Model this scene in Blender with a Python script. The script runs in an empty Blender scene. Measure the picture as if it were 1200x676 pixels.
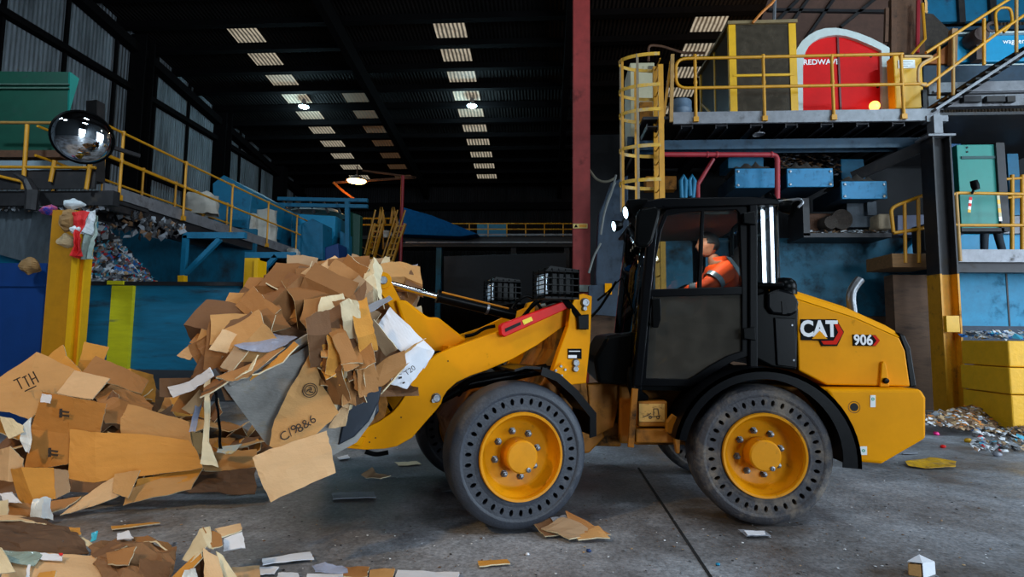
import bpy, bmesh, math, random
from mathutils import Vector, Matrix, Euler, noise
PI = math.pi; R_ = math.radians
scene = bpy.context.scene
COL = scene.collection
rnd = random.Random(7)

# ------------------------------------------------------------------ camera
FPX = 640.0
cam_d = bpy.data.cameras.new('camera'); cam_o = bpy.data.objects.new('camera', cam_d); COL.objects.link(cam_o)
cam_d.sensor_width = 36.0; cam_d.lens = 36.0*FPX/1200.0; cam_d.clip_start = .05; cam_d.clip_end = 300
CAM = Vector((0, 0, 1.42))
CR = Matrix.Rotation(R_(3.58), 3, 'Z') @ Matrix.Rotation(PI/2+R_(4.82), 3, 'X') @ Matrix.Rotation(R_(.6), 3, 'Z')
cam_o.matrix_world = Matrix.Translation(CAM) @ CR.to_4x4()
scene.camera = cam_o
FWD = CR @ Vector((0, 0, -1))

def ray(px, py): return CR @ Vector(((px-600)/FPX, -(py-338)/FPX, -1))
def gY(px, py, Y): d = ray(px, py); return CAM + d*((Y-CAM.y)/d.y)
def gX(px, py, X): d = ray(px, py); return CAM + d*((X-CAM.x)/d.x)
def gZ(px, py, Z=0.0): d = ray(px, py); return CAM + d*((Z-CAM.z)/d.z)
def Q(px, py, dep): return CAM + ray(px, py)*dep

class Frame:
    """a machine-local frame: x towards the rear, y across to the far side, z up"""
    def __init__(s, o, a):
        s.o = Vector(o); a = R_(a); s.a = a
        s.u = Vector((math.cos(a), math.sin(a), 0)); s.v = Vector((-math.sin(a), math.cos(a), 0))
    def T(s, x, y, z): return s.o + s.u*x + s.v*y + Vector((0, 0, z))
    def hit(s, px, py, ly):
        d = ray(px, py); t = ((s.o-CAM).dot(s.v)+ly)/d.dot(s.v); p = CAM+d*t-s.o
        return (p.dot(s.u), p.z+s.o.z)
    def P(s, px, py, ly):
        x, z = s.hit(px, py, ly); return s.T(x, ly, z)
FR = Frame((-.175, 3.997, 0), 21.6)
RR = Frame((1.684, 4.313, 0), 0)
def ident(x, y, z): return Vector((x, y, z))

# ------------------------------------------------------------------ colours and materials
def lin(c):
    c = c/255.0
    return c/12.92 if c <= .04045 else ((c+.055)/1.055)**2.4
def rgb(r, g, b): return (lin(r), lin(g), lin(b), 1)
MATS = {}
def mat(name, col, rough=.5, metal=0., var=.18, scale=6., dirt=None, dscale=3., damt=.5, bump=0., bscale=40., stretch=(1, 1, 1), emit=None, estr=0., coat=0., spec=.5):
    if name in MATS: return MATS[name]
    m = bpy.data.materials.new(name); m.use_nodes = True; nt = m.node_tree; N = nt.nodes; L = nt.links
    b = N['Principled BSDF']; b.inputs['Roughness'].default_value = rough; b.inputs['Metallic'].default_value = metal
    b.inputs['Coat Weight'].default_value = coat; b.inputs['Specular IOR Level'].default_value = spec
    tc = N.new('ShaderNodeTexCoord'); mp = N.new('ShaderNodeMapping'); L.new(tc.outputs['Object'], mp.inputs[0]); mp.inputs['Scale'].default_value = stretch
    n1 = N.new('ShaderNodeTexNoise'); n1.inputs['Scale'].default_value = scale; n1.inputs['Detail'].default_value = 6; n1.inputs['Roughness'].default_value = .65
    L.new(mp.outputs[0], n1.inputs['Vector'])
    mr = N.new('ShaderNodeMapRange'); mr.inputs[1].default_value = .3; mr.inputs[2].default_value = .7; mr.inputs[3].default_value = 1-var; mr.inputs[4].default_value = 1+var
    L.new(n1.outputs[0], mr.inputs[0])
    vm = N.new('ShaderNodeVectorMath'); vm.operation = 'SCALE'; vm.inputs[0].default_value = col[:3]; L.new(mr.outputs[0], vm.inputs['Scale'])
    out = vm.outputs[0]
    if dirt:
        n2 = N.new('ShaderNodeTexNoise'); n2.inputs['Scale'].default_value = dscale; n2.inputs['Detail'].default_value = 8; n2.inputs['Roughness'].default_value = .7
        L.new(mp.outputs[0], n2.inputs['Vector'])
        m2 = N.new('ShaderNodeMapRange'); m2.inputs[1].default_value = .72-damt*.4; m2.inputs[2].default_value = .85-damt*.3; L.new(n2.outputs[0], m2.inputs[0])
        mx = N.new('ShaderNodeMix'); mx.data_type = 'RGBA'; L.new(m2.outputs[0], mx.inputs[0]); L.new(out, mx.inputs[6]); mx.inputs[7].default_value = dirt
        out = mx.outputs[2]
        rr = N.new('ShaderNodeMapRange'); rr.inputs[3].default_value = rough; rr.inputs[4].default_value = min(1, rough+.3); L.new(m2.outputs[0], rr.inputs[0]); L.new(rr.outputs[0], b.inputs['Roughness'])
    L.new(out, b.inputs['Base Color'])
    if bump:
        n3 = N.new('ShaderNodeTexNoise'); n3.inputs['Scale'].default_value = bscale; n3.inputs['Detail'].default_value = 4; L.new(mp.outputs[0], n3.inputs['Vector'])
        bp = N.new('ShaderNodeBump'); bp.inputs['Strength'].default_value = bump; bp.inputs['Distance'].default_value = .02; L.new(n3.outputs[0], bp.inputs['Height']); L.new(bp.outputs[0], b.inputs['Normal'])
    if emit: b.inputs['Emission Color'].default_value = emit; b.inputs['Emission Strength'].default_value = estr
    MATS[name] = m; return m

def glass(name, tint, gloss=.12, rough=.02, dust=0., dustcol=(.3, .3, .28, 1)):
    if name in MATS: return MATS[name]
    m = bpy.data.materials.new(name); m.use_nodes = True; nt = m.node_tree; N = nt.nodes; L = nt.links
    for n in list(N): N.remove(n)
    o = N.new('ShaderNodeOutputMaterial'); tr = N.new('ShaderNodeBsdfTransparent'); tr.inputs[0].default_value = tint
    gl = N.new('ShaderNodeBsdfGlossy'); gl.inputs['Roughness'].default_value = rough; gl.inputs[0].default_value = (.9, .95, 1, 1)
    fr = N.new('ShaderNodeFresnel'); fr.inputs[0].default_value = 1.45
    ad = N.new('ShaderNodeMath'); ad.operation = 'MULTIPLY_ADD'; ad.inputs[1].default_value = 1.0; ad.inputs[2].default_value = gloss*.3; L.new(fr.outputs[0], ad.inputs[0])
    mx = N.new('ShaderNodeMixShader'); L.new(ad.outputs[0], mx.inputs[0]); L.new(tr.outputs[0], mx.inputs[1]); L.new(gl.outputs[0], mx.inputs[2])
    out = mx.outputs[0]
    if dust:
        df = N.new('ShaderNodeBsdfDiffuse'); df.inputs[0].default_value = dustcol
        tc = N.new('ShaderNodeTexCoord'); ns = N.new('ShaderNodeTexNoise'); ns.inputs['Scale'].default_value = 7; ns.inputs['Detail'].default_value = 8; L.new(tc.outputs['Object'], ns.inputs['Vector'])
        mr = N.new('ShaderNodeMapRange'); mr.inputs[1].default_value = .35; mr.inputs[2].default_value = .75; mr.inputs[3].default_value = dust*.75; mr.inputs[4].default_value = min(1, dust*1.25); L.new(ns.outputs[0], mr.inputs[0])
        m2 = N.new('ShaderNodeMixShader'); L.new(mr.outputs[0], m2.inputs[0]); L.new(out, m2.inputs[1]); L.new(df.outputs[0], m2.inputs[2]); out = m2.outputs[0]
    L.new(out, o.inputs[0]); MATS[name] = m; return m

DUST = rgb(60, 52, 42)
yel = mat('machine_yellow', rgb(230, 150, 0), .45, var=.08, scale=3, dirt=rgb(120, 80, 20), dscale=5, damt=.16, spec=.06)
yel_shade_dirt = mat('shaded_dirty_yellow', rgb(150, 92, 8), .55, var=.2, scale=4, dirt=rgb(44, 30, 14), dscale=4, damt=.6, spec=.3)  # shade around the chassis is darkened into this colour, along with real dirt
rimyel = mat('rim_yellow', rgb(216, 142, 6), .42, var=.12, scale=5, dirt=rgb(96, 62, 18), dscale=6, damt=.32, spec=.2)
black = mat('black_plastic', rgb(8, 9, 10), .3, var=.2, spec=.06)
blackm = mat('black_metal', rgb(7, 8, 11), .3, var=.2, dirt=rgb(30, 30, 30), dscale=8, damt=.2, spec=.08)
rubber = mat('tyre_rubber', rgb(50, 55, 65), .55, var=.2, scale=9, dirt=rgb(90, 92, 98), dscale=7, damt=.36, bump=.25, bscale=60)
mudrub = mat('muddy_tyre_rubber', rgb(58, 58, 64), .65, var=.2, scale=9, dirt=rgb(118, 108, 98), dscale=6, damt=.62, bump=.35, bscale=50)
chrome = mat('chrome', rgb(225, 225, 230), .12, 1., var=.03)
steel = mat('worn_steel', rgb(118, 120, 124), .38, .8, var=.2, dirt=rgb(150, 132, 96), dscale=4, damt=.3, bump=.1)
bucketm = mat('bucket_steel', rgb(140, 138, 134), .5, .15, var=.25, scale=4, dirt=rgb(150, 132, 95), dscale=3.2, damt=.36, bump=.15, stretch=(1, 1, 2.2))
darkst = mat('dark_bucket_paint', rgb(34, 42, 54), .4, .3, var=.25, dirt=rgb(80, 82, 86), dscale=9, damt=.3)
redp = mat('red_paint', rgb(212, 16, 10), .5, var=.08, spec=.25)
white = mat('white_plastic', rgb(232, 234, 238), .45, var=.04)
stick = mat('sticker_white', rgb(225, 228, 225), .5, var=.03)
green_s = mat('sticker_green', rgb(20, 150, 110), .5, var=.03)
darkgap = mat('shade_and_joint_black', rgb(14, 14, 16), .8, var=.1)  # paints shade into holes and slots; also colours the floor joint and screws
seatm = mat('seat_fabric', rgb(34, 34, 38), .9, var=.2)
headl = mat('headliner', rgb(120, 118, 112), .9, var=.06, spec=.05)
lampw = mat('lamp_white', rgb(220, 240, 255), .3, emit=(.55, .82, 1, 1), estr=9)
lampd = mat('unlit_lamp_sheen', rgb(205, 220, 235), .15, .8, var=.1, emit=(.6, .8, 1, 1), estr=.25)  # weak emission stands in for reflections on the unlit lenses
railyel = mat('rail_yellow', rgb(192, 132, 12), .45, var=.12, dirt=rgb(92, 72, 48), dscale=5, damt=.3)
postyel = mat('post_yellow', rgb(222, 166, 6), .45, var=.08, dirt=rgb(112, 82, 22), dscale=4, damt=.2)
galv = mat('galvanised_steel', rgb(118, 118, 122), .5, .35, var=.22, dirt=rgb(62, 54, 48), dscale=4, damt=.4)
darksteel = mat('dark_steel', rgb(38, 36, 38), .55, .3, var=.3, dirt=rgb(62, 54, 46), dscale=3, damt=.4)
bluep = mat('blue_paint', rgb(0, 98, 132), .55, var=.14, dirt=rgb(18, 44, 70), dscale=2.5, damt=.36)
brightblue = mat('bright_blue_paint', rgb(2, 134, 176), .5, var=.1, dirt=rgb(20, 60, 92), dscale=3, damt=.25)
deepblue = mat('deep_blue_paint', rgb(2, 52, 112), .5, var=.12, scale=3, dirt=rgb(16, 54, 100), dscale=5, damt=.2)
dirtyblue = mat('grimy_blue_paint', rgb(2, 88, 116), .6, var=.2, dirt=rgb(20, 30, 36), dscale=1.3, damt=.5, stretch=(1, 1, .6))
greenp = mat('green_paint', rgb(0, 62, 46), .5, var=.12, dirt=rgb(8, 50, 44), dscale=4, damt=.3)
tealp = mat('teal_paint', rgb(0, 116, 104), .5, var=.1, dirt=rgb(16, 70, 66), dscale=3, damt=.35, stretch=(1, 1, .4))
redgreen = mat('machine_red', rgb(206, 6, 8), .6, var=.06, spec=.2)
pale = mat('pale_grey_paint', rgb(186, 194, 190), .5, var=.08, dirt=rgb(110, 108, 96), dscale=4, damt=.2)
cream = mat('cream_paint', rgb(182, 172, 140), .55, var=.08, dirt=rgb(80, 70, 50), dscale=5, damt=.3)
rust = mat('red_oxide', rgb(146, 46, 42), .6, var=.2, scale=5, dirt=rgb(82, 34, 30), dscale=2.2, damt=.4)
redpipe = mat('red_pipe_paint', rgb(150, 30, 40), .5, var=.15, dirt=rgb(70, 30, 34), dscale=6, damt=.3)
brown = mat('rusty_brown', rgb(84, 52, 30), .75, var=.25, dirt=rgb(40, 30, 24), dscale=4, damt=.4, bump=.3)
orangebr = mat('orange_rust', rgb(150, 82, 26), .7, var=.2, dirt=rgb(84, 50, 24), dscale=5, damt=.35)
dirtm = mat('packed_dirt', rgb(52, 44, 38), .95, var=.35, scale=14, bump=.8, bscale=25)
concbrown = mat('stained_concrete', rgb(84, 60, 42), .85, var=.3, scale=2, dirt=rgb(30, 26, 26), dscale=1.2, damt=.5, bump=.3, bscale=12, stretch=(.5, .5, 2))
blockyel = mat('block_yellow', rgb(232, 172, 10), .6, var=.1, dirt=rgb(118, 110, 96), dscale=3.2, damt=.22, bump=.25, bscale=20)
warmlamp = mat('sodium_lamp', rgb(255, 200, 120), .4, emit=(1, .5, .14, 1), estr=30)
coldlamp = mat('cold_lamp', rgb(230, 245, 255), .4, emit=(.45, .85, 1, 1), estr=45)

# ------------------------------------------------------------------ mesh builder
class MB:
    def __init__(s): s.v = []; s.f = []; s.m = []
    def add(s, vs, fs, mi=0):
        n = len(s.v); s.v += [Vector(v) for v in vs]; s.f += [[i+n for i in f] for f in fs]; s.m += [mi]*len(fs); return s
    def box(s, lo, hi, T=ident, mi=0):
        (a, b, c), (d, e, f) = lo, hi
        vs = [T(x, y, z) for x in (a, d) for y in (b, e) for z in (c, f)]
        return s.add(vs, [(0, 1, 3, 2), (4, 6, 7, 5), (0, 4, 5, 1), (2, 3, 7, 6), (0, 2, 6, 4), (1, 5, 7, 3)], mi)
    def beam(s, a, b, w, h, up=(0, 0, 1), mi=0):
        a = Vector(a); b = Vector(b); d = (b-a).normalized(); up = Vector(up)
        sd = d.cross(up)
        if sd.length < 1e-4: sd = d.cross(Vector((0, 1, 0)))
        sd.normalize(); u = sd.cross(d)
        vs = [p+sd*(i*w/2)+u*(j*h/2) for p in (a, b) for i, j in ((-1, -1), (1, -1), (1, 1), (-1, 1))]
        return s.add(vs, [(3, 2, 1, 0), (4, 5, 6, 7), (0, 1, 5, 4), (1, 2, 6, 5), (2, 3, 7, 6), (3, 0, 4, 7)], mi)
    def hbeam(s, a, b, w, h, t=.03, up=(0, 1, 0)):
        a = Vector(a); b = Vector(b); d = (b-a).normalized(); upv = Vector(up); sd = d.cross(upv).normalized(); u = sd.cross(d)
        o = u*(h/2-t/2)
        s.beam(a+o, b+o, w, t, up); s.beam(a-o, b-o, w, t, up); s.beam(a, b, t, h-2*t, up); return s
    def tube(s, pts, r, n=8, closed=False, mi=0):
        pts = [Vector(p) for p in pts]; k = len(pts); rs = r if isinstance(r, (list, tuple)) else [r]*k
        prev = None; vs = []
        for i, p in enumerate(pts):
            if closed: d = pts[(i+1) % k]-pts[i-1]
            else: d = pts[min(i+1, k-1)]-pts[max(i-1, 0)]
            d.normalize()
            if prev is None: a = d.cross(Vector((0, 0, 1)) if abs(d.z) < .9 else Vector((1, 0, 0))).normalized()
            else:
                a = prev-d*prev.dot(d)
                a.normalize()
            prev = a; b = d.cross(a)
            vs += [p+(a*math.cos(2*PI*j/n)+b*math.sin(2*PI*j/n))*rs[i] for j in range(n)]
        fs = []
        for i in range(k if closed else k-1):
            for j in range(n):
                q = (j+1) % n; i2 = (i+1) % k
                fs.append((i*n+j, i*n+q, i2*n+q, i2*n+j))
        if not closed: fs += [tuple(range(n-1, -1, -1)), tuple(range((k-1)*n, k*n))]
        return s.add(vs, fs, mi)
    def lathe(s, prof, o=(0, 0, 0), axis=(0, 0, 1), n=32, a0=0., a1=2*PI, T=None, mi=0):
        """prof: (radius, along axis)"""
        ax = Vector(axis).normalized(); x = ax.cross(Vector((0, 0, 1)) if abs(ax.z) < .9 else Vector((1, 0, 0))).normalized(); y = ax.cross(x); o = Vector(o)
        full = abs(a1-a0-2*PI) < 1e-6; m = n if full else n+1; k = len(prof); vs = []
        for j in range(m):
            t = a0+(a1-a0)*j/n; d = x*math.cos(t)+y*math.sin(t)
            vs += [o+d*r+ax*h for r, h in prof]
        fs = []
        for j in range(n):
            j2 = (j+1) % m
            for i in range(k-1): fs.append((j*k+i, j2*k+i, j2*k+i+1, j*k+i+1))
        return s.add(vs, fs, mi)
    def prism(s, poly, y0, y1, T=ident, mi=0):
        n = len(poly); ar = sum(poly[i][0]*poly[(i+1) % n][1]-poly[(i+1) % n][0]*poly[i][1] for i in range(n))
        if ar < 0: poly = poly[::-1]
        vs = [T(x, y0, z) for x, z in poly]+[T(x, y1, z) for x, z in poly]
        fs = [tuple(range(n)), tuple(range(2*n-1, n-1, -1))]+[(i, i+n, (i+1) % n+n, (i+1) % n) for i in range(n)]
        return s.add(vs, fs, mi)
    def ring(s, outer, inner, y0, y1, T=ident):
        n = len(outer)
        vs = [T(x, y, z) for y in (y0, y1) for P in (outer, inner) for x, z in P]; fs = []
        for i in range(n):
            j = (i+1) % n
            fs += [(i, j, n+j, n+i), (2*n+i, 3*n+i, 3*n+j, 2*n+j), (i, 2*n+i, 2*n+j, j), (n+i, n+j, 3*n+j, 3*n+i)]
        return s.add(vs, fs)
    def grid(s, rows, mi=0):
        k = len(rows[0]); vs = [p for r in rows for p in r]
        return s.add(vs, [(i*k+j, i*k+j+1, (i+1)*k+j+1, (i+1)*k+j) for i in range(len(rows)-1) for j in range(k-1)], mi)
    def text(s, string, size, M, ext=.004, off=0., mi=0, align='CENTER', sx=1.):
        cu = bpy.data.curves.new('lettering', 'FONT'); cu.body = string; cu.size = size; cu.extrude = ext; cu.offset = off; cu.align_x = align; cu.align_y = 'CENTER'; cu.resolution_u = 3
        ob = bpy.data.objects.new('lettering', cu); COL.objects.link(ob)
        dg = bpy.context.evaluated_depsgraph_get(); dg.update(); ev = ob.evaluated_get(dg); me = ev.to_mesh()
        s.add([M @ Vector((v.co.x*sx, v.co.y, v.co.z)) for v in me.vertices], [tuple(p.vertices) for p in me.polygons], mi)
        ev.to_mesh_clear(); bpy.data.objects.remove(ob); bpy.data.curves.remove(cu); return s
    def build(s, name, m, parent=None, smooth=None, bevel=0, solid=0, sub=0, seg=2):
        me = bpy.data.meshes.new(name); o = bpy.data.objects.new(name, me)
        if parent is None:
            lo = [min(v[i] for v in s.v) for i in range(3)]; hi = [max(v[i] for v in s.v) for i in range(3)]
            c = Vector(((lo[0]+hi[0])/2, (lo[1]+hi[1])/2, lo[2])); o.location = c
        else:
            c = wloc(parent); o.parent = parent
        me.from_pydata([tuple(v-c) for v in s.v], [], s.f); me.validate()
        bm = bmesh.new(); bm.from_mesh(me); bmesh.ops.recalc_face_normals(bm, faces=bm.faces); bm.to_mesh(me); bm.free()
        for x in (m if isinstance(m, (list, tuple)) else [m]): me.materials.append(x)
        if isinstance(m, (list, tuple)) and len(me.polygons) == len(s.m): me.polygons.foreach_set('material_index', s.m)
        COL.objects.link(o)
        if smooth is not None:
            me.polygons.foreach_set('use_smooth', [True]*len(me.polygons)); me.set_sharp_from_angle(angle=R_(smooth))
        if solid: q = o.modifiers.new('solid', 'SOLIDIFY'); q.thickness = solid; q.offset = 0
        if sub: q = o.modifiers.new('sub', 'SUBSURF'); q.levels = sub; q.render_levels = sub
        if bevel: q = o.modifiers.new('bevel', 'BEVEL'); q.width = bevel; q.segments = seg; q.limit_method = 'ANGLE'; q.angle_limit = R_(35)
        return o
def wloc(o):
    p = Vector((0, 0, 0))
    while o is not None: p = p+o.location; o = o.parent
    return p
def thing(name, label, cat, loc=(0, 0, 0), group=None):
    o = bpy.data.objects.new(name, None); o.location = loc; o.empty_display_size = .2; COL.objects.link(o); return tag(o, label, cat, group)
def tag(o, label, cat, group=None, kind=None):
    if label: o['label'] = label
    if cat: o['category'] = cat
    if group: o['group'] = group
    if kind: o['kind'] = kind
    return o
def struct(o, label=None, cat=None, group=None): return tag(o, label, cat, group, 'structure')
def fil(pts, r, n=4):
    """round the inner corners of a polyline"""
    pts = [Vector(p) for p in pts]; out = [pts[0]]
    for i in range(1, len(pts)-1):
        a, b, c = pts[i-1], pts[i], pts[i+1]; d1 = (a-b); d2 = (c-b); q = min(r, d1.length*.49, d2.length*.49)
        p1 = b+d1.normalized()*q; p2 = b+d2.normalized()*q
        for k in range(n+1):
            t = k/n; out.append(p1*(1-t)**2+b*2*t*(1-t)+p2*t*t)
    out.append(pts[-1]); return out
def pxbox(mb, x0, y0, x1, y1, Y0, Y1, mi=0):
    a = gY(x0, y1, Y0); b = gY(x1, y0, Y0); mb.box((a.x, Y0, a.z), (b.x, Y1, b.z), mi=mi); return mb
def lerp(a, b, t): return a+(b-a)*t
ORD = ['first', 'second', 'third', 'fourth', 'fifth', 'sixth', 'seventh', 'eighth', 'ninth', 'tenth', 'eleventh', 'twelfth']
# ================================================================== WHEEL LOADER
loader = thing('wheel_loader', 'yellow articulated wheel loader carrying a heaped bucket of cardboard', 'loader', RR.T(-1.1, .92, 0))
LD = loader
def FH(pts, ly, F=FR): return [F.hit(x, y, ly) for x, y in pts]
def arc(cx, cz, r, a0, a1, n): return [(cx+r*math.cos(R_(lerp(a0, a1, i/n))), cz+r*math.sin(R_(lerp(a0, a1, i/n)))) for i in range(n+1)]

# ---- wheels (local: y across, outer face at y = 0)
WR = .53
def make_wheel(F, cx, ly, flip, tm, cz=WR):
    s = -1 if flip else 1
    def T(x, y, z): return F.T(cx+x, ly+s*y, cz+z)
    def ringT(mb, prof, n=64):
        k = len(prof)
        vs = [T(r*math.cos(2*PI*j/n), y, r*math.sin(2*PI*j/n)) for j in range(n) for r, y in prof]
        mb.add(vs, [(j*k+i, ((j+1) % n)*k+i, ((j+1) % n)*k+i+1, j*k+i+1) for j in range(n) for i in range(k-1)])
    rim = MB()
    ringT(rim, [(.318, .012), (.312, -.008), (.296, -.006), (.288, .014), (.292, .04), (.268, .075), (.255, .12), (.235, .135), (.0, .135)])
    ringT(rim, [(.318, .33), (.31, .345), (.29, .33), (.27, .26), (.2, .23), (0, .23)])
    w = rim.build('wheel', rimyel, LD, smooth=40)
    t = MB(); ringT(t, [(.455, .006), (.485, .014), (.51, .034), (.522, .06), (.528, .10), (.528, .24), (.522, .28), (.51, .306), (.485, .326), (.455, .334)], 72)
    N = 34
    for side in (0, 1):
        din = 1 if side == 0 else -1
        base = .006 if side == 0 else .334
        ringT(t, [(.318, base+din*.014), (.335, base+din*.004), (.352, base+din*.008)], 68)
        ringT(t, [(.436, base+din*.008), (.446, base+din*.001), (.455, base)], 68)
        for j in range(N):
            a0 = 2*PI*j/N; a1 = 2*PI*(j+1)/N; am = (a0+a1)/2; r0, r1 = .352, .436; rm = (r0+r1)/2
            O = []; I = []
            for q in range(16):
                th = 2*PI*q/16; c, sn = math.cos(th), math.sin(th); k = 1/max(abs(c), abs(sn))
                O.append((rm+c*k*(r1-r0)/2, am+sn*k*(a1-a0)/2)); I.append((rm+c*.024, am+sn*.0145/rm))
            def pt(ra, y): return T(ra[0]*math.cos(ra[1]), y, ra[0]*math.sin(ra[1]))
            vs = [pt(x, base+din*.008) for x in O]+[pt(x, base+din*.008) for x in I]+[pt((rm+(x[0]-rm)*.85, am+(x[1]-am)*.85), base+din*.085) for x in I]
            t.add(vs, [(q, (q+1) % 16, 16+(q+1) % 16, 16+q) for q in range(16)]+[(16+q, 16+(q+1) % 16, 32+(q+1) % 16, 32+q) for q in range(16)]+[tuple(range(32, 48))])
    t.build('tyre', tm, w, smooth=35)
    h = MB(); ringT(h, [(0, -.012), (.106, -.012), (.117, -.002), (.12, .136)], 36)
    h.build('hub', rimyel, w, smooth=28)
    pl = MB(); pl.lathe([(0, 0), (.016, 0), (.018, .01), (.008, .012), (.008, .006), (0, .006)], T(.045, -.012, -.09), F.v*(-s), 12); pl.build('drain_plug', steel, w, smooth=40)
    for j in range(8):
        a = 2*PI*j/8+.2; n = MB(); o = T(.168*math.cos(a), .135, .168*math.sin(a))
        n.lathe([(.028, 0), (.028, .006), (.021, .008), (.021, .03), (.013, .032), (.013, .046), (0, .048)], o, F.v*(-s), 6); n.build('wheel_nut', steel, w)
make_wheel(FR, .01, 0, False, rubber, .545)
make_wheel(FR, .01, 1.84, True, rubber, .545)
make_wheel(RR, -.03, 0, False, mudrub, .53)
make_wheel(RR, -.03, 1.84, True, mudrub, .53)
for F, cx in ((FR, .01), (RR, -.03)):
    m = MB(); m.lathe([(.0, .3), (.13, .3), (.13, .5), (.17, .6), (.2, .8), (.2, 1.04), (.17, 1.24), (.13, 1.34), (.13, 1.54), (0, 1.54)], F.T(cx, 0, .53), F.v, 20)
    m.build('axle', yel_shade_dirt, LD, smooth=40)

# ---- rear frame: hood, counterweight, chassis
def chamfer_prism(poly, y0, y1, inset, dz, T):
    """side outline extruded, the upper edges pulled in by inset"""
    m = MB(); m.prism(poly, y0, y1, T); return m
hp = FH([(936, 434), (934, 366), (931, 349), (1002, 372), (1054, 395.5), (1061, 411), (1067, 453), (969, 451)], .3, RR)
top = FH([(931, 343), (1002, 366), (1056, 391)], .3, RR)
m = MB(); m.prism(hp, .30, 1.54, RR.T)
tt = [RR.T(hp[2][0], .30, hp[2][1]), RR.T(hp[3][0], .30, hp[3][1]), RR.T(hp[4][0], .30, hp[4][1])]
rows = []
for i in range(3):
    x, z = hp[2+i]; zt = z+.10
    rows.append([RR.T(x, .30, z), RR.T(x, .36, z+.055), RR.T(x, .47, zt), RR.T(x, .92, zt+.02), RR.T(x, 1.37, zt), RR.T(x, 1.48, z+.055), RR.T(x, 1.54, z)])
m.grid(rows)
m.add([p for p in rows[0]], [tuple(range(7))]); m.add([p for p in rows[2]], [tuple(range(7))])
hood = m.build('hood', yel, LD, bevel=.012)
g = MB(); gp = FH([(1053, 389), (1061, 393), (1068, 408), (1075, 453), (1067, 454), (1061, 411)], .3, RR); g.prism(gp, .305, 1.535, RR.T); g.build('radiator_grille', black, LD, bevel=.01)
for k in range(9):
    a = RR.hit(1064+k*1.1, 399+k*6, .33); sl = MB(); sl.beam(RR.T(a[0]+.02, .42, a[1]), RR.T(a[0]+.02, 1.42, a[1]), .02, .012); sl.build('grille_slat', darksteel, bpy.data.objects['radiator_grille'])
lt = MB(); lt.prism(FH([(1031, 453), (1033, 426), (1035, 423), (1038, 426), (1042, 453)], .28, RR), .275, .30, RR.T); lat = lt.build('hood_latch', yel, LD, bevel=.006)
kn = MB(); kn.lathe([(0, 0), (.02, 0), (.024, -.012), (.018, -.028), (0, -.03)], RR.P(1037, 446, .275), (0, 1, 0), 14); kn.build('knob', black, lat, smooth=50)
cwp = FH([(969, 456), (1080, 456), (1086, 466), (1086, 514), (1034, 544), (999, 541), (992, 510), (975, 470)], .12, RR)
m = MB(); m.prism(cwp, .12, 1.72, RR.T); cw = m.build('counterweight', yel, LD, bevel=.025, seg=3)
pk = MB(); o = RR.P(1001, 477, .12); pk.lathe([(.0, .0), (.034, .0), (.040, -.003), (.045, -.004), (.050, 0)], o+Vector((0, .003, 0)), (0, 1, 0), 24)
pk.build('tie_down_hole', yel_shade_dirt, cw, smooth=50)
m = MB(); m.lathe([(0, -.002), (.030, -.002), (.032, .001)], o, (0, 1, 0), 20); m.build('hole_shade', darkgap, cw)  # flat dark disc paints the shade inside the hole
for (x0, y0, x1, y1) in ((1020, 463, 1026, 477), (1008, 523, 1016, 533)):
    m = MB(); m.prism(FH([(x0, y0), (x1, y0), (x1, y1), (x0, y1)], .117, RR), .116, .122, RR.T); st = m.build('sticker', stick, cw)
    xm, ym = (x0+x1)/2, (y0+y1)/2
    q = MB(); q.lathe([(.006, 0), (.012, 0)], RR.P(xm, ym-2.5 if y1-y0 > 12 else ym, .1145), (0, 1, 0), 12); q.build('sticker_mark', green_s, st)
ex = MB(); b0 = RR.hit(1001, 372, .75)
cx_, cz_ = RR.hit(1000, 366, .75); P0 = RR.T(cx_, .75, cz_-.1)
tp = [P0, RR.P(997, 350, .75), RR.P(998, 341, .75), RR.P(1003, 333, .75), RR.P(1008, 327, .75)]
ex.tube(fil(tp, .05), .040, 14); ex.build('exhaust_pipe', steel, LD, smooth=50)

# badges (raised plates and lettering)
ly = .292
def plate(name, pts, m_, y0, y1, par=hood): q = MB(); q.prism(FH(pts, ly, RR), y0, y1, RR.T); return q.build(name, m_, par)
bm_ = mat('badge_black', rgb(14, 14, 17), .5, var=.03, spec=.04); brd = mat('badge_red', rgb(206, 34, 16), .5, var=.03, spec=.05); bwh = mat('badge_white', rgb(238, 238, 240), .5, var=.02, spec=.05)
bd = plate('brand_badge', [(938.5, 374), (980, 374), (989, 389), (981, 405.5), (963, 405.5), (960, 399), (939, 398.5)], bm_, .290, .304)
plate('badge_chevron', [(976, 376), (980, 376), (988, 389.5), (980, 403.5), (965, 403.5), (962, 399.5), (976.5, 399), (982, 389.5)], brd, .287, .295, bd)
def letters(s, px, py, hpx, lyy, name, m_, par, sx=1., off=.0):
    x, z = RR.hit(px, py, lyy); size = hpx/640*4.65*1.42
    M = Matrix.Translation(RR.T(x, lyy, z)) @ Matrix.Rotation(PI/2, 4, 'X')
    q = MB(); q.text(s, size, M, .002, off, sx=sx); return q.build(name, m_, par)
letters('CAT', 959.5, 386, 17.2, .2865, 'lettering', bwh, bd, .84, .007)
plate('badge_triangle', [(951, 397), (960, 387.5), (969, 397)], yel, .281, .290, bd)
b2 = plate('model_badge', [(999.5, 392), (1026, 392.5), (1031, 399), (1026, 405.5), (1000, 405)], bm_, .290, .304)
plate('badge_chevron', [(1022, 393), (1026, 393), (1031, 399), (1026, 405), (1022, 405), (1027, 399)], brd, .288, .295, b2)
letters('906', 1011.5, 398.8, 11.2, .2875, 'lettering', bwh, b2, .86, .003)

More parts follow.
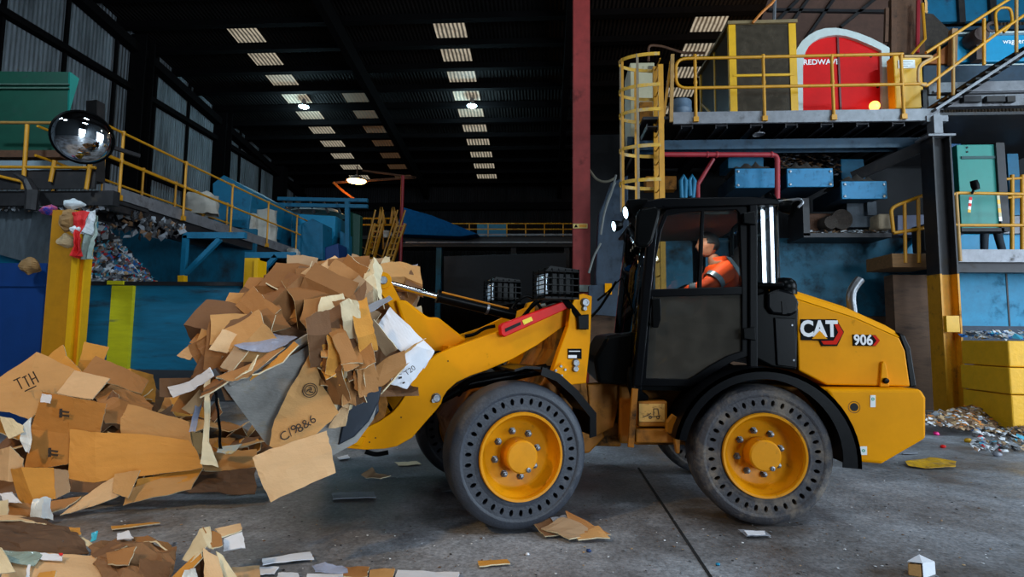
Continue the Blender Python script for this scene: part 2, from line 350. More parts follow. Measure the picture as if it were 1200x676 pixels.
# black side housing between cab and hood
m = MB(); m.prism(FH([(884, 345), (905, 340), (933, 346), (936, 362), (934, 434), (905, 430), (882, 418)], .29, RR), .29, 1.55, RR.T); sh = m.build('side_housing', black, LD, bevel=.015)
m = MB(); m.prism(FH([(908, 372), (932, 373), (934, 431), (911, 428)], .27, RR), .272, .295, RR.T); m.build('service_panel', blackm, sh, bevel=.006)
for (x, y) in ((928, 381), (930, 422)):
    m = MB(); m.lathe([(0, -.006), (.008, -.006), (.01, 0)], RR.P(x, y, .272), (0, 1, 0), 10); m.build('panel_screw', steel, sh)
m = MB(); m.prism(FH([(899, 343), (912, 338), (931, 343), (937, 354), (935, 366), (927, 370), (905, 368), (899, 360)], .25, RR), .25, .34, RR.T); cvr = m.build('hinge_cover', blackm, sh, bevel=.02)
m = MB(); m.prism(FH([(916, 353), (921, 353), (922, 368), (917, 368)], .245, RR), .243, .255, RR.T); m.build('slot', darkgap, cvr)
m = MB(); o = RR.P(918, 345, .40); rr = .105
m.lathe([(.07, -.12), (.07, 0), (rr, .0), (rr, .035), (rr*.97, .04), (rr, .045), (rr, .075), (rr*.9, .11), (rr*.6, .135), (0, .145)], o, (0, 0, 1), 28); m.build('air_precleaner', black, LD, smooth=40)

# chassis under the cab
m = MB(); m.box((-1.05, .5, .5), (1.0, 1.34, 1.0), RR.T); m.prism(FH([(742, 456), (838, 456), (806, 520), (742, 520)], .5, RR), .44, .6, RR.T)
m.build('rear_chassis', yel_shade_dirt, LD, bevel=.02)
m = MB(); m.box((-1.5, .62, .52), (-1.02, .7, .66), RR.T); m.box((-1.5, .62, .86), (-1.02, 1.22, .93), RR.T); m.box((-1.5, .62, .45), (-1.02, 1.22, .53), RR.T); m.box((-1.45, 1.14, .5), (-1.02, 1.22, .9), RR.T)
m.lathe([(0, 0), (.07, 0), (.07, .52), (0, .52)], RR.T(-1.28, .92, .42), (0, 0, 1), 16)
m.build('articulation_joint', yel_shade_dirt, LD, bevel=.015)
for (x0, y0, x1, y1, l, mm) in ((748, 470, 782, 500, .20, yel_shade_dirt), (745, 503, 795, 519, .17, yel_shade_dirt)):
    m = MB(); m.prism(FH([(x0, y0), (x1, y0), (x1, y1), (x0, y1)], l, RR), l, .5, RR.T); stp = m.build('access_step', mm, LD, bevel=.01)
stw = mat('faded_label', rgb(196, 150, 74), .6, var=.12, dirt=rgb(70, 50, 24), dscale=22, damt=.5)
m = MB(); m.prism(FH([(749, 473), (779, 473), (779, 494), (749, 494)], .195, RR), .194, .203, RR.T); lb = m.build('pictogram_label', stw, LD)
pic = mat('print_dark', rgb(58, 40, 18), .6, var=.05)
m = MB()
for a, b in (((760, 489), (774, 487)), ((766, 487), (766, 479)), ((766, 479), (771, 479)), ((771, 479), (772, 486)), ((753, 489), (760, 486)), ((760, 486), (763, 484))):
    m.beam(RR.P(*a, .192), RR.P(*b, .192), .003, .006)
for x in (762, 771): m.lathe([(.008, 0), (.014, 0)], RR.P(x, 489, .192), (0, 1, 0), 12)
m.build('pictogram', pic, lb)
m = MB(); m.beam(RR.P(744, 455, .16), RR.P(739, 524, .16), .05, .03, (0, 1, 0)); m.build('step_strut', yel_shade_dirt, LD, bevel=.006)
m = MB(); m.prism(FH([(781, 494), (788, 485), (797, 491), (796, 531), (792, 531), (789, 510), (780, 506)], .12, RR), .10, .16, RR.T); m.build('step_bracket', yel_shade_dirt, LD, bevel=.008)
m = MB(); m.tube([RR.P(740.5, 430, .2), RR.P(740, 440, .2), RR.P(741, 452, .2), RR.P(745, 461, .22), RR.P(754, 468, .28)], [.036, .04, .042, .05, .05], 14)
m.build('rubber_elbow', black, LD, smooth=50)

# rear fenders
def fender(ly0, ly1, nm, face):
    c = RR.hit(896, 538, 0)
    m = MB(); o = arc(c[0], c[1], .685, 168, -4, 26); i = arc(c[0], c[1], .655, 168, -4, 26)
    m.prism(o+i[::-1], ly0, ly1, RR.T)
    o = arc(c[0], c[1], .685, 168, -4, 26); i = [(c[0]+(.685-w)*math.cos(R_(a)), c[1]+(.685-w)*math.sin(R_(a))) for a, w in [(lerp(168, -4, k/26), .085+.05*max(0, (k-13)/13)) for k in range(27)]]
    m.prism(o+i[::-1], face, face+.012, RR.T)
    return m.build(nm, blackm, LD, smooth=30)
fender(-.04, .40, 'rear_fender', -.04); fender(1.44, 1.88, 'rear_fender', 1.868)

# ---- cab
def PA(px, py, l): return RR.P(px, py, l)
outer = [(749, 452), (753, 400), (760, 338), (766, 300), (772, 265), (780, 246), (800, 241), (868, 239), (876, 243), (877, 340), (877, 417), (858, 424), (836, 437), (822, 446), (809, 453)]
doorring_i = [(757, 443), (760, 400), (765, 341), (769, 302), (775, 270), (782, 253), (800, 249), (862, 246), (866, 250), (869, 340), (869, 411), (852, 417), (832, 428), (814, 440), (806, 444)]
def frame_side(l0, l1, nm, mm=blackm):
    m = MB(); m.ring(FH(outer, .2, RR), FH(doorring_i, .2, RR), l0, l1, RR.T)
    return m.build(nm, mm, LD, bevel=.006)
dr = frame_side(.19, .24, 'cab_door')
m = MB(); m.prism(FH([(762, 339), (869, 336), (869, 345), (761, 348)], .2, RR), .185, .235, RR.T)
m.prism(FH([(817.5, 340), (821.5, 247), (825, 247), (822, 340)], .2, RR), .19, .225, RR.T); m.build('door_rail', blackm, dr, bevel=.004)
gt = glass('door_glass', (.55, .62, .64, 1), .12)
gl_low = glass('smoked_glass', (.22, .22, .215, 1), .10, .06, .26, (.16, .145, .12, 1))
def pane(nm, pts, l, gm, par): q = MB(); q.prism(FH(pts, .2, RR), l, l+.008, RR.T); return q.build(nm, gm, par)
pane('door_pane', [(757, 443), (761, 400), (764, 346), (869, 343), (869, 411), (852, 417), (832, 428), (814, 440), (806, 444)], .212, gl_low, dr)
clearg = glass('clear_glass', (.84, .88, .88, 1), .08)
pane('window_pane', [(766, 341), (769, 302), (775, 270), (782, 253), (800, 249), (820, 248), (818, 340)], .205, clearg, dr)
pane('window_pane', [(822, 340), (824, 248), (862, 246), (866, 250), (869, 338)], .215, clearg, dr)
m = MB(); m.prism(FH([(763, 350), (773, 349), (774, 374), (771, 384), (764, 384)], .16, RR), .13, .17, RR.T); m.prism(FH([(764, 378), (771, 378), (771, 382), (764, 382)], .16, RR), .17, .2, RR.T); m.prism(FH([(764, 352), (771, 352), (771, 356), (764, 356)], .16, RR), .17, .2, RR.T)
m.build('door_handle', black, dr, bevel=.008)
for y in (256, 391):
    m = MB(); m.prism(FH([(870, y-6), (884, y-8), (885, y+8), (871, y+6)], .16, RR), .14, .19, RR.T); m.build('door_hinge', black, dr, bevel=.006)
far = frame_side(1.60, 1.65, 'far_side_frame')
pane('far_pane', [(757, 443), (760, 400), (766, 341), (769, 302), (775, 270), (782, 253), (800, 249), (862, 246), (866, 250), (869, 411), (852, 417), (832, 428), (814, 440), (806, 444)], 1.62, clearg, far)
m = MB(); a = RR.hit(800, 340, .2); m.beam(RR.T(a[0], 1.6, 1.1), RR.T(a[0]+.03, 1.6, 2.4), .04, .05, (0, 1, 0)); m.build('window_bar', black, far)
# structure: pillars, roof
m = MB()
A0, A1 = RR.hit(746, 452, .2), RR.hit(770, 246, .2)
for l in (.17, 1.67):
    m.beam(RR.T(A0[0]-.005, l, A0[1]), RR.T(A1[0]-.03, l, A1[1]), .07, .09, (0, 1, 0))
B0, B1 = RR.hit(881, 420, .2), RR.hit(881, 236, .2)
for l in (.2, 1.64): m.beam(RR.T(B0[0]+.0, l, B0[1]-.1), RR.T(B1[0], l, B1[1]), .07, .07, (0, 1, 0))
C0 = RR.hit(904, 340, .35)
for l in (.5, 1.34): m.beam(RR.T(C0[0]+.10, l, 1.6), RR.T(C0[0]+.10, l, 2.5), .06, .06, (0, 1, 0))
m.beam(RR.T(A0[0], .17, 1.02), RR.T(A0[0], 1.67, 1.02), .08, .08); m.beam(RR.T(A1[0]-.02, .17, 2.46), RR.T(A1[0]-.02, 1.67, 2.46), .08, .1)
m.build('cab_pillars', blackm, LD, bevel=.012)
m = MB(); rp = FH([(752, 243), (757, 236), (775, 233), (880, 231.5), (906, 234), (912, 238), (911, 241), (752, 246)], .2, RR)
m.prism(rp, .16, 1.68, RR.T); roof = m.build('cab_roof', blackm, LD, bevel=.025, seg=3)
m = MB(); z = RR.hit(800, 246, .2)[1]; m.box((A1[0]+.05, .26, z-.02), (B1[0]+.1, 1.58, z+.01), RR.T); m.build('headliner', headl, roof, bevel=.01)
m = MB(); m.beam(RR.P(778, 241.5, .155), RR.P(872, 239.5, .155), .012, .02, (0, 1, 0)); m.build('drip_rail', blackm, roof)
# windscreen
gs = glass('windscreen_glass', (.66, .76, .76, 1), .18)
m = MB(); w0, w1 = (A0[0]-.02, A0[1]+.06), (A1[0]-.05, A1[1]-.02)
m.grid([[RR.T(lerp(w0[0], w1[0], t)-.09*math.sin(PI*s)*1, lerp(.2, 1.64, s), lerp(w0[1], w1[1], t)) for s in [k/8 for k in range(9)]] for t in (0, .33, .66, 1)])
ws = m.build('windscreen', gs, LD, smooth=60, solid=.008)
m = MB(); m.beam(RR.P(711, 343, .95), RR.P(738, 316, .9), .012, .012, (0, 1, 0)); m.tube([RR.P(711, 343, .92), RR.P(700, 352, .92)], .012, 6); m.build('wiper', black, ws)
# dash and nose below the windscreen
m = MB(); n0 = A0[0]
m.prism([(n0-.30, 1.02), (n0-.33, 1.22), (n0-.22, 1.42), (n0+.02, 1.46), (n0+.02, 1.0)], .34, 1.5, RR.T); m.build('cab_nose', black, LD, bevel=.03)
m = MB(); m.prism([(n0+.0, .98), (n0+.0, 1.06), (B0[0], 1.06), (B0[0], .98)], .24, 1.6, RR.T); m.build('cab_floor', black, LD)
m = MB(); m.prism([(n0+.02, 1.06), (n0+.04, 1.62), (n0+.22, 1.66), (n0+.26, 1.06)], .6, 1.24, RR.T); ds = m.build('dashboard', black, LD, bevel=.02)
m = MB(); c = RR.T(n0+.42, .92, 1.80); ax = Vector((-.5, 0, .85)).normalized(); e1 = Vector((0, 1, 0)); e2 = ax.cross(e1)
m.tube([c+(e1*math.cos(2*PI*k/24)+e2*math.sin(2*PI*k/24))*.19 for k in range(24)], .014, 8, True); m.tube([c-ax*.02, RR.T(n0+.2, .92, 1.55)], .03, 10)
for k in range(3): m.tube([c-ax*.02, c+(e1*math.cos(2*PI*k/3)+e2*math.sin(2*PI*k/3))*.185], .012, 6)
m.build('steering_wheel', black, LD, smooth=50)
# seat
sx, sz = RR.hit(834, 330, .92); SX = sx
m = MB(); m.prism([(SX-.42, 1.42), (SX+.12, 1.40), (SX+.14, 1.52), (SX-.42, 1.55)], .66, 1.18, RR.T); seat = m.build('seat', seatm, LD, bevel=.05, seg=3)
m = MB(); m.prism([(SX+.10, 1.44), (SX+.24, 1.46), (SX+.40, 2.12), (SX+.37, 2.3), (SX+.28, 2.3), (SX+.25, 2.12)], .68, 1.16, RR.T); m.build('seat_back', seatm, seat, bevel=.05, seg=3)
m = MB(); m.prism([(SX-.25, 1.06), (SX+.05, 1.06), (SX+.0, 1.42), (SX-.2, 1.42)], .75, 1.1, RR.T); m.build('seat_base', black, seat)
m = MB(); m.tube(fil([RR.P(858, 300, .5), RR.P(858, 268, .5), RR.P(866, 262, .5)], .05), .015, 8); m.build('grab_handle', black, LD, smooth=50)
# switch console under the headliner, its green and orange lights
m = MB(); m.prism(FH([(772, 260), (818, 262), (838, 274), (832, 276), (812, 271), (774, 270)], 1.3, RR), 1.25, 1.5, RR.T); cs = m.build('overhead_console', black, LD, bevel=.01)
gled = mat('green_light', rgb(20, 220, 90), .4, emit=(.02, .8, .2, 1), estr=1.6); oled = mat('orange_light', rgb(255, 140, 40), .4, emit=(1, .3, .04, 1), estr=1.5)
for k in range(4):
    m = MB(); a = RR.hit(789+k*3.6, 266, 1.25); m.box((a[0], 1.243, a[1]-.012), (a[0]+.02, 1.25, a[1]+.008), RR.T); m.build('indicator', gled, cs)
for k in range(6):
    m = MB(); a = RR.hit(789+k*4, 262.5, 1.25); m.box((a[0], 1.243, a[1]-.004), (a[0]+.008, 1.25, a[1]+.004), RR.T); m.build('indicator', oled, cs)
# rear glass with the curved near corner
m = MB(); rc = RR.hit(886, 300, .2)[0]; rows = []
for z in (1.86, 1.87, 1.9, 2.1, 2.3, 2.46, 2.49, 2.50):
    rows.append([RR.T(rc+.02, .2, z)]+[RR.T(rc+.05+.20*math.sin(R_(t)), .42-.22*math.cos(R_(t)), z) for t in range(0, 91, 10)]+[RR.T(rc+.25, 1.42, z)]+[RR.T(rc+.05+.20*math.sin(R_(t)), 1.42+.22*math.cos(R_(t)), z) for t in range(90, -1, -10)])
m.grid(rows); m.build('rear_window', glass('rear_glass', (.30, .36, .38, 1), .5), LD, smooth=60)
m = MB(); m.prism([(rc-.05, 1.4), (rc+.2, 1.4), (rc+.2, 1.85), (rc-.05, 1.85)], .45, 1.5, RR.T); m.prism([(rc-.03, 1.83), (rc+.24, 1.83), (rc+.24, 1.87), (rc-.03, 1.87)], .24, 1.6, RR.T); m.build('cab_rear_panel', black, LD, bevel=.03)
# mirror
m = MB(); mp_ = [RR.P(*p, -.0) for p in []]
m.prism(FH([(746, 252), (750, 244), (768, 241), (774, 245), (773, 253), (765, 282), (760, 289), (747, 289), (744, 284)], .0, RR), .0, .06, RR.T); mir = m.build('side_mirror', black, LD, bevel=.02, seg=3)
m = MB(); m.tube(fil([RR.P(758, 262, .05), RR.P(757, 256, .1), RR.P(764, 250, .2)], .04), .012, 8); m.build('mirror_arm', black, mir)
# work lights
def worklight(px, py, l, on, nm='work_light', fwd=True, r=.055):
    o = RR.P(px, py, l); s = -1 if fwd else 1; ax = Vector((s*.93, -.28 if fwd else -.3, -.2)).normalized()
    m = MB(); m.lathe([(0, -.09), (r*.6, -.085), (r*.95, -.05), (r*1.1, 0), (r*1.1, .012), (r*.95, .012)], o, ax, 20); w = m.build(nm, black, LD, smooth=50)
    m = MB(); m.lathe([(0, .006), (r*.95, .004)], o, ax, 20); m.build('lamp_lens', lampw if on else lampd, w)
    m = MB(); m.tube([o-ax*.07, o-ax*.1+Vector((-s*.03, 0, .1))], .012, 6); m.build('lamp_bracket', black, w)
worklight(734, 249, .35, True); worklight(720, 265, 1.35, True)
worklight(925, 243, .4, False, fwd=False); worklight(918, 239, 1.3, False, fwd=False)
m = MB(); m.tube(fil([RR.P(912, 236, .4), RR.P(938, 233, .4), RR.P(941, 238, .4), RR.P(935, 243, .4)], .03), .012, 6); m.build('lamp_guard', steel, LD, smooth=50)
m = MB(); m.prism(FH([(735, 234), (760, 233), (760, 262), (748, 262), (738, 250)], .3, RR), .28, .5, RR.T); m.build('roof_bracket', black, LD, bevel=.01)

# ================================================================== FRONT FRAME
def FP(px, py, l): return FR.P(px, py, l)
arm_px = [(668, 352), (640, 364), (615, 376), (600, 383), (575, 391), (550, 400), (530, 407), (512, 415), (500, 424), (490, 435), (482, 448), (475, 463), (468, 474), (460, 483), (444, 494), (425, 503), (407, 512), (404, 525), (427, 527), (450, 526), (465, 523), (483, 513), (500, 493), (510, 482), (517, 473), (519, 466), (524, 458), (535, 448), (552, 440), (570, 434), (600, 421), (630, 404), (655, 386), (678, 372), (684, 358), (677, 351)]
armpoly = FH(arm_px, .40)
for l in (.40, 1.37):
    m = MB(); m.prism(armpoly, l, l+.07, FR.T); am = m.build('loader_arm', yel, LD, bevel=.006)
    if l == .40:
        g_ = MB(); g_.prism(FH([(585, 382), (588, 379), (658, 353.5), (664, 356), (663, 362), (590, 395), (586, 392)], .36), .33, .40, FR.T); rg = g_.build('cylinder_strut', redp, am, bevel=.008)
        rg['label'] = 'red safety strut'
        q = MB(); q.prism(FH([(612, 375.5), (622.5, 371), (624.5, 375.5), (614, 380.5)], .325), .324, .331, FR.T); q.build('warning_sticker', mat('sticker_yellow', rgb(240, 215, 30), .5, var=.03, dirt=rgb(60, 55, 20), dscale=60, damt=.4), rg)
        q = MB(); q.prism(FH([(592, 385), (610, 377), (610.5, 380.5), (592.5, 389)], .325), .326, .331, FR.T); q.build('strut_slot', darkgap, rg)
        for (x, y) in ((511, 466),):
            q = MB(); q.lathe([(0, .035), (.026, .035), (.03, .028), (.03, .012), (.036, .01), (.036, 0)], FP(x, y, .40), -FR.v, 16); q.build('pivot_pin', steel, am, smooth=40)
            q = MB(); q.lathe([(0, .03), (.016, .03), (.018, 0)], FP(x-3.5, y+3, .40), -FR.v, 10); q.build('lock_bolt', steel, am)
        for (x, y) in ((440, 513), (433, 518), (418, 511), (525, 423), (470, 489)):
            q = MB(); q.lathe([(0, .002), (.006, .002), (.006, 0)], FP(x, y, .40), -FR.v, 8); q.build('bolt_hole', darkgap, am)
        q = MB(); q.prism(FH([(410, 520), (416, 510), (429, 512), (423, 523)], .37), .36, .40, FR.T); q.build('quick_coupler_tab', yel, am, bevel=.006)
ct = MB(); a = FR.hit(500, 450, .40); ct.lathe([(0, .45), (.09, .45), (.09, 1.40), (0, 1.40)], FR.T(a[0], 0, a[1]), FR.v, 20); a2 = FR.hit(535, 412, .40); ct.box((a2[0]-.05, .47, a2[1]-.05), (a2[0]+.22, 1.37, a2[1]+.04), FR.T); ct.build('cross_tube', yel, LD, smooth=40)
# pivot towers
for l in (.30, 1.47):
    m = MB(); m.prism(FH([(675, 346), (684, 344), (694, 347), (692, 400), (687, 449), (660, 452), (646, 440), (655, 412), (666, 382), (668, 362)], .30), l, l+.07, FR.T); tw = m.build('pivot_tower', yel, LD, bevel=.008)
    if l == .30:
        for (x, y, r) in ((685, 354.5, .036), (684, 361.5, .02), (674, 425, .03), (673.5, 432, .026)):
            q = MB(); q.lathe([(0, .026), (r*.4, .026), (r*.45, .03), (r*.8, .03), (r, .02), (r, 0)], FP(x, y, .30), -FR.v, 18); q.build('pin', steel, tw, smooth=40)
        q = MB(); q.prism(FH([(665.5, 408.5), (681.5, 408.5), (681.5, 420.5), (665.5, 420.5)], .295), .293, .302, FR.T); dp = q.build('data_plate', bm_, tw)
        q = MB(); q.prism(FH([(666, 416), (676, 416), (676, 419.5), (666, 419.5)], .29), .291, .295, FR.T); q.prism(FH([(667, 411), (680, 411), (680, 412), (667, 412)], .29), .291, .295, FR.T); q.build('plate_print', bwh, dp)
        q = MB(); q.prism(FH([(648, 434), (657, 425), (667, 433), (659, 444)], .295), .285, .30, FR.T); bp_ = q.build('bolt_plate', yel, tw, bevel=.004)
        for (x, y) in ((657, 429), (651, 434), (662, 433), (658, 440)):
            q = MB(); q.lathe([(0, .012), (.01, .012), (.011, 0)], FP(x, y, .285), -FR.v, 8); q.build('bolt', steel, bp_)
m = MB(); m.prism([(-.30, .42), (-.38, .70), (-.2, .95), (.35, 1.0), (.55, 1.35), (.66, 1.35), (.80, .95), (.95, .55), (.8, .42)], .52, 1.32, FR.T)
t0_, t1_ = FR.hit(676, 400, .3), FR.hit(684, 352, .3); m.box((t0_[0]-.06, .37, .9), (t0_[0]+.08, 1.47, 1.5), FR.T); m.build('front_chassis', yel_shade_dirt, LD, bevel=.02)
m = MB(); m.prism(FH([(686, 450), (722, 447), (726, 455), (716, 500), (690, 512)], .55), .5, .62, FR.T); m.build('hinge_plate', yel_shade_dirt, LD, bevel=.01)
m = MB(); m.lathe([(0, .3), (.04, .3), (.04, 1.54), (0, 1.54)], FR.T(*[FR.hit(685, 354.5, .3)[0], 0, FR.hit(685, 354.5, .3)[1]]), FR.v, 14); m.build('arm_pivot_shaft', steel, LD, smooth=40)
# tilt linkage: lever plates, cylinder and rod
lev = FH([(440, 327), (443, 322), (448, 320.5), (454, 322), (457, 328), (463, 340), (472, 358), (479, 379), (470, 380), (452, 352), (441, 336)], .8)
m = MB(); m.prism(lev, .78, .83, FR.T); m.prism(lev, 1.01, 1.06, FR.T)
e = FR.hit(448.5, 329, .8); m.lathe([(0, .755), (.068, .755), (.068, .83), (0, .83)], FR.T(e[0], 0, e[1]), FR.v, 20); lv = m.build('tilt_lever', yel, LD, bevel=.004, smooth=35)
m = MB(); m.lathe([(0, .73), (.03, .73), (.034, .74), (.034, 1.1), (0, 1.1)], FR.T(e[0], 0, e[1]), FR.v, 18); m.build('lever_pin', steel, lv, smooth=40)
e2 = FR.hit(474, 392, .8); e3 = FR.hit(496, 420, .8)
m = MB(); m.prism(FH([(462, 352), (474, 352), (500, 372), (512, 372), (545, 398), (512, 420), (496, 424), (478, 400)], .8), .72, 1.12, FR.T); m.build('lever_housing', yel, LD, bevel=.02)
c0 = FP(452, 331, .9); c1 = FP(512, 347, .9); c2 = FP(603, 369, .9); c1b = FP(575, 362, .9)
m = MB(); m.tube([c1, lerp(c1, c2, .03), lerp(c1, c2, .035), c1b, c2], [.058, .058, .052, .052, .052], 20); tc_ = m.build('tilt_cylinder', black, LD, smooth=40)
m = MB(); m.tube([c0, lerp(c1, c2, .05)], .027, 16); m.build('piston_rod', chrome, tc_, smooth=50)
m = MB(); q0 = lerp(c1, c2, .62); q1 = lerp(c1, c2, .65); m.tube([q0, q1], .057, 20); m.build('clamp_ring', steel, tc_, smooth=40)
m = MB(); up = Vector((0, 0, .05)); m.tube([lerp(c1, c2, .05)-FR.v*.04+up*.8, lerp(c1, c2, .9)-FR.v*.04+up*.8], .009, 6); m.build('highlight_strip', mat('highlight_amber', rgb(190, 120, 20), .4), tc_)  # amber strip stands in for the highlight along the barrel
# lift cylinder under the near arm
m = MB(); m.tube([FP(515, 470, .6), FP(548, 450, .6), FP(640, 432, .6)], [.03, .045, .045], 14); m.build('lift_cylinder', blackm, LD, smooth=40)
m = MB(); m.tube([FP(537, 462, .62), FP(548, 447, .5), FP(562, 441, .45), FP(590, 437, .42), FP(625, 431, .4), FP(650, 432, .4)], .024, 10); m.build('hydraulic_hose', black, LD, smooth=50)
for k, (pts, l) in enumerate([([(598, 392), (606, 380), (620, 362), (632, 352), (644, 348)], .75), ([(604, 395), (612, 376), (624, 356), (636, 347)], .95), ([(596, 372), (604, 354), (618, 345), (628, 352), (640, 372)], 1.1), ([(640, 356), (652, 352), (668, 362), (672, 372)], .6), ([(545, 394), (556, 392), (568, 384), (580, 382)], 1.0), ([(692, 372), (702, 362), (713, 345), (722, 330)], .8), ([(505, 414), (516, 412), (530, 418)], .7), ([(445, 440), (452, 470), (462, 486)], .6), ([(660, 445), (690, 455), (720, 470)], .7), ([(665, 455), (700, 470), (735, 468)], .8)]):
    m = MB(); m.tube(fil([FP(x, y, l) for x, y in pts], .06, 4), .016 if k < 5 else .013, 8); m.build('hydraulic_hose', black, LD, smooth=50)
# head lights on brackets
def headlight(x0, y0, x1, y1, l0, l1):
    a = FR.hit(x0, y1, l0); b = FR.hit(x1, y0, l0); m = MB(); t = .012; T = FR.T
    (xa, za), (xb, zb) = a, b; ch = .07
    m.prism([(xa+.02, zb-t), (xa+.05, zb+.02), (xb, zb), (xb, zb-t)], l0, l1, T)           # hood plate
    m.box((xa, l0, za), (xb, l1, za+t), T); m.box((xb-t, l0, za), (xb, l1, zb), T)
    for l in (l0, l1):
        for k in range(6): xx = lerp(xa+.006, xb-.006, k/5); m.beam(T(xx, l, za), T(xx, l, zb), .008, .008, (0, 1, 0))
        for k in range(5): zz = lerp(za, zb-.02, k/4); m.beam(T(xa, l, zz), T(xb, l, zz), .008, .008)
    for k in range(7): zz = lerp(za, zb-.02, k/6); m.beam(T(xa, l0, zz), T(xa, l1, zz), .008, .008)
    for k in range(3): ll = lerp(l0, l1, k/2); m.beam(T(xa, ll, za), T(xa, ll, zb), .008, .008, (0, 1, 0))
    h = m.build('headlight', black, LD)
    m = MB(); m.box((xa+.045, l0+.015, za+.03), (xb-.04, l1-.015, zb-.03), T); m.build('lamp_body', black, h, bevel=.01)
    m = MB(); rows = []
    for i in range(5):
        rows.append([T(xa+.035-.02*(1-((i-2)/2)**2*.5-((j-2)/2)**2*.5), lerp(l0+.02, l1-.02, j/4), lerp(za+.035, zb-.04, i/4)) for j in range(5)])
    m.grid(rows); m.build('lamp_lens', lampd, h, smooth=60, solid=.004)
    return h
h = headlight(638, 316, 679, 349, .20, .46); m = MB(); m.beam(FP(661, 350, .33), FP(686, 380, .28), .05, .03, (0, 1, 0)); m.prism(FH([(676, 370), (689, 368), (689, 386), (677, 386)], .28), .26, .30, FR.T); m.build('lamp_bracket', black, h, bevel=.006)
h = headlight(575, 328, 611, 355, 1.40, 1.66); m = MB(); m.beam(FP(595, 354, 1.5), FP(612, 372, 1.5), .05, .03, (0, 1, 0)); m.build('lamp_bracket', black, h, bevel=.006)
# front fenders
for l0, l1, fa in ((.02, .40, .0), (1.44, 1.82, 1.82)):
    m = MB(); P = FH([(604, 433), (617, 429), (636, 430), (656, 438), (677, 457), (699, 484), (699, 511)], .0); n = len(P)
    cx, cz = .01, .545
    I = [(cx+(x-cx)*.972, cz+(z-cz)*.972) for x, z in P]; m.prism(P+I[::-1], l0, l1, FR.T)
    I2 = [(cx+(x-cx)*.91, cz+(z-cz)*.91) for x, z in P[2:]]; m.prism(P[2:]+I2[::-1], fa, fa+.015, FR.T); m.build('front_fender', blackm, LD)
# bucket
bo = [(-1.965, 1.144), (-1.672, .733), (-1.50, .66), (-1.284, .645), (-1.14, .72), (-1.04, .86), (-1.0, 1.05), (-1.06, 1.3), (-1.16, 1.52)]
bi = [(x+(.018 if i < 2 else 0)-(.0 if i < 4 else .018), z+(.02 if i < 5 else 0)) for i, (x, z) in enumerate(bo)]
m = MB(); m.prism(bo+bi[::-1], -.05, 1.89, FR.T); bk = m.build('bucket', bucketm, LD, smooth=30)
for l in (-.07, 1.865):
    m = MB(); m.prism(bo+[(-1.20, 1.54), (-1.513, 1.298), (-1.87, 1.10)], l, l+.025, FR.T); sd = m.build('bucket_side', bucketm, bk)
    m = MB(); m.beam(FR.T(-1.90, l+.01, 1.105), FR.T(-1.20, l+.01, 1.545), .05, .075, (0, 1, 0)); m.build('side_edge', bucketm, sd, bevel=.01)
m = MB(); m.prism([(-2.0, 1.185), (-1.93, 1.10), (-1.91, 1.115), (-1.975, 1.2)], -.09, 1.91, FR.T); m.build('cutting_edge', steel, bk)
m = MB(); m.prism(FH([(409, 455), (447, 452), (443, 470), (432, 492), (415, 510), (396, 520), (402, 490)], -.03), -.09, -.02, FR.T); m.build('wear_plate', darkst, bk, bevel=.01)
m = MB(); m.prism(FH([(432, 462), (443, 462), (444, 482), (436, 492), (426, 492)], .3), .28, .33, FR.T); brk = m.build('bucket_bracket', darkst, bk, bevel=.01)
m = MB(); m.lathe([(0, .02), (.02, .02), (.022, 0)], FP(433, 487, .28), -FR.v, 14); m.build('bracket_bolt', steel, brk)
m = MB(); m.tube(fil([FP(428, 529, .55), FP(440, 533, .55), FP(455, 530, .55)], .05), .018, 8); m.build('hydraulic_hose', black, LD)
m = MB(); m.prism([(-1.06, .72), (-1.02, 1.1), (-.96, 1.12), (-.90, .9), (-.95, .62), (-1.1, .6)], .42, 1.42, FR.T); m.build('quick_coupler', yel_shade_dirt, LD, bevel=.015)

# ================================================================== DRIVER
skin = mat('skin', rgb(150, 100, 74), .6, var=.06); hairm = mat('dark_hair', rgb(26, 22, 22), .7)
hivis = mat('hivis_orange', rgb(255, 84, 0), .7, var=.06, scale=14, bump=.5, bscale=7); reflect = mat('reflective_tape', rgb(120, 132, 140), .35, .3, var=.05); denim = mat('dark_denim', rgb(44, 52, 66), .8, bump=.3, bscale=14)
def skin_mesh(verts, edges, sub=2, root=0):
    me = bpy.data.meshes.new('figure'); me.from_pydata([tuple(v[0]) for v in verts], edges, []); o = bpy.data.objects.new('figure', me); COL.objects.link(o)
    q = o.modifiers.new('skin', 'SKIN'); q.use_smooth_shade = True
    if not me.skin_vertices: 
        import bmesh as _b
        bm = _b.new(); bm.from_mesh(me); bm.verts.layers.skin.verify(); bm.to_mesh(me); bm.free()
    for i, v in enumerate(verts):
        r = v[1]; me.skin_vertices[0].data[i].radius = (r, r) if not isinstance(r, tuple) else r
    me.skin_vertices[0].data[root].use_root = True
    s_ = o.modifiers.new('sub', 'SUBSURF'); s_.levels = sub; s_.render_levels = sub
    dg = bpy.context.evaluated_depsgraph_get(); dg.update(); ev = o.evaluated_get(dg); m2 = ev.to_mesh()
    r = ([v.co.copy() for v in m2.vertices], [tuple(p.vertices) for p in m2.polygons]); ev.to_mesh_clear(); bpy.data.objects.remove(o); bpy.data.meshes.remove(me); return r
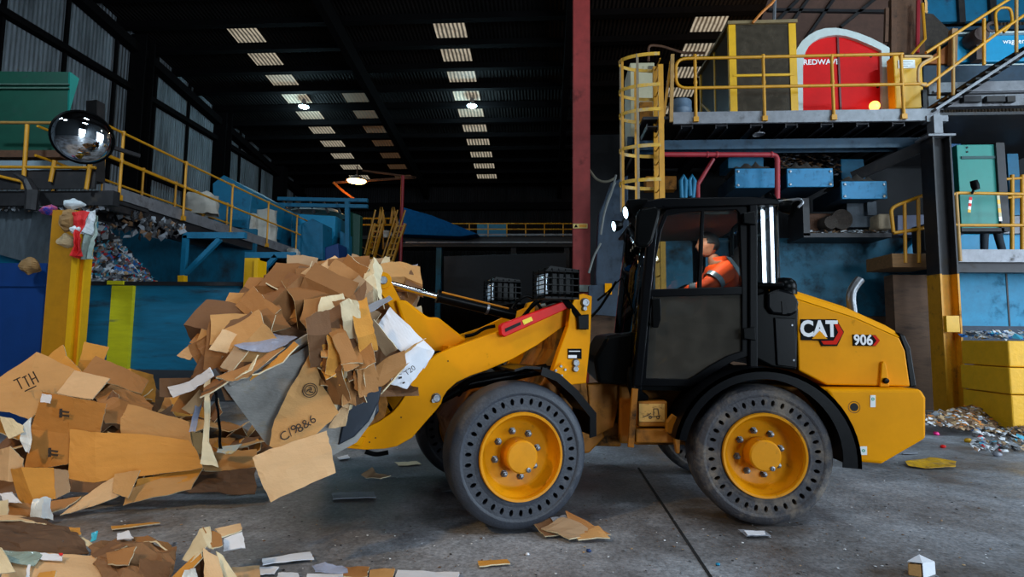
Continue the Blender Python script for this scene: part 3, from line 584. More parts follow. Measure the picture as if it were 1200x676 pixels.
def head_verts(c, h, face, tilt=0.):
    """head grid: face = unit vector the face looks along (horizontal)"""
    up = Vector((0, 0, 1)); f = Vector(face).normalized(); sd = up.cross(f); vs = []; NU, NV = 28, 20
    for i in range(NV+1):
        ph = PI*i/NV; z = -math.cos(ph)
        for j in range(NU):
            th = 2*PI*j/NU; ct, st = math.cos(th), math.sin(th); rr = math.sin(ph)
            x = rr*ct*.40; y = rr*st*.31; zz = z*.5
            if ct > 0: 
                if z < -.1: x *= 1+.10*(1-abs(z+.5)); y *= 1-.22*max(0, -z)*1
                g = math.exp(-(st/.16)**2)
                x += g*rr*(.075*math.exp(-((z+.10)/.16)**2)+.02*math.exp(-((z+.42)/.07)**2)+.045*math.exp(-((z+.82)/.12)**2)) * (ct > .3)
                x -= .03*math.exp(-((abs(st)-.38)/.15)**2)*math.exp(-((z-.06)/.10)**2)
            else:
                x *= 1.12 if z > -.3 else 1.0-.28*(-z-.3)
            if abs(abs(st)-1) < .12 and abs(z+.02) < .25: y *= 1.16
            p = f*x+sd*y+up*zz
            vs.append(c+p*h)
    fs = [(i*NU+j, i*NU+(j+1) % NU, (i+1)*NU+(j+1) % NU, (i+1)*NU+j) for i in range(NV) for j in range(NU)]
    return vs, fs, NU, NV
def hand_chain(verts, edges, wi, w, d, up, side, curl=.6, s=1.):
    """palm and five fingers added to a skin skeleton; w wrist, d along the hand, side towards the thumb"""
    d = d.normalized(); up = up.normalized(); side = side.normalized()
    n = len(verts); verts.append((w+d*.05*s, .028*s)); edges.append((wi, n))
    for k, (off, L) in enumerate(((.030, .072), (.010, .082), (-.010, .076), (-.028, .060))):
        b = w+d*.085*s+side*off*s; i0 = len(verts); verts.append((b, .0105*s)); edges.append((n, i0)); cur = b; a = .25
        for q in range(3):
            a += curl*.55; cur = cur+(d*math.cos(a)-up*math.sin(a))*(L*s/2.6)*(1-.12*q); verts.append((cur, (.0095-.001*q)*s)); edges.append((len(verts)-2, len(verts)-1))
    b = w+d*.03*s+side*.034*s; i0 = len(verts); verts.append((b, .013*s)); edges.append((n, i0))
    for q in range(2):
        b = b+(d*.7+side*.55-up*(.35+.2*q))*.032*s; verts.append((b, (.0115-.001*q)*s)); edges.append((len(verts)-2, len(verts)-1))
dl = RR.o+Vector((0, .92, 0))
hx, hz = RR.hit(829, 287, .92)
HC = RR.T(hx, .92, hz)
pel = RR.T(hx+.13, .92, hz-.80); che = RR.T(hx+.12, .92, hz-.34); neck = RR.T(hx+.075, .92, hz-.17)
shN = RR.T(hx+.10, .92-.19, hz-.26); shF = RR.T(hx+.10, .92+.19, hz-.26)
elN = RR.T(hx-.10, .92-.25, hz-.44); elF = RR.T(hx-.06, .92+.24, hz-.50)
grip = c
wrN = c+e1*(-.17)+Vector((.07, 0, .02)); wrF = c+e1*.17+Vector((.07, 0, .02))
knN = RR.T(hx-.36, .78, hz-.78); knF = RR.T(hx-.36, 1.06, hz-.78); anN = RR.T(hx-.52, .78, 1.20); anF = RR.T(hx-.52, 1.06, 1.20)
V = [(pel, .15), (lerp(pel, che, .5), .14), (che, .15), (neck, .058), (HC+Vector((.03, 0, -.08)), .06), (shN, .075), (elN, .05), (wrN, .032), (shF, .075), (elF, .05), (wrF, .032), (knN, .075), (anN, .05), (anN+Vector((-.16, 0, -.06)), .04), (knF, .075), (anF, .05), (anF+Vector((-.16, 0, -.06)), .04)]
E_ = [(0, 1), (1, 2), (2, 3), (3, 4), (2, 5), (5, 6), (6, 7), (2, 8), (8, 9), (9, 10), (0, 11), (11, 12), (12, 13), (0, 14), (14, 15), (15, 16)]
hand_chain(V, E_, 7, wrN, Vector((-1, 0, -.1)), Vector((0, 0, 1)), Vector((0, 1, 0)), .9); hand_chain(V, E_, 10, wrF, Vector((-1, 0, -.1)), Vector((0, 0, 1)), Vector((0, -1, 0)), .9)
bv, bf = skin_mesh(V, E_)
m = MB(); m.add(bv, bf); hv, hf, NU, NV = head_verts(HC, .235, (-1, 0.05, 0)); m.add(hv, hf)
drv = m.build('person', skin, None, smooth=70)
tag(drv, 'loader driver in an orange hi-vis jacket seated in the cab, facing left', 'person')
JV = [(pel+Vector((0, 0, .02)), .19), (lerp(pel, che, .5), .18), (che, .20), (lerp(che, neck, .72), .12), (shN, .115), (lerp(shN, elN, .5), .095), (elN, .078), (lerp(elN, wrN, .9), .056), (shF, .115), (elF, .078), (lerp(elF, wrF, .9), .056)]
jv, jf = skin_mesh(JV, [(0, 1), (1, 2), (2, 3), (2, 4), (4, 5), (5, 6), (6, 7), (2, 8), (8, 9), (9, 10)])
m = MB(); m.add(jv, jf); m.tube([lerp(che, neck, .72)+Vector((.02, 0, 0)), neck+Vector((.03, 0, -.02)), neck+Vector((.02, 0, .05))], [.1, .085, .082], 14); jk = m.build('jacket', hivis, drv, smooth=60)
TV = [(pel, .17), (knN, .092), (lerp(knN, anN, .9), .066), (knF, .092), (lerp(knF, anF, .9), .066)]
tv, tf = skin_mesh(TV, [(0, 1), (1, 2), (0, 3), (3, 4)]); m = MB(); m.add(tv, tf); m.build('trousers', denim, drv, smooth=60)
def band(par, a, b, t, r, w=.05, mm=reflect):
    d = (b-a).normalized(); o = lerp(a, b, t); m = MB(); m.lathe([(r*.98, -w/2), (r, -w/2), (r, w/2), (r*.98, w/2)], o, d, 20); return m.build('reflective_band', mm, par, smooth=50)
band(jk, shN, elN, .55, .098); band(jk, elN, wrN, .45, .072)
m = MB(); pts = []
for k in range(13):
    t = k/12; pts.append(lerp(shN, shN+Vector((.13, -.03, -.32)), t)+Vector((math.sin(PI*t)*.06, -.08+.02*t, .10*(1-t))))
rows = [[p+Vector((-.022, -.01, .01)), p+Vector((.022, -.006, 0))] for p in pts]; m.grid(rows); m.build('reflective_band', reflect, jk, solid=.012)
m = MB(); hv2 = [HC+(v-HC)*1.06 for v in hv]; ff = []
for i in range(NV):
    for j in range(NU):
        z = -math.cos(PI*(i+.5)/NV); ct = math.cos(2*PI*(j+.5)/NU)
        if z > .45 or (ct < .25 and z > -.05) or (ct < -.35 and z > -.45): ff.append(hf[i*NU+j])
m.add(hv2, ff); m.build('hair', hairm, drv, smooth=70, solid=.006)
# ================================================================== BUILDING SHELL
def shell():
    fm = bpy.data.materials.new('floor_concrete'); fm.use_nodes = True; N = fm.node_tree.nodes; L = fm.node_tree.links; b = N['Principled BSDF']
    tc = N.new('ShaderNodeTexCoord')
    def nz(sc, det=8, ro=.65):
        n = N.new('ShaderNodeTexNoise'); n.inputs['Scale'].default_value = sc; n.inputs['Detail'].default_value = det; n.inputs['Roughness'].default_value = ro; L.new(tc.outputs['Object'], n.inputs['Vector']); return n
    def mrange(src, a, b_, c, d): n = N.new('ShaderNodeMapRange'); n.inputs[1].default_value = a; n.inputs[2].default_value = b_; n.inputs[3].default_value = c; n.inputs[4].default_value = d; L.new(src, n.inputs[0]); return n
    big = nz(.45); fine = nz(38, 3); mid = nz(5)
    cr = N.new('ShaderNodeValToRGB'); cr.color_ramp.elements[0].position = .36; cr.color_ramp.elements[0].color = rgb(78, 71, 66); cr.color_ramp.elements[1].position = .66; cr.color_ramp.elements[1].color = rgb(156, 160, 168); L.new(big.outputs[0], cr.inputs[0])
    r2 = mrange(mid.outputs[0], .3, .7, .72, 1.22); r3 = mrange(fine.outputs[0], .3, .7, .62, 1.4)
    mu = N.new('ShaderNodeMath'); mu.operation = 'MULTIPLY'; L.new(r2.outputs[0], mu.inputs[0]); L.new(r3.outputs[0], mu.inputs[1])
    sc = N.new('ShaderNodeVectorMath'); sc.operation = 'SCALE'; L.new(cr.outputs[0], sc.inputs[0]); L.new(mu.outputs[0], sc.inputs['Scale']); L.new(sc.outputs[0], b.inputs['Base Color'])
    rr = mrange(nz(.9).outputs[0], .38, .62, .34, .72); L.new(rr.outputs[0], b.inputs['Roughness'])
    bp = N.new('ShaderNodeBump'); bp.inputs['Strength'].default_value = .35; bp.inputs['Distance'].default_value = .01; L.new(fine.outputs[0], bp.inputs['Height']); L.new(bp.outputs[0], b.inputs['Normal'])
    m = MB(); m.box((-17.2, -14, -.2), (17.2, 36.4, 0)); struct(m.build('floor', fm), 'worn grey concrete floor strewn with scraps', 'floor')
    def corr(name, col, axis, sc=22., dirt=None, rough=.6):
        mm = bpy.data.materials.new(name); mm.use_nodes = True; N = mm.node_tree.nodes; L = mm.node_tree.links; b = N['Principled BSDF']; b.inputs['Roughness'].default_value = rough; b.inputs['Specular IOR Level'].default_value = .12
        tc = N.new('ShaderNodeTexCoord'); w = N.new('ShaderNodeTexWave'); w.bands_direction = axis; w.inputs['Scale'].default_value = sc/20; L.new(tc.outputs['Object'], w.inputs['Vector'])
        bp = N.new('ShaderNodeBump'); bp.inputs['Strength'].default_value = .9; bp.inputs['Distance'].default_value = .05; L.new(w.outputs['Fac'], bp.inputs['Height']); L.new(bp.outputs[0], b.inputs['Normal'])
        n = N.new('ShaderNodeTexNoise'); n.inputs['Scale'].default_value = .8; n.inputs['Detail'].default_value = 9; n.inputs['Roughness'].default_value = .7; mp = N.new('ShaderNodeMapping'); mp.inputs['Scale'].default_value = (2, 2, .35); L.new(tc.outputs['Object'], mp.inputs[0]); L.new(mp.outputs[0], n.inputs['Vector'])
        cr = N.new('ShaderNodeValToRGB'); cr.color_ramp.elements[0].position = .34; cr.color_ramp.elements[0].color = dirt or col; cr.color_ramp.elements[1].position = .64; cr.color_ramp.elements[1].color = col; L.new(n.outputs[0], cr.inputs[0]); L.new(cr.outputs[0], b.inputs['Base Color']); return mm
    wallm = corr('corrugated_wall', rgb(128, 138, 146), 'Y', 40, rgb(76, 82, 86)); roofm = corr('corrugated_roof', rgb(24, 21, 20), 'X', 40, rgb(13, 12, 12), .9); backm = corr('corrugated_back', rgb(34, 32, 34), 'X', 40, rgb(20, 20, 22), .9)
    m = MB(); m.box((-17.2, -14, 0), (-16.95, 36.4, 17)); struct(m.build('wall_left', wallm), 'grey corrugated side wall of the hall', 'wall')
    m = MB(); m.box((17, -14, 0), (17.2, -1.2, 18.3)); m.box((17, 6.2, 0), (17.2, 36.4, 16.5)); m.box((17, -1.2, 7.6), (17.2, 6.2, 16.6)); struct(m.build('wall_right', wallm), 'corrugated right wall of the hall, out of view', 'wall')
    m = MB(); m.box((-17.2, 36.2, 0), (17.2, 36.4, 12.5)); struct(m.build('wall_back', backm), 'dark corrugated end wall of the hall', 'wall')
    def rz(Y): return 16.4-.1375*Y
    m = MB(); m.prism([(-14, rz(-14)), (36.4, rz(36.4)), (36.4, rz(36.4)+.2), (-14, rz(-14)+.2)], -17.2, 17.2, lambda x, y, z: Vector((y, x, z))); struct(m.build('ceiling', roofm), 'dark corrugated roof on steel purlins', 'ceiling')
    # purlins and rafters
    ys = [14, 47, 75, 101, 122, 141, 158, 174, 188, 200]
    Ys = [15/((392-y)/640+.1375) for y in ys]
    edges = []
    k = 0
    sp = (Ys[-1]-Ys[0])/9
    pur = [Ys[0]-sp/2+sp*i for i in range(-9, 12)]
    steelb = mat('roof_steel', rgb(12, 11, 12), .9, .0, var=.25, spec=.05)
    m = MB(); m.box((-17.2, -14.3, 0), (10.9, -14, 18.6)); m.box((16.9, -14.3, 0), (17.2, -14, 18.6)); m.box((10.9, -14.3, 7.3), (16.9, -14, 18.6)); struct(m.build('wall_front', mat('front_sheet', rgb(60, 66, 70), .8)), 'grey end wall with a wide open vehicle doorway', 'wall')
    tn = [0]
    def trim(m, label, cat, mm=steelb): tn[0] += 1; return struct(m.build('trim_%d' % tn[0], mm), label, cat)
    m = MB()
    for Y in pur:
        if Y < 35.8: m.beam((-16.9, Y, rz(Y)-.16), (16.9, Y, rz(Y)-.16), .3, .24)
    trim(m, 'thin roof purlins running across the hall', 'beam')
    for X in (-8.1, .83, 9.8):
        m = MB(); m.beam((X, -7, rz(-7)-.62), (X, 36, rz(36)-.62), .28, .66); trim(m, 'deep roof rafter %s' % {-8.1: 'left of the hall centre', .83: 'above the red column', 9.8: 'above the upper platform'}[X], 'beam')
    # left wall columns, girts and eave beam
    for i, Y in enumerate((14.0, 20.6, 26.3, 32.5)):
        m = MB(); m.hbeam((-16.65, Y, 0), (-16.65, Y, rz(Y)-.1), .75, .55, .06, up=(0, 1, 0)); trim(m, '%s wall column from the camera along the left wall' % ORD[i], 'column')
    for i, z in enumerate((4.6, 8.0, 11.2)):
        m = MB(); m.beam((-16.8, -7, z), (-16.8, 36, z), .3, .22); trim(m, '%s horizontal wall rail on the left wall' % ('lowest', 'middle', 'upper')[i], 'beam')
    m = MB(); m.beam((-16.7, -7, rz(-7)-.75), (-16.7, 36, rz(36)-.75), .4, .35); trim(m, 'sloping eave beam under the roof at the left wall', 'beam')
    m = MB()
    for Y in [2+2.2*i for i in range(16)]: m.beam((-16.9, Y, 0), (-16.9, Y, rz(Y)), .1, .12, (0, 1, 0))
    trim(m, 'thin upright sheeting rails on the left wall', 'beam')
    m = MB(); m.beam((-16.8, 36, 10.0), (16.8, 36, 10.0), .3, .5); trim(m, 'gutter beam along the end wall', 'beam')
    # skylights
    sk = bpy.data.materials.new('skylight'); sk.use_nodes = True; N = sk.node_tree.nodes; L = sk.node_tree.links; b = N['Principled BSDF']; b.inputs['Base Color'].default_value = rgb(120, 112, 98); b.inputs['Roughness'].default_value = .7
    tc = N.new('ShaderNodeTexCoord'); w = N.new('ShaderNodeTexWave'); w.bands_direction = 'X'; w.inputs['Scale'].default_value = 1.9; w.inputs['Distortion'].default_value = 1.2; L.new(tc.outputs['Object'], w.inputs['Vector'])
    n = N.new('ShaderNodeTexNoise'); n.inputs['Scale'].default_value = 3; n.inputs['Detail'].default_value = 8; n.inputs['Roughness'].default_value = .75; L.new(tc.outputs['Object'], n.inputs['Vector'])
    mm = N.new('ShaderNodeMath'); mm.operation = 'MULTIPLY'; L.new(w.outputs['Fac'], mm.inputs[0]); L.new(n.outputs[0], mm.inputs[1])
    cr = N.new('ShaderNodeMapRange'); cr.inputs[1].default_value = .05; cr.inputs[2].default_value = .55; cr.inputs[3].default_value = .03; cr.inputs[4].default_value = .48; L.new(mm.outputs[0], cr.inputs[0]); b.inputs['Emission Color'].default_value = (1, .86, .64, 1); L.new(cr.outputs[0], b.inputs['Emission Strength'])
    sk2 = sk.copy(); sk2.name = 'dim_skylight'; b2 = sk2.node_tree.nodes['Principled BSDF']; b2.inputs['Emission Color'].default_value = (.16, .085, .04, 1)  # same panel with a weaker, browner emission
    wn = [0]
    def sky(X0, X1, Y, label, mm, h=.36):
        wn[0] += 1; m = MB(); m.prism([(Y-sp*h, rz(Y-sp*h)-.03), (Y+sp*h, rz(Y+sp*h)-.03), (Y+sp*h, rz(Y+sp*h)+.03), (Y-sp*h, rz(Y-sp*h)+.03)], X0, X1, lambda x, y, z: Vector((y, x, z)))
        struct(m.build('window_%d' % wn[0], mm), label, 'skylight')
    for i, Y in enumerate(Ys):
        Y = Ys[0]+sp*i
        sky(-12.9, -11.7, Y, '%s roof light from the camera in the left row' % ORD[i], sk)
        sky(-4.5, -3.25, Y, '%s roof light from the camera in the middle row' % ORD[i], sk)
        if i < 6: sky(5.65, 6.9, Y, '%s roof light from the camera in the right row' % ORD[i], sk)
        if i > 2: sky(-9.9, -8.7, Y, 'dim brown roof light %s in the row beside the rafter' % ORD[i-3], sk2)
    # floor joint
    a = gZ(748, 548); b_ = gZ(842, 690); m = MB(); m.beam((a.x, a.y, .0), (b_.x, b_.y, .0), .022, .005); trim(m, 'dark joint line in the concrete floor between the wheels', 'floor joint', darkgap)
    # push wall on the left with its painted stripe
    pw = mat('scuffed_blue_wall', rgb(0, 98, 128), .65, var=.25, scale=3, dirt=rgb(34, 42, 48), dscale=1.6, damt=.42, stretch=(.35, 1, 2.4), bump=.2, bscale=8)
    top = gY(190, 333, 10.9).z; x0 = gY(-60, 400, 10.9).x; x1 = gY(470, 400, 10.9).x
    m = MB(); m.box((x0, 10.9, 0), (x1, 11.2, top)); o = struct(m.build('wall_push', pw), 'scuffed blue push wall behind the cardboard', 'wall')
    m = MB(); m.box((x0, 10.86, 0), (x1, 10.9, .62)); m.build('skirting', mat('dark_scuff', rgb(46, 48, 52), .7, var=.35, scale=3, stretch=(.4, 1, 2)), o)
    m = MB(); m.box((x0, 10.84, top-.03), (x1, 11.24, top+.05)); m.build('coping', darksteel, o)
    st = mat('stripe_paint', rgb(196, 186, 8), .55, var=.12, dirt=rgb(60, 80, 60), dscale=3, damt=.3, stretch=(.4, 1, 2.4))
    a = gY(127, 440, 10.9).x; b_ = gY(152, 440, 10.9).x; m = MB(); m.box((a, 10.82, .60), (b_, 10.9, top-.04)); m.build('stripe', st, o)
    a = gY(278, 480, 10.9); m = MB(); m.box((a.x, 10.86, 0), (a.x+.7, 10.9, .4)); m.build('stripe', st, o)
    m = MB(); c0 = gY(140, 335, 10.9); m.box((c0.x-.2, 10.8, top-.02), (c0.x+.15, 11.2, top+.06)); m.build('stripe', st, o)
shell()

# ================================================================== RAILS, PLATFORMS
def rails(par, name, pts, hs, r=.025, mm=railyel):
    for h in hs:
        m = MB(); m.tube([p+Vector((0, 0, h)) for p in pts], r, 8); m.build(name, mm, par, smooth=50)
def post(par, p, h, r=.025, mm=railyel, below=.15):
    m = MB(); m.tube([p-Vector((0, 0, below)), p+Vector((0, 0, h))], r, 8); m.lathe([(0, -.045), (.035, -.035), (.04, 0), (.035, .035), (0, .045)], p+Vector((0, 0, h)), (0, 0, 1), 10); m.lathe([(0, -.045), (.035, -.035), (.04, 0), (.035, .035), (0, .045)], p+Vector((0, 0, h*.53)), (0, 0, 1), 10)
    m.box((p.x-.05, p.y-.03, p.z-below), (p.x+.05, p.y+.03, p.z-below+.1)); m.build('rail_post', mm, par, smooth=50)

# ---- left walkway along the hall
WX = gY(122, 214, 9.1).x; WZ = gY(122, 214, 9.1).z-.1
wk = thing('walkway', 'long raised walkway with yellow handrails along the left wall', 'walkway', (WX-.6, 17, WZ-.3))
m = MB(); m.box((WX-1.3, 9.1, WZ-.14), (WX, 33, WZ-.06)); m.box((WX-1.2, 9.1, WZ-.32), (WX-1.05, 33, WZ-.14)); m.box((WX-.2, 9.1, WZ-.32), (WX-.06, 33, WZ-.14)); m.build('deck', darksteel, wk)
m = MB(); m.box((WX-.02, 9.1, WZ-.14), (WX+.02, 33, WZ+.1)); m.build('kick_plate', galv, wk)
npost = 13; a = Vector((WX+.03, 9.3, WZ))
for i in range(npost): post(wk, Vector((WX+.05, 9.4+i*1.78, WZ)), 1.12)
rails(wk, 'handrail', [Vector((WX+.05, 9.0, WZ)), Vector((WX+.05, 31.5, WZ))], (1.12, .58))
for i in range(6): post(wk, Vector((WX-1.25, 9.4+i*1.1, WZ)), 1.12)
rails(wk, 'handrail', [Vector((WX-1.25, 9.0, WZ)), Vector((WX-1.25, 15.3, WZ))], (1.12, .58))
# ---- cross platform at its near end
cp = thing('cross_platform', 'dark steel platform with yellow rails under the green hopper', 'platform', (-9, 9, WZ-.4))
m = MB(); m.box((-12, 9.0, WZ-.20), (WX+.02, 10.2, WZ-.12)); m.box((-12, 8.97, WZ-.34), (WX+.3, 9.12, WZ-.08)); m.build('deck', darksteel, cp)
m = MB(); m.box((-12, 8.9, WZ-.06), (WX, 8.94, WZ+.28)); m.build('kick_plate', darksteel, cp)
def PR(px, py, Y=8.86): return gY(px, py, Y)
for (x, y0, y1) in ((30, 146, 222), (62, 188, 213), (104, 190, 222)):
    m = MB(); m.tube([PR(x-3, y1), PR(x+2, y0)], .033, 8); m.build('rail_post', railyel, cp, smooth=50)
m = MB(); m.tube([PR(-20, 143.5), PR(64, 144)], .028, 8); m.build('handrail', mat('rail_weathered', rgb(150, 110, 50), .6, var=.2), cp, smooth=50)
m = MB(); m.tube([PR(-20, 195.5), PR(112, 196.5)], .028, 8); m.build('handrail', railyel, cp, smooth=50)
m = MB(); m.tube([PR(-20, 202), PR(14, 210), PR(27, 213), PR(27, 222)], .028, 8); m.build('handrail', railyel, cp, smooth=50)
m = MB(); m.beam(PR(37, 207, 9.3), PR(75, 207, 9.3), .1, .12); m.build('toe_channel', railyel, cp)
m = MB(); m.tube([PR(18, 204, 8.7), PR(32, 212, 8.7), PR(38, 224, 8.7), PR(36, 246, 8.7)], [.03, .07, .1, .09], 8); o = m.build('torn_rubber_flap', darksteel); tag(o, 'torn dark rubber flap hanging over the platform edge at far left', 'flap')
# white sheet wall behind the platform
m = MB(); pxbox(m, -20, 186, 98, 206, 11.5, 11.6); o = m.build('corrugated_screen', mat('white_sheet', rgb(176, 196, 206), .5, var=.1, stretch=(20, 1, .3))); tag(o, 'pale ribbed sheet panel behind the platform rails', 'panel')
m = MB(); m.beam(gY(112, 162, 9.9), gY(112, 214, 9.9), .22, .2, (0, 1, 0)); m.beam(gY(112, 120, 9.9), gY(112, 162, 9.9), .22, .2, (0, 1, 0)); tag(m.build('mirror_post', darksteel), 'dark steel post behind the round mirror', 'post')
# ---- green hopper
gh = thing('green_hopper', 'dark green steel hopper with two ledges at top left', 'hopper', gY(40, 180, 9.4))
A = [gY(-30, 83, 9.3), gY(82, 84, 9.3), gY(78, 178, 9.3), gY(-30, 178, 9.3)]
m = MB(); m.add(A+[p+Vector((-.4, .5, 0)) for p in A], [(0, 1, 2, 3), (7, 6, 5, 4), (0, 4, 5, 1), (1, 5, 6, 2), (2, 6, 7, 3), (3, 7, 4, 0)]); m.build('body', greenp, gh, bevel=.01)
m = MB(); B = [gY(82, 84, 9.28), gY(93, 92, 9.28), gY(81, 133, 9.28)]; m.add(B+[p+Vector((-.3, .12, 0)) for p in B], [(0, 1, 2), (5, 4, 3), (0, 3, 4, 1), (1, 4, 5, 2), (2, 5, 3, 0)]); m.build('flared_lip', tealp, gh)
for y in (99, 103.5): m = MB(); m.beam(gY(-30, y, 9.27), gY(81, y, 9.27), .04, .02); m.build('ledge', mat('ledge_grey', rgb(70, 96, 84), .6), gh)
m = MB(); m.beam(gY(-30, 182, 9.3), gY(76, 182, 9.3), .2, .13); m.build('bottom_rail', brown, gh)
# ---- convex mirror
mr_ = thing('convex_mirror', 'round convex safety mirror beside the green hopper', 'mirror', gY(97, 161, 8.0))
o = gY(97, 161, 8.0); ax = (Vector((0, 0, 1.6))-o).normalized(); ax = (ax+Vector((.15, -.1, 0))).normalized(); r = .40
m = MB(); m.lathe([(r, 0), (r, .0)]+[(r*math.cos(R_(a)), .16*math.sin(R_(a))) for a in range(0, 91, 9)], o, ax, 40); m.build('mirror_face', mat('mirror_silver', rgb(220, 225, 230), .02, 1., var=.02), mr_, smooth=60)
m = MB(); m.lathe([(r*1.0, -.03), (r*1.05, -.02), (r*1.05, .02), (r*.985, .035)], o, ax, 40); m.lathe([(r*1.0, -.03), (.1, -.08), (0, -.08)], o, ax, 40); m.build('mirror_rim', black, mr_, smooth=50)
m = MB(); m.beam(o-ax*.08, o-ax*.08+Vector((.25, .9, 0)), .06, .06); m.build('mirror_arm', darksteel, mr_)
# ---- big yellow post and blue plate, far left
py_ = thing('crash_post', 'tall yellow steel post topped with snagged rags', 'post', gY(70, 470, 7.4))
def ycol(par, pts, Y0, Y1, mm, nm): q = MB(); q.add([gY(x, y, Y0) for x, y in pts]+[gY(x, y, Y0)+Vector((0, Y1-Y0, 0)) for x, y in pts], [(0, 1, 2, 3), (7, 6, 5, 4), (0, 4, 5, 1), (1, 5, 6, 2), (2, 6, 7, 3), (3, 7, 4, 0)]); return q.build(nm, mm, par)
zb = 0.
tl, tr_ = gY(61, 246, 7.4), gY(86, 250, 7.4); wx0 = gY(47, 440, 7.4).x; 
def pstrip(nm, x0, x1, Y0, Y1, dz, mm): q = MB(); q.box((gY(x0, 340, Y0).x, Y0, 0), (gY(x1, 340, Y0).x, Y1, tl.z+dz)); return q.build(nm, mm, py_)
pstrip('web', 54, 81, 7.4, 7.46, 0, mat('post_web_shade', rgb(186, 124, 2), .5, var=.12, dirt=rgb(120, 84, 10), dscale=4, damt=.3))  # shade on this web is painted as a darker colour, beside some dirt
pstrip('flange', 81, 88, 7.36, 7.5, -.02, postyel)
pstrip('web', 87.5, 96, 7.42, 7.48, -.1, mat('post_web_halfshade', rgb(224, 142, 4), .45, var=.1, dirt=rgb(140, 84, 14), dscale=5, damt=.3))  # deeper tone paints in how light falls on this web
pstrip('flange', 95.5, 97.5, 7.38, 7.5, -.05, postyel)
m = MB(); a = gY(-60, 308, 7.6); b = gY(55, 308, 7.6); m.box((a.x, 7.6, 0), (b.x, 7.7, a.z)); m.box((a.x, 7.58, a.z-.35), (b.x, 7.6, a.z-.3)); bp2 = m.build('steel_bay_plate', deepblue); tag(bp2, 'large deep blue steel plate behind the yellow post at far left', 'panel')
m = MB(); pxbox(m, -30, 283, 20, 308, 9.6, 9.7); tag(m.build('cyan_panel', brightblue), 'small cyan panel above the deep blue plate', 'panel')
m = MB(); P = [gY(-30, 226, 9.2), gY(42, 232, 9.2), gY(27, 306, 9.2), (gY(-30, 290, 9.2))]; m.add(P+[p+Vector((0, .6, 0)) for p in P], [(0, 1, 2, 3), (7, 6, 5, 4), (0, 4, 5, 1), (1, 5, 6, 2), (2, 6, 7, 3), (3, 7, 4, 0)]); tag(m.build('chute', mat('chute_steel', rgb(84, 92, 98), .5, .4, var=.3, stretch=(2, 1, .4))), 'grey steel discharge chute under the platform at far left', 'chute')
# rags snagged on the post
def rag(name, px, py, Y, w, h, mm, label, cat, amp=.06, seed=0, hang=False):
    m = MB(); c = gY(px, py, Y); rows = []
    for i in range(11):
        r_ = []
        for j in range(9):
            u, v = j/8-.5, i/10-.5
            if hang: p = Vector((c.x+u*w*(1-.45*(v+.5)), c.y-.03+.10*math.cos(u*PI*3+seed)*(.4+v), c.z-v*h))
            else: th = u*2*PI; rr = math.sin(PI*(i+.3)/10.6); p = Vector((c.x+math.cos(th)*rr*w/2, c.y+math.sin(th)*rr*w*.35, c.z-v*h))
            q = noise.noise_vector(p*5+Vector((seed*3.1, 0, 0)))*amp+noise.noise_vector(p*13+Vector((0, seed, 0)))*amp*.5; r_.append(p+q)
        rows.append(r_)
    m.grid(rows); o = m.build(name, mm, None, solid=.006); tag(o, label, cat); return o
paperbr = mat('brown_paper', rgb(150, 112, 66), .75, var=.25, dirt=rgb(84, 56, 34), dscale=4, damt=.4, bump=.5, bscale=9)
plasw = mat('white_film', rgb(216, 224, 228), .3, var=.12, bump=.6, bscale=10); redcl = mat('red_cloth', rgb(212, 26, 28), .7, var=.15, bump=.3); clearp = mat('clear_film', rgb(150, 168, 160), .2, var=.2, bump=.7, bscale=14)
rag('paper_bag', 83, 258, 7.15, .32, .38, paperbr, 'crumpled brown paper bag on top of the yellow post', 'bag', .07, 1)
rag('paper_scrap', 78, 282, 7.2, .24, .22, mat('tan_paper', rgb(176, 150, 112), .75, var=.25), 'tan paper scrap hanging below the brown bag on the post', 'paper', .06, 2)
rag('film_clump', 86, 238, 7.2, .26, .14, plasw, 'white film clump on the very top of the yellow post', 'plastic', .06, 3)
rag('film_scrap', 90, 270, 7.1, .16, .16, plasw, 'small white film scrap between the brown bag and red cloth', 'plastic', .05, 4)
rag('red_rag', 94, 275, 7.1, .20, .62, redcl, 'red cloth hanging from the yellow post', 'cloth', .04, 5, True)
rag('film_sheet', 108, 278, 7.25, .22, .60, clearp, 'grey clear film hanging right of the red cloth', 'plastic', .04, 6, True)
rag('film_sheet', 105, 262, 7.2, .18, .30, plasw, 'white film strip above the hanging clear film', 'plastic', .05, 7, True)
rag('patterned_bag', 58, 246, 7.6, .26, .16, mat('orange_print', rgb(220, 90, 30), .4, var=.3, dirt=rgb(20, 60, 170), dscale=6, damt=.8), 'orange and blue printed bag left of the post top', 'bag', .05, 8)
rag('paper_wad', 35, 312, 7.45, .26, .26, paperbr, 'torn brown paper wad hanging over the deep blue plate', 'paper', .06, 9)
# ---- bay behind the push wall
m = MB(); pxbox(m, 30, 268, 300, 345, 14.2, 14.3); tag(m.build('waste_bay_screen', dirtyblue), 'grimy blue back panel of the waste bay', 'panel')
fr = thing('support_bracket', 'blue steel frame with diagonal brace and yellow foot on the push wall', 'frame', gY(214, 333, 11.05))
m = MB(); m.beam(gY(215, 323, 11.05), gY(218, 276, 11.05), .10, .1, (0, 1, 0)); m.build('upright', bluep, fr)
m = MB(); m.beam(gY(216, 276, 11.05), gY(288, 276, 11.05), .1, .13); m.build('cross_member', bluep, fr)
m = MB(); m.beam(gY(218, 320, 11.05), gY(258, 280, 11.05), .09, .1, (0, 1, 0)); m.build('brace', bluep, fr)
m = MB(); m.beam(gY(214, 334, 11.05), gY(214, 323, 11.05), .13, .13, (0, 1, 0)); m.build('foot', postyel, fr)
fr2 = thing('support_bracket', 'blue bracket with diagonal brace behind the second yellow post', 'frame', gY(320, 310, 12.5))
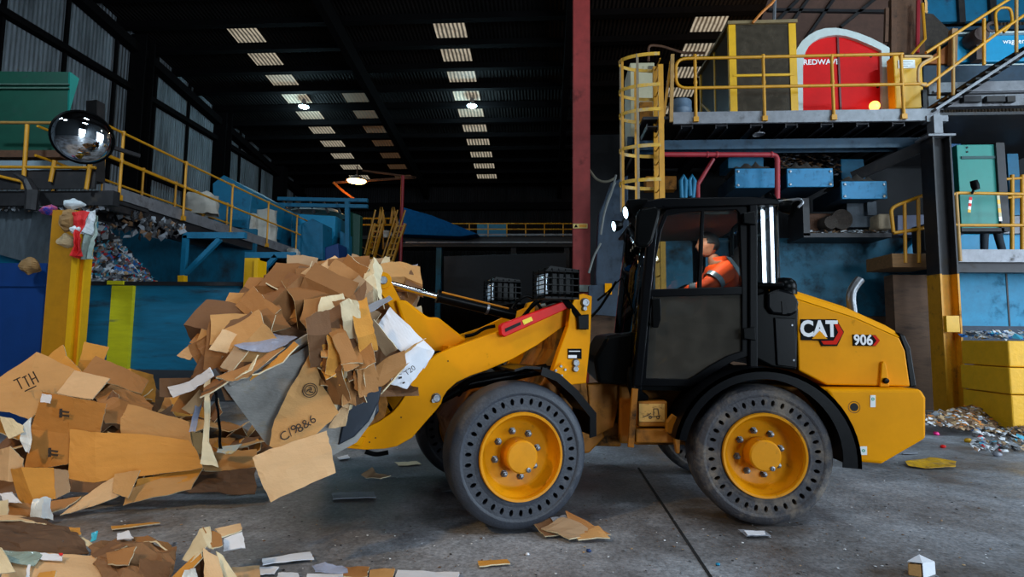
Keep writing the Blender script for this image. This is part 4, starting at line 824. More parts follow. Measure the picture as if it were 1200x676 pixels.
m = MB(); m.beam(gY(288, 299, 12.5), gY(346, 299, 12.5), .1, .14); m.build('cross_member', bluep, fr2); m = MB(); m.beam(gY(300, 325, 12.5), gY(324, 300, 12.5), .1, .1, (0, 1, 0)); m.build('brace', bluep, fr2)
m = MB(); p0 = gY(287, 360, 10.7); p1 = gY(303, 360, 10.7); zt_ = gY(297, 303, 10.7).z
m.box((p0.x, 10.6, 0), (p1.x, 10.66, zt_)); m.box((p1.x, 10.45, 0), (p1.x+.08, 10.79, zt_-.06)); tag(m.build('yellow_post', postyel), 'short yellow post rising behind the bucket load', 'post')
# ---- blue plant and bags along the walkway
def quadbox(name, P, dy, mm, label, cat, par=None):
    m = MB(); n = len(P); m.add(P+[p+Vector((0, dy, 0)) for p in P], [tuple(range(n)), tuple(range(2*n-1, n-1, -1))]+[(i, i+n, (i+1) % n+n, (i+1) % n) for i in range(n)]); o = m.build(name, mm, par, bevel=.02)
    if par is None: tag(o, label, cat)
    return o
quadbox('blue_hopper', [gY(249, 215, 15), gY(262, 205, 15), gY(296, 224, 15), gY(290, 268, 15), gY(250, 262, 15)], 2, bluep, 'blue steel hopper beyond the first walkway rails', 'hopper')
quadbox('blue_hopper', [gY(320, 238, 17.5), gY(343, 248, 17.5), gY(340, 290, 17.5), gY(321, 282, 17.5)], 2, bluep, 'blue steel hopper left of the bright blue tank', 'hopper')
quadbox('blue_tank', [gY(342, 250, 18), gY(393, 253, 18), gY(392, 276, 18), gY(376, 300, 18), gY(342, 300, 18)], 2.5, brightblue, 'bright blue tank behind the walkway rails', 'tank')
quadbox('blue_hopper', [gY(341, 268, 16.8), gY(366, 256, 16.8), gY(378, 262, 16.8), gY(378, 305, 16.8), gY(341, 296, 16.8)], .8, bluep, 'dark blue sloped hopper in front of the bright blue tank', 'hopper')
quadbox('blue_hopper', [gY(380, 290, 17), gY(396, 285, 17), gY(398, 312, 17), gY(380, 308, 17)], .8, deepblue, 'small deep blue box at the foot of the bright blue tank', 'box')
quadbox('blue_cabinet', [gY(398, 270, 18), gY(410, 276, 18), gY(410, 320, 18), gY(398, 316, 18)], 1, bluep, 'narrow blue cabinet left of the green panel', 'cabinet')
quadbox('green_screen', [gY(410, 248, 18.2), gY(422, 252, 18.2), gY(421, 300, 18.2), gY(410, 296, 18.2)], .3, greenp, 'green sheet panel at the far end of the blue plant', 'panel')
tf = thing('truss_frame', 'blue overhead truss frame above the bright blue tank', 'frame', gY(375, 245, 18))
for y in (233, 240): m = MB(); m.beam(gY(326, y, 18), gY(431, y+2, 18), .12, .12); m.build('chord', bluep, tf)
for x in (330, 345, 361, 377, 391): m = MB(); m.beam(gY(x, 232, 18.1), gY(x+8, 250, 18.1), .07, .07, (0, 1, 0)); m.build('hanger', darksteel, tf)
m = MB(); m.beam(gY(407, 235, 18), gY(408, 310, 18), .14, .14, (0, 1, 0)); m.build('upright', bluep, tf)
m = MB(); m.lathe([(.0, .3), (.4, .28), (.8, .15), (1.0, 0)], gY(372, 252, 19), (0, 0, 1), 24); tag(m.build('tank_dome', pale, smooth=50), 'pale domed lid behind the bright blue tank', 'lid')
for i, (x, y, w, h, Y) in enumerate(((237, 240, .75, .55, 13.6), (309, 268, .7, 1.1, 15.6), (292, 262, .35, .6, 15.2), (343, 300, .35, .4, 15.8))):
    m = MB(); c = gY(x, y, Y); rows = []
    for a_ in range(9):
        v = a_/8-.5; rows.append([Vector((c.x+math.copysign(abs(math.cos(t)) ** .6, math.cos(t))*w/2*(1-.35*max(0, v)), c.y+math.copysign(abs(math.sin(t)) ** .6, math.sin(t))*w*.4, c.z+v*h))+noise.noise_vector(Vector((math.cos(t)*2, math.sin(t)*2, v*3+i*5)))*.09 for t in [2*PI*k/16 for k in range(17)]])
    m.grid(rows); m.add(rows[-1][:-1]+[c+Vector((0, 0, h*.5))], [(k, (k+1) % 16, 16) for k in range(16)]); o = m.build('bulk_bag', mat('bag_white', rgb(176, 172, 162), .8, var=.12, dirt=rgb(110, 104, 92), damt=.3), smooth=80)
    tag(o, ('white bulk bag slumped on the walkway beside the first blue hopper', 'tall white bulk bag between two blue hoppers', 'narrow white bag left of the tall bulk bag', 'small white bag at the foot of the dark blue sloped hopper')[i], 'bag')
# ---- far gantry
gn = thing('far_gantry', 'long gantry with yellow rails across the end of the hall', 'gantry', gY(580, 290, 30))
m = MB(); pxbox(m, 448, 277, 705, 289, 30, 31.5); m.build('deck', darksteel, gn)
for y in (275, 284): m = MB(); m.beam(gY(455, y, 29.9), gY(702, y, 29.9), .06, .10); m.build('edge_beam', galv, gn)
for x in range(462, 706, 22):
    m = MB(); m.tube([gY(x, 277, 29.9), gY(x, 262, 29.9)], .035, 6); m.build('rail_post', railyel, gn)
for y in (262, 268.5): m = MB(); m.tube([gY(462, y, 29.9), gY(702, y, 29.9)], .035, 6); m.build('handrail', railyel, gn)
m = MB(); m.tube([gY(690, 259, 27), gY(700, 260, 27), gY(703, 264, 27), gY(703, 274, 27)], .04, 6); m.build('handrail', railyel, gn)
for i, x in enumerate((515, 602, 664)): m = MB(); a = gY(x, 290, 30.4); m.beam((a.x, 30.4, 0), (a.x, 30.4, a.z), .3, .3, (0, 1, 0)); m.build('leg', bluep if i == 0 else darksteel, gn)
quadbox('conveyor_hood', [gY(466, 262, 29), gY(473, 243, 29), gY(505, 252, 29), gY(545, 268, 29), gY(560, 274, 29), gY(540, 277, 29), gY(466, 274, 29)], 1.4, mat('hood_blue', rgb(2, 70, 120), .8, spec=.1), 'dark blue enclosed conveyor sloping down above the far gantry', 'conveyor')
quadbox('blue_screen', [gY(559, 262, 31), gY(593, 262, 31), gY(593, 287, 31), gY(559, 287, 31)], .3, bluep, 'flat blue screen panel behind the far gantry rails', 'panel')
quadbox('dark_plant', [gY(520, 300, 28), gY(664, 296, 28), gY(664, 356, 28), gY(520, 356, 28)], 2, mat('dark_plant_blue', rgb(12, 22, 34), .6, var=.3), 'dark plant bulk standing under the far gantry', 'machine')
m = MB(); m.tube([gY(472, 206, 22), Vector((gY(472, 206, 22).x, 22, 0))], .07, 8); tag(m.build('downpipe', redpipe), 'thin red upright pipe above the bucket load', 'pipe')
m = MB(); m.beam(gY(391, 214, 24), gY(402, 224, 24), .1, .14, (0, 1, 0)); m.beam(gY(402, 224, 24), gY(416, 234, 24), .1, .12, (0, 1, 0)); tag(m.build('jib_arm', mat('orange_paint', rgb(210, 110, 20), .5)), 'orange jib arm left of the sodium lamp', 'arm')
m = MB(); m.beam(gY(391, 214, 24.1), gY(487, 208, 24.1), .08, .1, (0, 1, 0)); m.beam(gY(425, 200, 24.1), gY(487, 208, 24.1), .08, .1, (0, 1, 0)); tag(m.build('lamp_truss', brown), 'thin rusty truss carrying the sodium lamp', 'truss')
# far yellow stairs
for i, (x0, y0, x1, y1, lab) in enumerate(((427, 312, 440, 262, 'yellow stair flight left of the far landing'), (448, 316, 466, 262, 'yellow stair flight in front of the far landing'))):
    s_ = thing('access_stair', lab, 'stair', gY((x0+x1)/2, y0, 22))
    for dx in (0, 9):
        m = MB(); m.beam(gY(x0+dx, y0, 22), gY(x1+dx, y1, 22), .08, .16, (0, 1, 0)); m.build('stringer', railyel, s_)
    for k in range(8): t = (k+.5)/8; m = MB(); m.beam(gY(lerp(x0, x1, t), lerp(y0, y1, t), 22), gY(lerp(x0, x1, t)+9, lerp(y0, y1, t), 22), .18, .05); m.build('tread', railyel, s_)
    for dx in (0, 9):
        m = MB(); m.tube([gY(x0+dx, y0-14, 21.9), gY(x1+dx, y1-16, 21.9)], .035, 6); m.build('handrail', railyel, s_)
ld = thing('far_landing', 'yellow railed landing between the far stairs', 'platform', gY(445, 275, 23))
for y in (256, 263.5): m = MB(); m.tube([gY(421, y, 23), gY(466, y, 23)], .04, 6); m.build('handrail', railyel, ld)
for x in (423, 436, 449, 462): m = MB(); m.tube([gY(x, 292, 23), gY(x, 256, 23)], .04, 6); m.build('rail_post', railyel, ld)
for x0, x1 in ((444, 448), (458, 463)): 
    m = MB(); m.beam(gY(x0, 262, 23), gY(x0+3, 243, 23), .1, .08, (0, 1, 0)); m.beam(gY(x0+3, 243, 23), gY(x1+3, 262, 23), .1, .08, (0, 1, 0)); m.build('ladder_top', railyel, ld)
m = MB(); pxbox(m, 420, 276, 468, 280, 23, 24); m.build('deck', darksteel, ld)
m = MB(); pxbox(m, 449, 270, 456, 278, 22.8, 23.2); m.build('control_box', pale, ld)

# ================================================================== CENTRAL RED COLUMN
rcX = gY(681, 300, 13).x; w2 = .20; topz = 16.4-.1375*13-.3
rc_ = thing('red_column', 'tall red-oxide steel column with a yellow warning sign', 'column', (rcX, 13, 0))
m = MB(); m.hbeam((rcX, 13, 0), (rcX, 13, topz-.6), .40, .40, .03, up=(0, 1, 0)); m.build('shaft', rust, rc_)
m = MB(); a = gY(671.5, 267.5, 12.78); b = gY(688.5, 262, 12.78); m.box((a.x, 12.775, a.z), (b.x, 12.79, b.z)); sg = m.build('warning_sign', mat('sign_cream', rgb(228, 200, 120), .5, var=.05), rc_)
m = MB(); m.box((a.x+.14, 12.772, a.z+.02), (b.x-.02, 12.776, b.z-.02)); m.build('sign_text_panel', mat('sign_orange', rgb(222, 150, 20), .5, var=.1, dirt=rgb(60, 40, 10), dscale=40, damt=.4, stretch=(1, 1, 4)), sg)
m = MB(); c = Vector((a.x+.07, 12.774, (a.z+b.z)/2)); m.add([c+Vector((-.045, 0, -.035)), c+Vector((.045, 0, -.035)), c+Vector((0, 0, .045))], [(0, 1, 2)]); m.build('sign_triangle', bm_, sg)
m = MB(); m.box((rcX-.22, 12.76, gY(681, 337, 12.8).z-.1), (rcX+.22, 12.80, gY(681, 334, 12.8).z)); m.build('mid_collar', mat('collar_grey', rgb(130, 140, 134), .6), rc_)
m = MB(); m.tube(fil([gY(690, 198, 12.9), gY(699, 211, 12.9), gY(711, 214, 12.9), gY(722, 208, 12.9)], .3), .03, 6); tag(m.build('cable', mat('cable_grey', rgb(120, 116, 100), .6)), 'slack grey cable from the red column to the ladder cage', 'cable')
# ================================================================== RIGHT-HAND PLANT
YP = 10.9
DZ = gY(900, 131, YP).z
xl, xr = gY(789, 131, YP).x, gY(1092, 131, YP).x
up_ = thing('upper_platform', 'upper steel platform with yellow railings carrying the red sorting machine', 'platform', ((xl+xr)/2, YP+1.5, DZ-.4))
m = MB(); m.box((xl, YP, DZ-.22), (xr+.15, YP+.06, DZ+.02)); m.build('kick_plate', galv, up_)
m = MB(); m.box((xl-.6, YP+.06, DZ-.1), (xr+4, YP+3.4, DZ-.04)); m.build('deck', darksteel, up_)
for k in range(9): x = lerp(xl-.4, xr+.1, k/8); m = MB(); m.hbeam((x, YP+.08, DZ-.24), (x, YP+3.3, DZ-.24), .12, .24, .02, up=(1, 0, 0)); m.build('joist', darksteel, up_)
m = MB(); m.hbeam((xl-.7, YP+.6, DZ-.50), (xr+.3, YP+.6, DZ-.50), .2, .30, .03, up=(0, 1, 0)); m.build('main_beam', mat('beam_blue', rgb(4, 50, 72), .55, var=.25, dirt=rgb(14, 24, 34), damt=.5), up_)
RY = YP-.03
for px in (815.5, 896, 977, 1059): p = gY(px, 131, RY); post(up_, Vector((p.x, RY, DZ)), gY(px, 66, RY).z-DZ, .032, railyel, .2)
zt2, zm2 = gY(930, 66, RY).z, gY(930, 101, RY).z
def XR(px, y=80): return gY(px, y, RY).x
m = MB(); m.tube(fil([Vector((XR(1059), RY, zt2)), Vector((XR(792), RY, zt2)), Vector((XR(792), RY, zm2)), Vector((XR(1084), RY, zm2))], .22, 6), .032, 8); m.build('handrail', railyel, up_, smooth=50)
m = MB(); m.tube(fil([gY(1059, 66, RY), gY(1096, 66, RY), gY(1076, 76, RY), gY(1076, 98, RY), gY(1085, 101, RY), gY(1120, 76, RY)], .14, 4)[:], .028, 8); m.build('handrail', mat('rail_worn', rgb(176, 140, 92), .5, var=.15), up_, smooth=50)
m = MB(); m.beam(gY(786.5, 143, RY), gY(788, 64, RY), .07, .05, (0, 1, 0)); m.build('gate_post', mat('post_worn', rgb(160, 120, 60), .5, var=.2), up_)
m = MB(); m.beam(gY(1095, 137, YP), gY(1096, 158, YP), .16, .2, (0, 1, 0)); m.box((gY(1085, 140, YP).x, YP-.03, gY(1085, 143, YP).z), (gY(1110, 140, YP).x, YP+.15, gY(1085, 136, YP).z)); m.build('stub_leg', galv, up_)
m = MB(); m.beam(gY(1000, 207, YP+1.2), gY(1108, 160, YP+.1), .22, .28, (0, 1, 0)); m.build('raking_beam', darksteel, up_)
m = MB(); m.tube([gY(889, 143, YP+.3), gY(889, 156, YP+.3)], .025, 6); m.lathe([(.12, 0), (.12, .02), (0, .06)], gY(889, 158, YP+.3), (0, 0, 1), 12); tag(m.build('underdeck_lamp', galv), 'small lamp fitting hanging below the upper platform', 'lamp')
# ---- stair up to the right
st_ = thing('upper_stair', 'steel stair with yellow handrails rising to the upper right', 'stair', gY(1100, 132, YP))
for Y in (YP, YP+.9):
    m = MB(); m.beam(gY(1092, 131, YP)+Vector((0, Y-YP, 0)), gY(1215, 51, YP)+Vector((0, Y-YP, 0)), .05, .26, (0, 1, 0)); m.build('stringer', galv, st_)
for k in range(11):
    t = (k+.5)/11; p = lerp(gY(1092, 131, YP), gY(1215, 51, YP), t); m = MB(); m.box((p.x-.14, YP+.02, p.z-.02), (p.x+.14, YP+.88, p.z+.02)); m.build('tread', darksteel, st_)
m = MB(); m.tube([gY(1059, 78, RY), gY(1085, 62, RY), gY(1215, -22, RY)][1:], .03, 8); m.build('handrail', railyel, st_, smooth=50)
m = MB(); m.tube([gY(1085, 101, RY), gY(1118, 77, RY), gY(1170, 38, RY), gY(1215, 8, RY)], .03, 8); m.build('handrail', railyel, st_, smooth=50)
m = MB(); m.tube(fil([gY(1100, 66, RY), gY(1077, 78, RY), gY(1076, 96, RY), gY(1086, 101, RY)], .12), .028, 8); m.build('handrail', railyel, st_, smooth=50)
for (x, y0, y1) in ((1100, 116, 55), (1117, 112, 44), (1153, 76, 22), (1191, 62, -10)):
    m = MB(); m.tube([gY(x, y0, RY), gY(x, y1, RY)], .03, 8); m.build('rail_post', railyel if x in (1100, 1153) else mat('post_worn', (0, 0, 0, 1)), st_, smooth=50)
m = MB(); m.tube(fil([gY(1168, 38, YP+.9), gY(1166, 15, YP+.9), gY(1172, 9, YP+.9), gY(1184, 9, YP+.9), gY(1187, 26, YP+.9), gY(1176, 38, YP+.9)], .12), .028, 8); m.build('rail_loop', railyel, st_, smooth=50)
# ---- caged ladder
lx = gY(771, 200, YP).x; cgz = gY(771, 236, YP).z
cl = thing('caged_ladder', 'yellow caged ladder up to the upper platform', 'ladder', (lx, YP, 0))
LW = .26; LC = YP+.05
for dy in (-LW, LW):
    m = MB(); m.box((lx-.02, LC+dy-.035, 0), (lx+.08, LC+dy+.035, gY(771, 82 if dy < 0 else 70, YP).z)); m.build('stile', railyel, cl)
for k in range(24): z = .3+k*.29; m = MB(); m.tube([Vector((lx+.03, LC-LW, z)), Vector((lx+.03, LC+LW, z))], .014, 6); m.build('rung', railyel, cl)
hoopy = (74, 109, 137, 178, 217)
def hoop_pts(z): return [Vector((lx-.76*math.sin(R_(a)), LC-.36*math.cos(R_(a)), z)) for a in range(0, 181, 9)]
for y in hoopy:
    z = gY(748, y, YP).z; rows = [[p, p+Vector((0, 0, .07))] for p in hoop_pts(z)]
    m = MB(); m.grid(rows); m.build('cage_hoop', mat('hoop_worn', rgb(206, 156, 40), .45, var=.25, dirt=rgb(170, 160, 140), dscale=5, damt=.5), cl, solid=.012)
z0, z1 = gY(748, 246, YP).z, gY(748, 70, YP).z
for i, a in enumerate((35, 70, 110, 150)):
    p = Vector((lx-.75*math.sin(R_(a)), LC-.36*math.cos(R_(a)), 0)); m = MB(); m.box((p.x-.025, p.y-.006, z0), (p.x+.025, p.y+.006, z1)); m.build('cage_strap', railyel if i % 2 else mat('strap_grey', rgb(126, 112, 92), .5, .3, var=.2), cl)
m = MB(); m.beam(gY(776, 150, YP+.1), gY(786, 72, YP+.1), .05, .05, (0, 1, 0)); m.build('side_arm', railyel, cl)
# ---- things on the platform
cab_ = thing('grey_enclosure', 'cream metal enclosure on a yellow plinth behind the ladder cage', 'cabinet', gY(750, 165, 12.3))
m = MB(); pxbox(m, 739, 73, 767, 166, 12.3, 13.2); m.build('body', cream, cab_, bevel=.02)
m = MB(); pxbox(m, 750, 119, 770, 158, 12.2, 12.3); m.build('plinth', yel_shade_dirt, cab_)
m = MB(); pxbox(m, 760, 77, 766, 85, 12.28, 12.3); m.build('label_plate', mat('plate_stain', rgb(90, 84, 70), .6), cab_)
m = MB(); m.beam(gY(735, 166, 12.2), gY(800, 166, 12.2), .1, .2); m.build('base_beam', mat('beam_blue', (0, 0, 0, 1)), cab_)
m = MB(); o = gY(797, 131, 11.6); o.z = DZ-.04; m.lathe([(0, 0), (.24, 0), (.24, .36), (.25, .38), (.24, .40), (.24, .56), (.22, .58), (0, .58)], o, (0, 0, 1), 24); tag(m.build('drum', mat('drum_grey', rgb(84, 104, 124), .5, var=.2), smooth=40), 'blue-grey drum at the left end of the upper platform', 'drum')
m = MB(); m.tube(fil([gY(760, 72, 12.4), gY(760, 53, 12.4), gY(775, 54, 12.4), gY(800, 62, 12.4), gY(826, 62, 12.4)], .1), .03, 6); tag(m.build('bent_conduit', brown, smooth=50), 'thin bent conduit rising above the cream enclosure', 'pipe')
db = thing('dusty_cabin', 'dust-covered glazed cabin with yellow frame', 'cabin', gY(895, 131, 11.7))
x0, x1 = gY(859, 80, 11.7).x, gY(930, 80, 11.7).x; zt3 = gY(895, 28, 11.7).z; zb3 = DZ-.04; yb = 14.0
dg_ = glass('dusty_pane', (.40, .34, .26, 1), .03, .2, .55, (.10, .078, .055, 1))
for (x, y, w) in ((x0, 11.7, .15), (x1, 11.7, .15), (x0, yb, .1), (x1, yb, .1)):
    m = MB(); m.box((x-w/2, y, zb3), (x+w/2, y+.1, zt3)); m.build('corner_post', postyel, db)
m = MB(); m.box((x0, 11.72, zb3+.0), (x1, 11.74, zt3)); m.build('front_pane', dg_, db)
m = MB(); m.box((x0-.02, 11.8, zb3), (x0, yb, zt3)); m.build('side_pane', dg_, db)
m = MB(); m.box((x1, 11.8, zb3), (x1+.02, yb, zt3)); m.build('side_pane', dg_, db)
m = MB(); m.box((x0-.1, 11.66, zt3), (x1+.1, yb+.1, zt3+.07)); m.build('roof_edge', mat('cabin_roof', rgb(120, 100, 66), .6), db)
for z in (gY(895, 88, 11.7).z,): m = MB(); m.box((x0, 11.69, z-.025), (x1, 11.72, z+.025)); m.build('mid_rail', postyel, db)
m = MB(); m.beam((x0-.01, 11.9, zb3), (x0-.01, yb, zt3-.8), .05, .05, (0, 1, 0)); m.beam((x0-.01, 12.9, zb3), (x0-.01, 12.9, zt3), .05, .08, (0, 1, 0)); m.build('side_brace', postyel, db)
m = MB(); pxbox(m, 872, 66, 897, 131, 12.8, 13.4); m.build('inner_cabinet', mat('inner_grey', rgb(118, 112, 100), .6), db)
# ---- red sorting machine
rm = thing('sorting_machine', 'red arched sorting machine with pale grey surround and white lettering', 'machine', gY(985, 131, 12.0))
YR = 12.0
oa = [(931, 133), (931, 80), (931, 68), (934, 57), (940, 48), (948, 41), (957, 36), (967, 33), (979, 32.5), (992, 34.5), (1006, 38.5), (1020, 44), (1033, 50.5), (1042.5, 56), (1043, 90), (1043, 133)]
ia = [(941, 133), (941, 80), (942, 69), (944, 61), (948, 54), (954, 48.5), (961, 44.5), (970, 42), (980, 40.8), (991, 42), (1004, 46), (1016, 51), (1026, 55.5), (1033, 59), (1034, 90), (1034, 133)]
def YRp(P): return [(gY(x, y, YR).x, gY(x, y, YR).z) for x, y in P]
m = MB(); m.ring(YRp(oa), YRp(ia), YR, YR+2.2); m.build('surround', pale, rm)
m = MB(); m.prism(YRp(ia), YR+.08, YR+2.1); m.build('body', redgreen, rm)
m = MB(); m.box((gY(985, 80, YR).x-.02, YR+.05, DZ-.04), (gY(985, 80, YR).x+.02, YR+.09, gY(985, 42, YR).z)); m.build('door_seam', mat('seam_dark', rgb(90, 8, 8), .5), rm)
for (xx, y) in ((1023, 64), (1031, 100)): m = MB(); m.lathe([(0, -.01), (.03, -.01), (.03, 0)], Vector((gY(xx, y, YR).x, YR+.08, gY(xx, y, YR).z)), (0, 1, 0), 10); m.build('latch', black, rm)
M = Matrix.Translation(Vector((gY(964.3, 71, YR).x, YR+.07, gY(964.3, 71, YR).z))) @ Matrix.Rotation(PI/2, 4, 'X')
m = MB(); m.text('REDWAVE', .172, M, .003, .003, sx=.98); m.build('lettering', bwh, rm)
al = thing('amber_glint', 'added amber glow standing in for a reflection at the foot of the red machine', 'lamp', gY(1022, 131, 11.75))  # glowing disc on a stand, added in place of a reflection on the red body
m = MB(); o = gY(1025, 124, 11.8); m.lathe([(0, -.06), (.07, -.05), (.10, -.02), (.105, 0), (.10, .03), (0, .03)], o, Vector((.1, 1, .1)), 20); m.build('lens', mat('amber_glow', rgb(255, 170, 60), .3, emit=(1, .42, .06, 1), estr=5), al, smooth=50)
m = MB(); m.beam(o+Vector((0, .05, 0)), Vector((o.x, o.y+.05, DZ-.04)), .05, .05, (0, 1, 0)); m.build('glint_stalk', darksteel, al)
m = MB(); m.beam(gY(1046, 131, 12.1), gY(1046, 0, 12.1), .12, .12, (0, 1, 0)); m.beam(gY(1038, 50, 12.1), gY(1039, 10, 12.1), .07, .07, (0, 1, 0)); tag(m.build('rusty_upright', brown), 'rusty upright right of the red machine', 'post')
bc = thing('bin_cabinet', 'yellow cabinet with a white notice right of the red machine', 'cabinet', gY(1064, 128, 11.6))
m = MB(); pxbox(m, 1050, 64, 1080, 127, 11.6, 11.85); m.build('body', postyel, bc, bevel=.02)
m = MB(); pxbox(m, 1053, 70, 1072, 80, 11.58, 11.6); n_ = m.build('notice', stick, bc)
m = MB()
for k in range(3): pxbox(m, 1055, 72+k*2.6, 1070-k*3, 72.7+k*2.6, 11.575, 11.58)
m.build('notice_print', mat('print_grey', rgb(130, 130, 134), .6), n_)
m = MB(); pxbox(m, 1080, 105, 1086, 128, 11.6, 12.2); m.build('side_hose', darksteel, bc)
mp2 = thing('mesh_screen', 'dusty brown mesh screen with thin yellow bars above the yellow cabinet', 'screen', gY(1065, 64, 12.3))
m = MB(); pxbox(m, 1047, -20, 1080, 64, 12.5, 12.55); m.build('mesh_sheet', brown, mp2)
m = MB(); m.tube([gY(1075, 62, 12.3), gY(1076, 0, 12.3)], .04, 6); m.build('pipe', redpipe, mp2)
m = MB(); m.tube([gY(1068, 64, 12.25), gY(1084, 46, 12.25), gY(1081, 4, 12.25)], .03, 6); m.build('bar', railyel, mp2)
quadbox('dirt_chute', [gY(1079, 14, 12.6), gY(1094, 16, 12.6), gY(1116, 38, 12.6), gY(1116, 46, 12.6), gY(1078, 66, 12.6), gY(1060, 66, 12.6)], 1.2, dirtm, 'dark dirt-caked chute above the stair foot', 'chute')
quadbox('orange_chute_side', [gY(1080, 74, 12.2), gY(1114, 50, 12.2), gY(1115, 75, 12.2)], .3, orangebr, 'orange rusted triangular chute side below the dirt-caked chute', 'panel')
m = MB(); m.beam(gY(1116, 76, 12.1), gY(1117, 35, 12.1), .12, .12, (0, 1, 0)); tag(m.build('chute_post', mat('tan_post', rgb(150, 110, 70), .6)), 'tan post at the right edge of the orange chute side', 'post')
m = MB(); pxbox(m, 1088, -25, 1340, 26, 14.6, 14.7); wl = m.build('blue_screen', bluep); tag(wl, 'tall blue sheet screen at the upper right corner', 'panel')
for x in (1125, 1162): m = MB(); pxbox(m, x, -25, x+4, 26, 14.5, 14.6); m.build('screen_rib', darksteel, wl)
m = MB(); pxbox(m, 1092, 26, 1340, 36, 14.4, 14.5); tag(m.build('plant_beam', mat('beam_blue', (0, 0, 0, 1))), 'dark blue horizontal beam below the tall blue screen', 'beam')
bm3 = thing('drive_unit', 'bright blue drive housing with motor and small white lettering', 'machine', gY(1160, 75, 12.6))
m = MB(); pxbox(m, 1120, 37, 1340, 73, 12.6, 13.6); m.build('housing', brightblue, bm3, bevel=.02)
m = MB(); pxbox(m, 1118, 35, 1340, 38, 12.5, 12.6); m.build('top_trim', pale, bm3)
M = Matrix.Translation(Vector((gY(1188, 48.5, 12.59).x, 12.59, gY(1188, 48.5, 12.59).z))) @ Matrix.Rotation(PI/2, 4, 'X')
m = MB(); m.text('wagner', .16, M, .002, .002); m.build('lettering', bwh, bm3)
m = MB(); o = gY(1147, 42, 12.3); m.lathe([(0, -.1), (.16, -.1), (.18, 0), (.18, .25), (0, .25)], o, (0, 1, 0), 20); m.lathe([(.07, -.12), (.13, -.12), (.13, -.1), (.07, -.1)], gY(1158, 35, 12.3), (0, 1, 0), 16); m.beam(gY(1146, 45, 12.45), gY(1146, 72, 12.45), .2, .2, (0, 1, 0)); m.build('motor', mat('motor_dark', rgb(74, 56, 50), .6, var=.3), bm3, smooth=40)
pxb = MB(); pxbox(pxb, 1118, 73, 1340, 76, 12.4, 12.6); pxb.build('base_trim', pale, bm3)
quadbox('conveyor_bed', [gY(1082, 76, 12.2), gY(1215, 76, 12.2), gY(1215, 98, 12.2), gY(1082, 104, 12.2)], 1.0, mat('plant_dark', rgb(20, 44, 62), .6, var=.3), 'dark blue conveyor bed behind the stair', 'conveyor')
gb = thing('grey_beam', 'pale grey structural beam behind the stair foot', 'beam', gY(1150, 125, 12))
m = MB(); m.beam(gY(1085, 121, 12), gY(1215, 118, 12), .25, .16, (0, 1, 0)); m.build('flange', galv, gb)
m = MB(); m.beam(gY(1085, 106, 12), gY(1215, 103, 12), .25, .2, (0, 1, 0)); m.build('flange', galv, gb)
m = MB(); m.beam(gY(1085, 113, 12.1), gY(1215, 110, 12.1), .05, .5, (0, 1, 0)); m.build('web', galv, gb)
for (x0, x1) in ((1130, 1150), (1157, 1178), (1181, 1190)): m = MB(); pxbox(m, x0, 112, x1, 119, 11.8, 11.9); m.build('cover_plate', darksteel, gb)
# big brown hopper under the roof, upper right
bh = thing('ribbed_hood', 'brown ribbed hood plates behind the red machine', 'hood', gY(960, 60, 15))
m = MB(); P = [gY(880, 60, 15), gY(905, -15, 15), gY(1045, -15, 15), gY(1045, 62, 15)]; m.add(P+[p+Vector((0, .1, 0)) for p in P], [(0, 1, 2, 3), (7, 6, 5, 4), (0, 4, 5, 1), (1, 5, 6, 2), (2, 6, 7, 3), (3, 7, 4, 0)]); m.build('sheet', mat('hood_brown', rgb(86, 58, 46), .7, var=.2), bh)
for a, b in (((908, 55), (950, -5)), ((945, 45), (980, -5)), ((985, 32), (1030, -5)), ((900, 12), (1045, 14)), ((905, 30), (935, 0))):
    m = MB(); m.beam(gY(*a, 14.95), gY(*b, 14.95), .08, .09, (0, 1, 0)); m.build('rib', darksteel, bh)
m = MB(); m.tube(fil([gY(882, 27, 11.6), gY(893, 14, 11.6), gY(907, 2, 11.6), gY(912, -10, 11.6)], .3), .03, 6); tag(m.build('cable', mat('cable_orange', rgb(190, 110, 30), .6)), 'orange cable rising from the dusty cabin roof', 'cable')
m = MB(); m.tube([gY(907, 27, 11.9), gY(908, 0, 11.9)], .035, 6); tag(m.build('conduit', galv), 'short grey conduit above the dusty cabin', 'pipe')
# ---- red pipe under the platform
rp_ = fil([gY(775, 181, 10.95), gY(911, 181.5, 10.95), gY(911, 240, 10.95)], .12, 5)
m = MB(); m.tube(rp_, .05, 10); p5 = m.build('red_pipe', redpipe, smooth=50); tag(p5, 'red pipe running under the upper platform and turning down', 'pipe')
for x in (829, 840, 904): m = MB(); a = gY(x, 181.3, 10.95); m.lathe([(.06, -.02), (.065, 0), (.06, .02)], a, (1, 0, 0), 12); m.build('coupling', redpipe, p5)
m = MB(); m.tube([gY(818, 216, 11.8), gY(836, 186, 11.8)], .045, 8); m.tube([gY(818, 216, 11.8), gY(818, 245, 11.8)], .045, 8); tag(m.build('red_pipe', redpipe), 'dark red brace pipe behind the ladder foot', 'pipe')
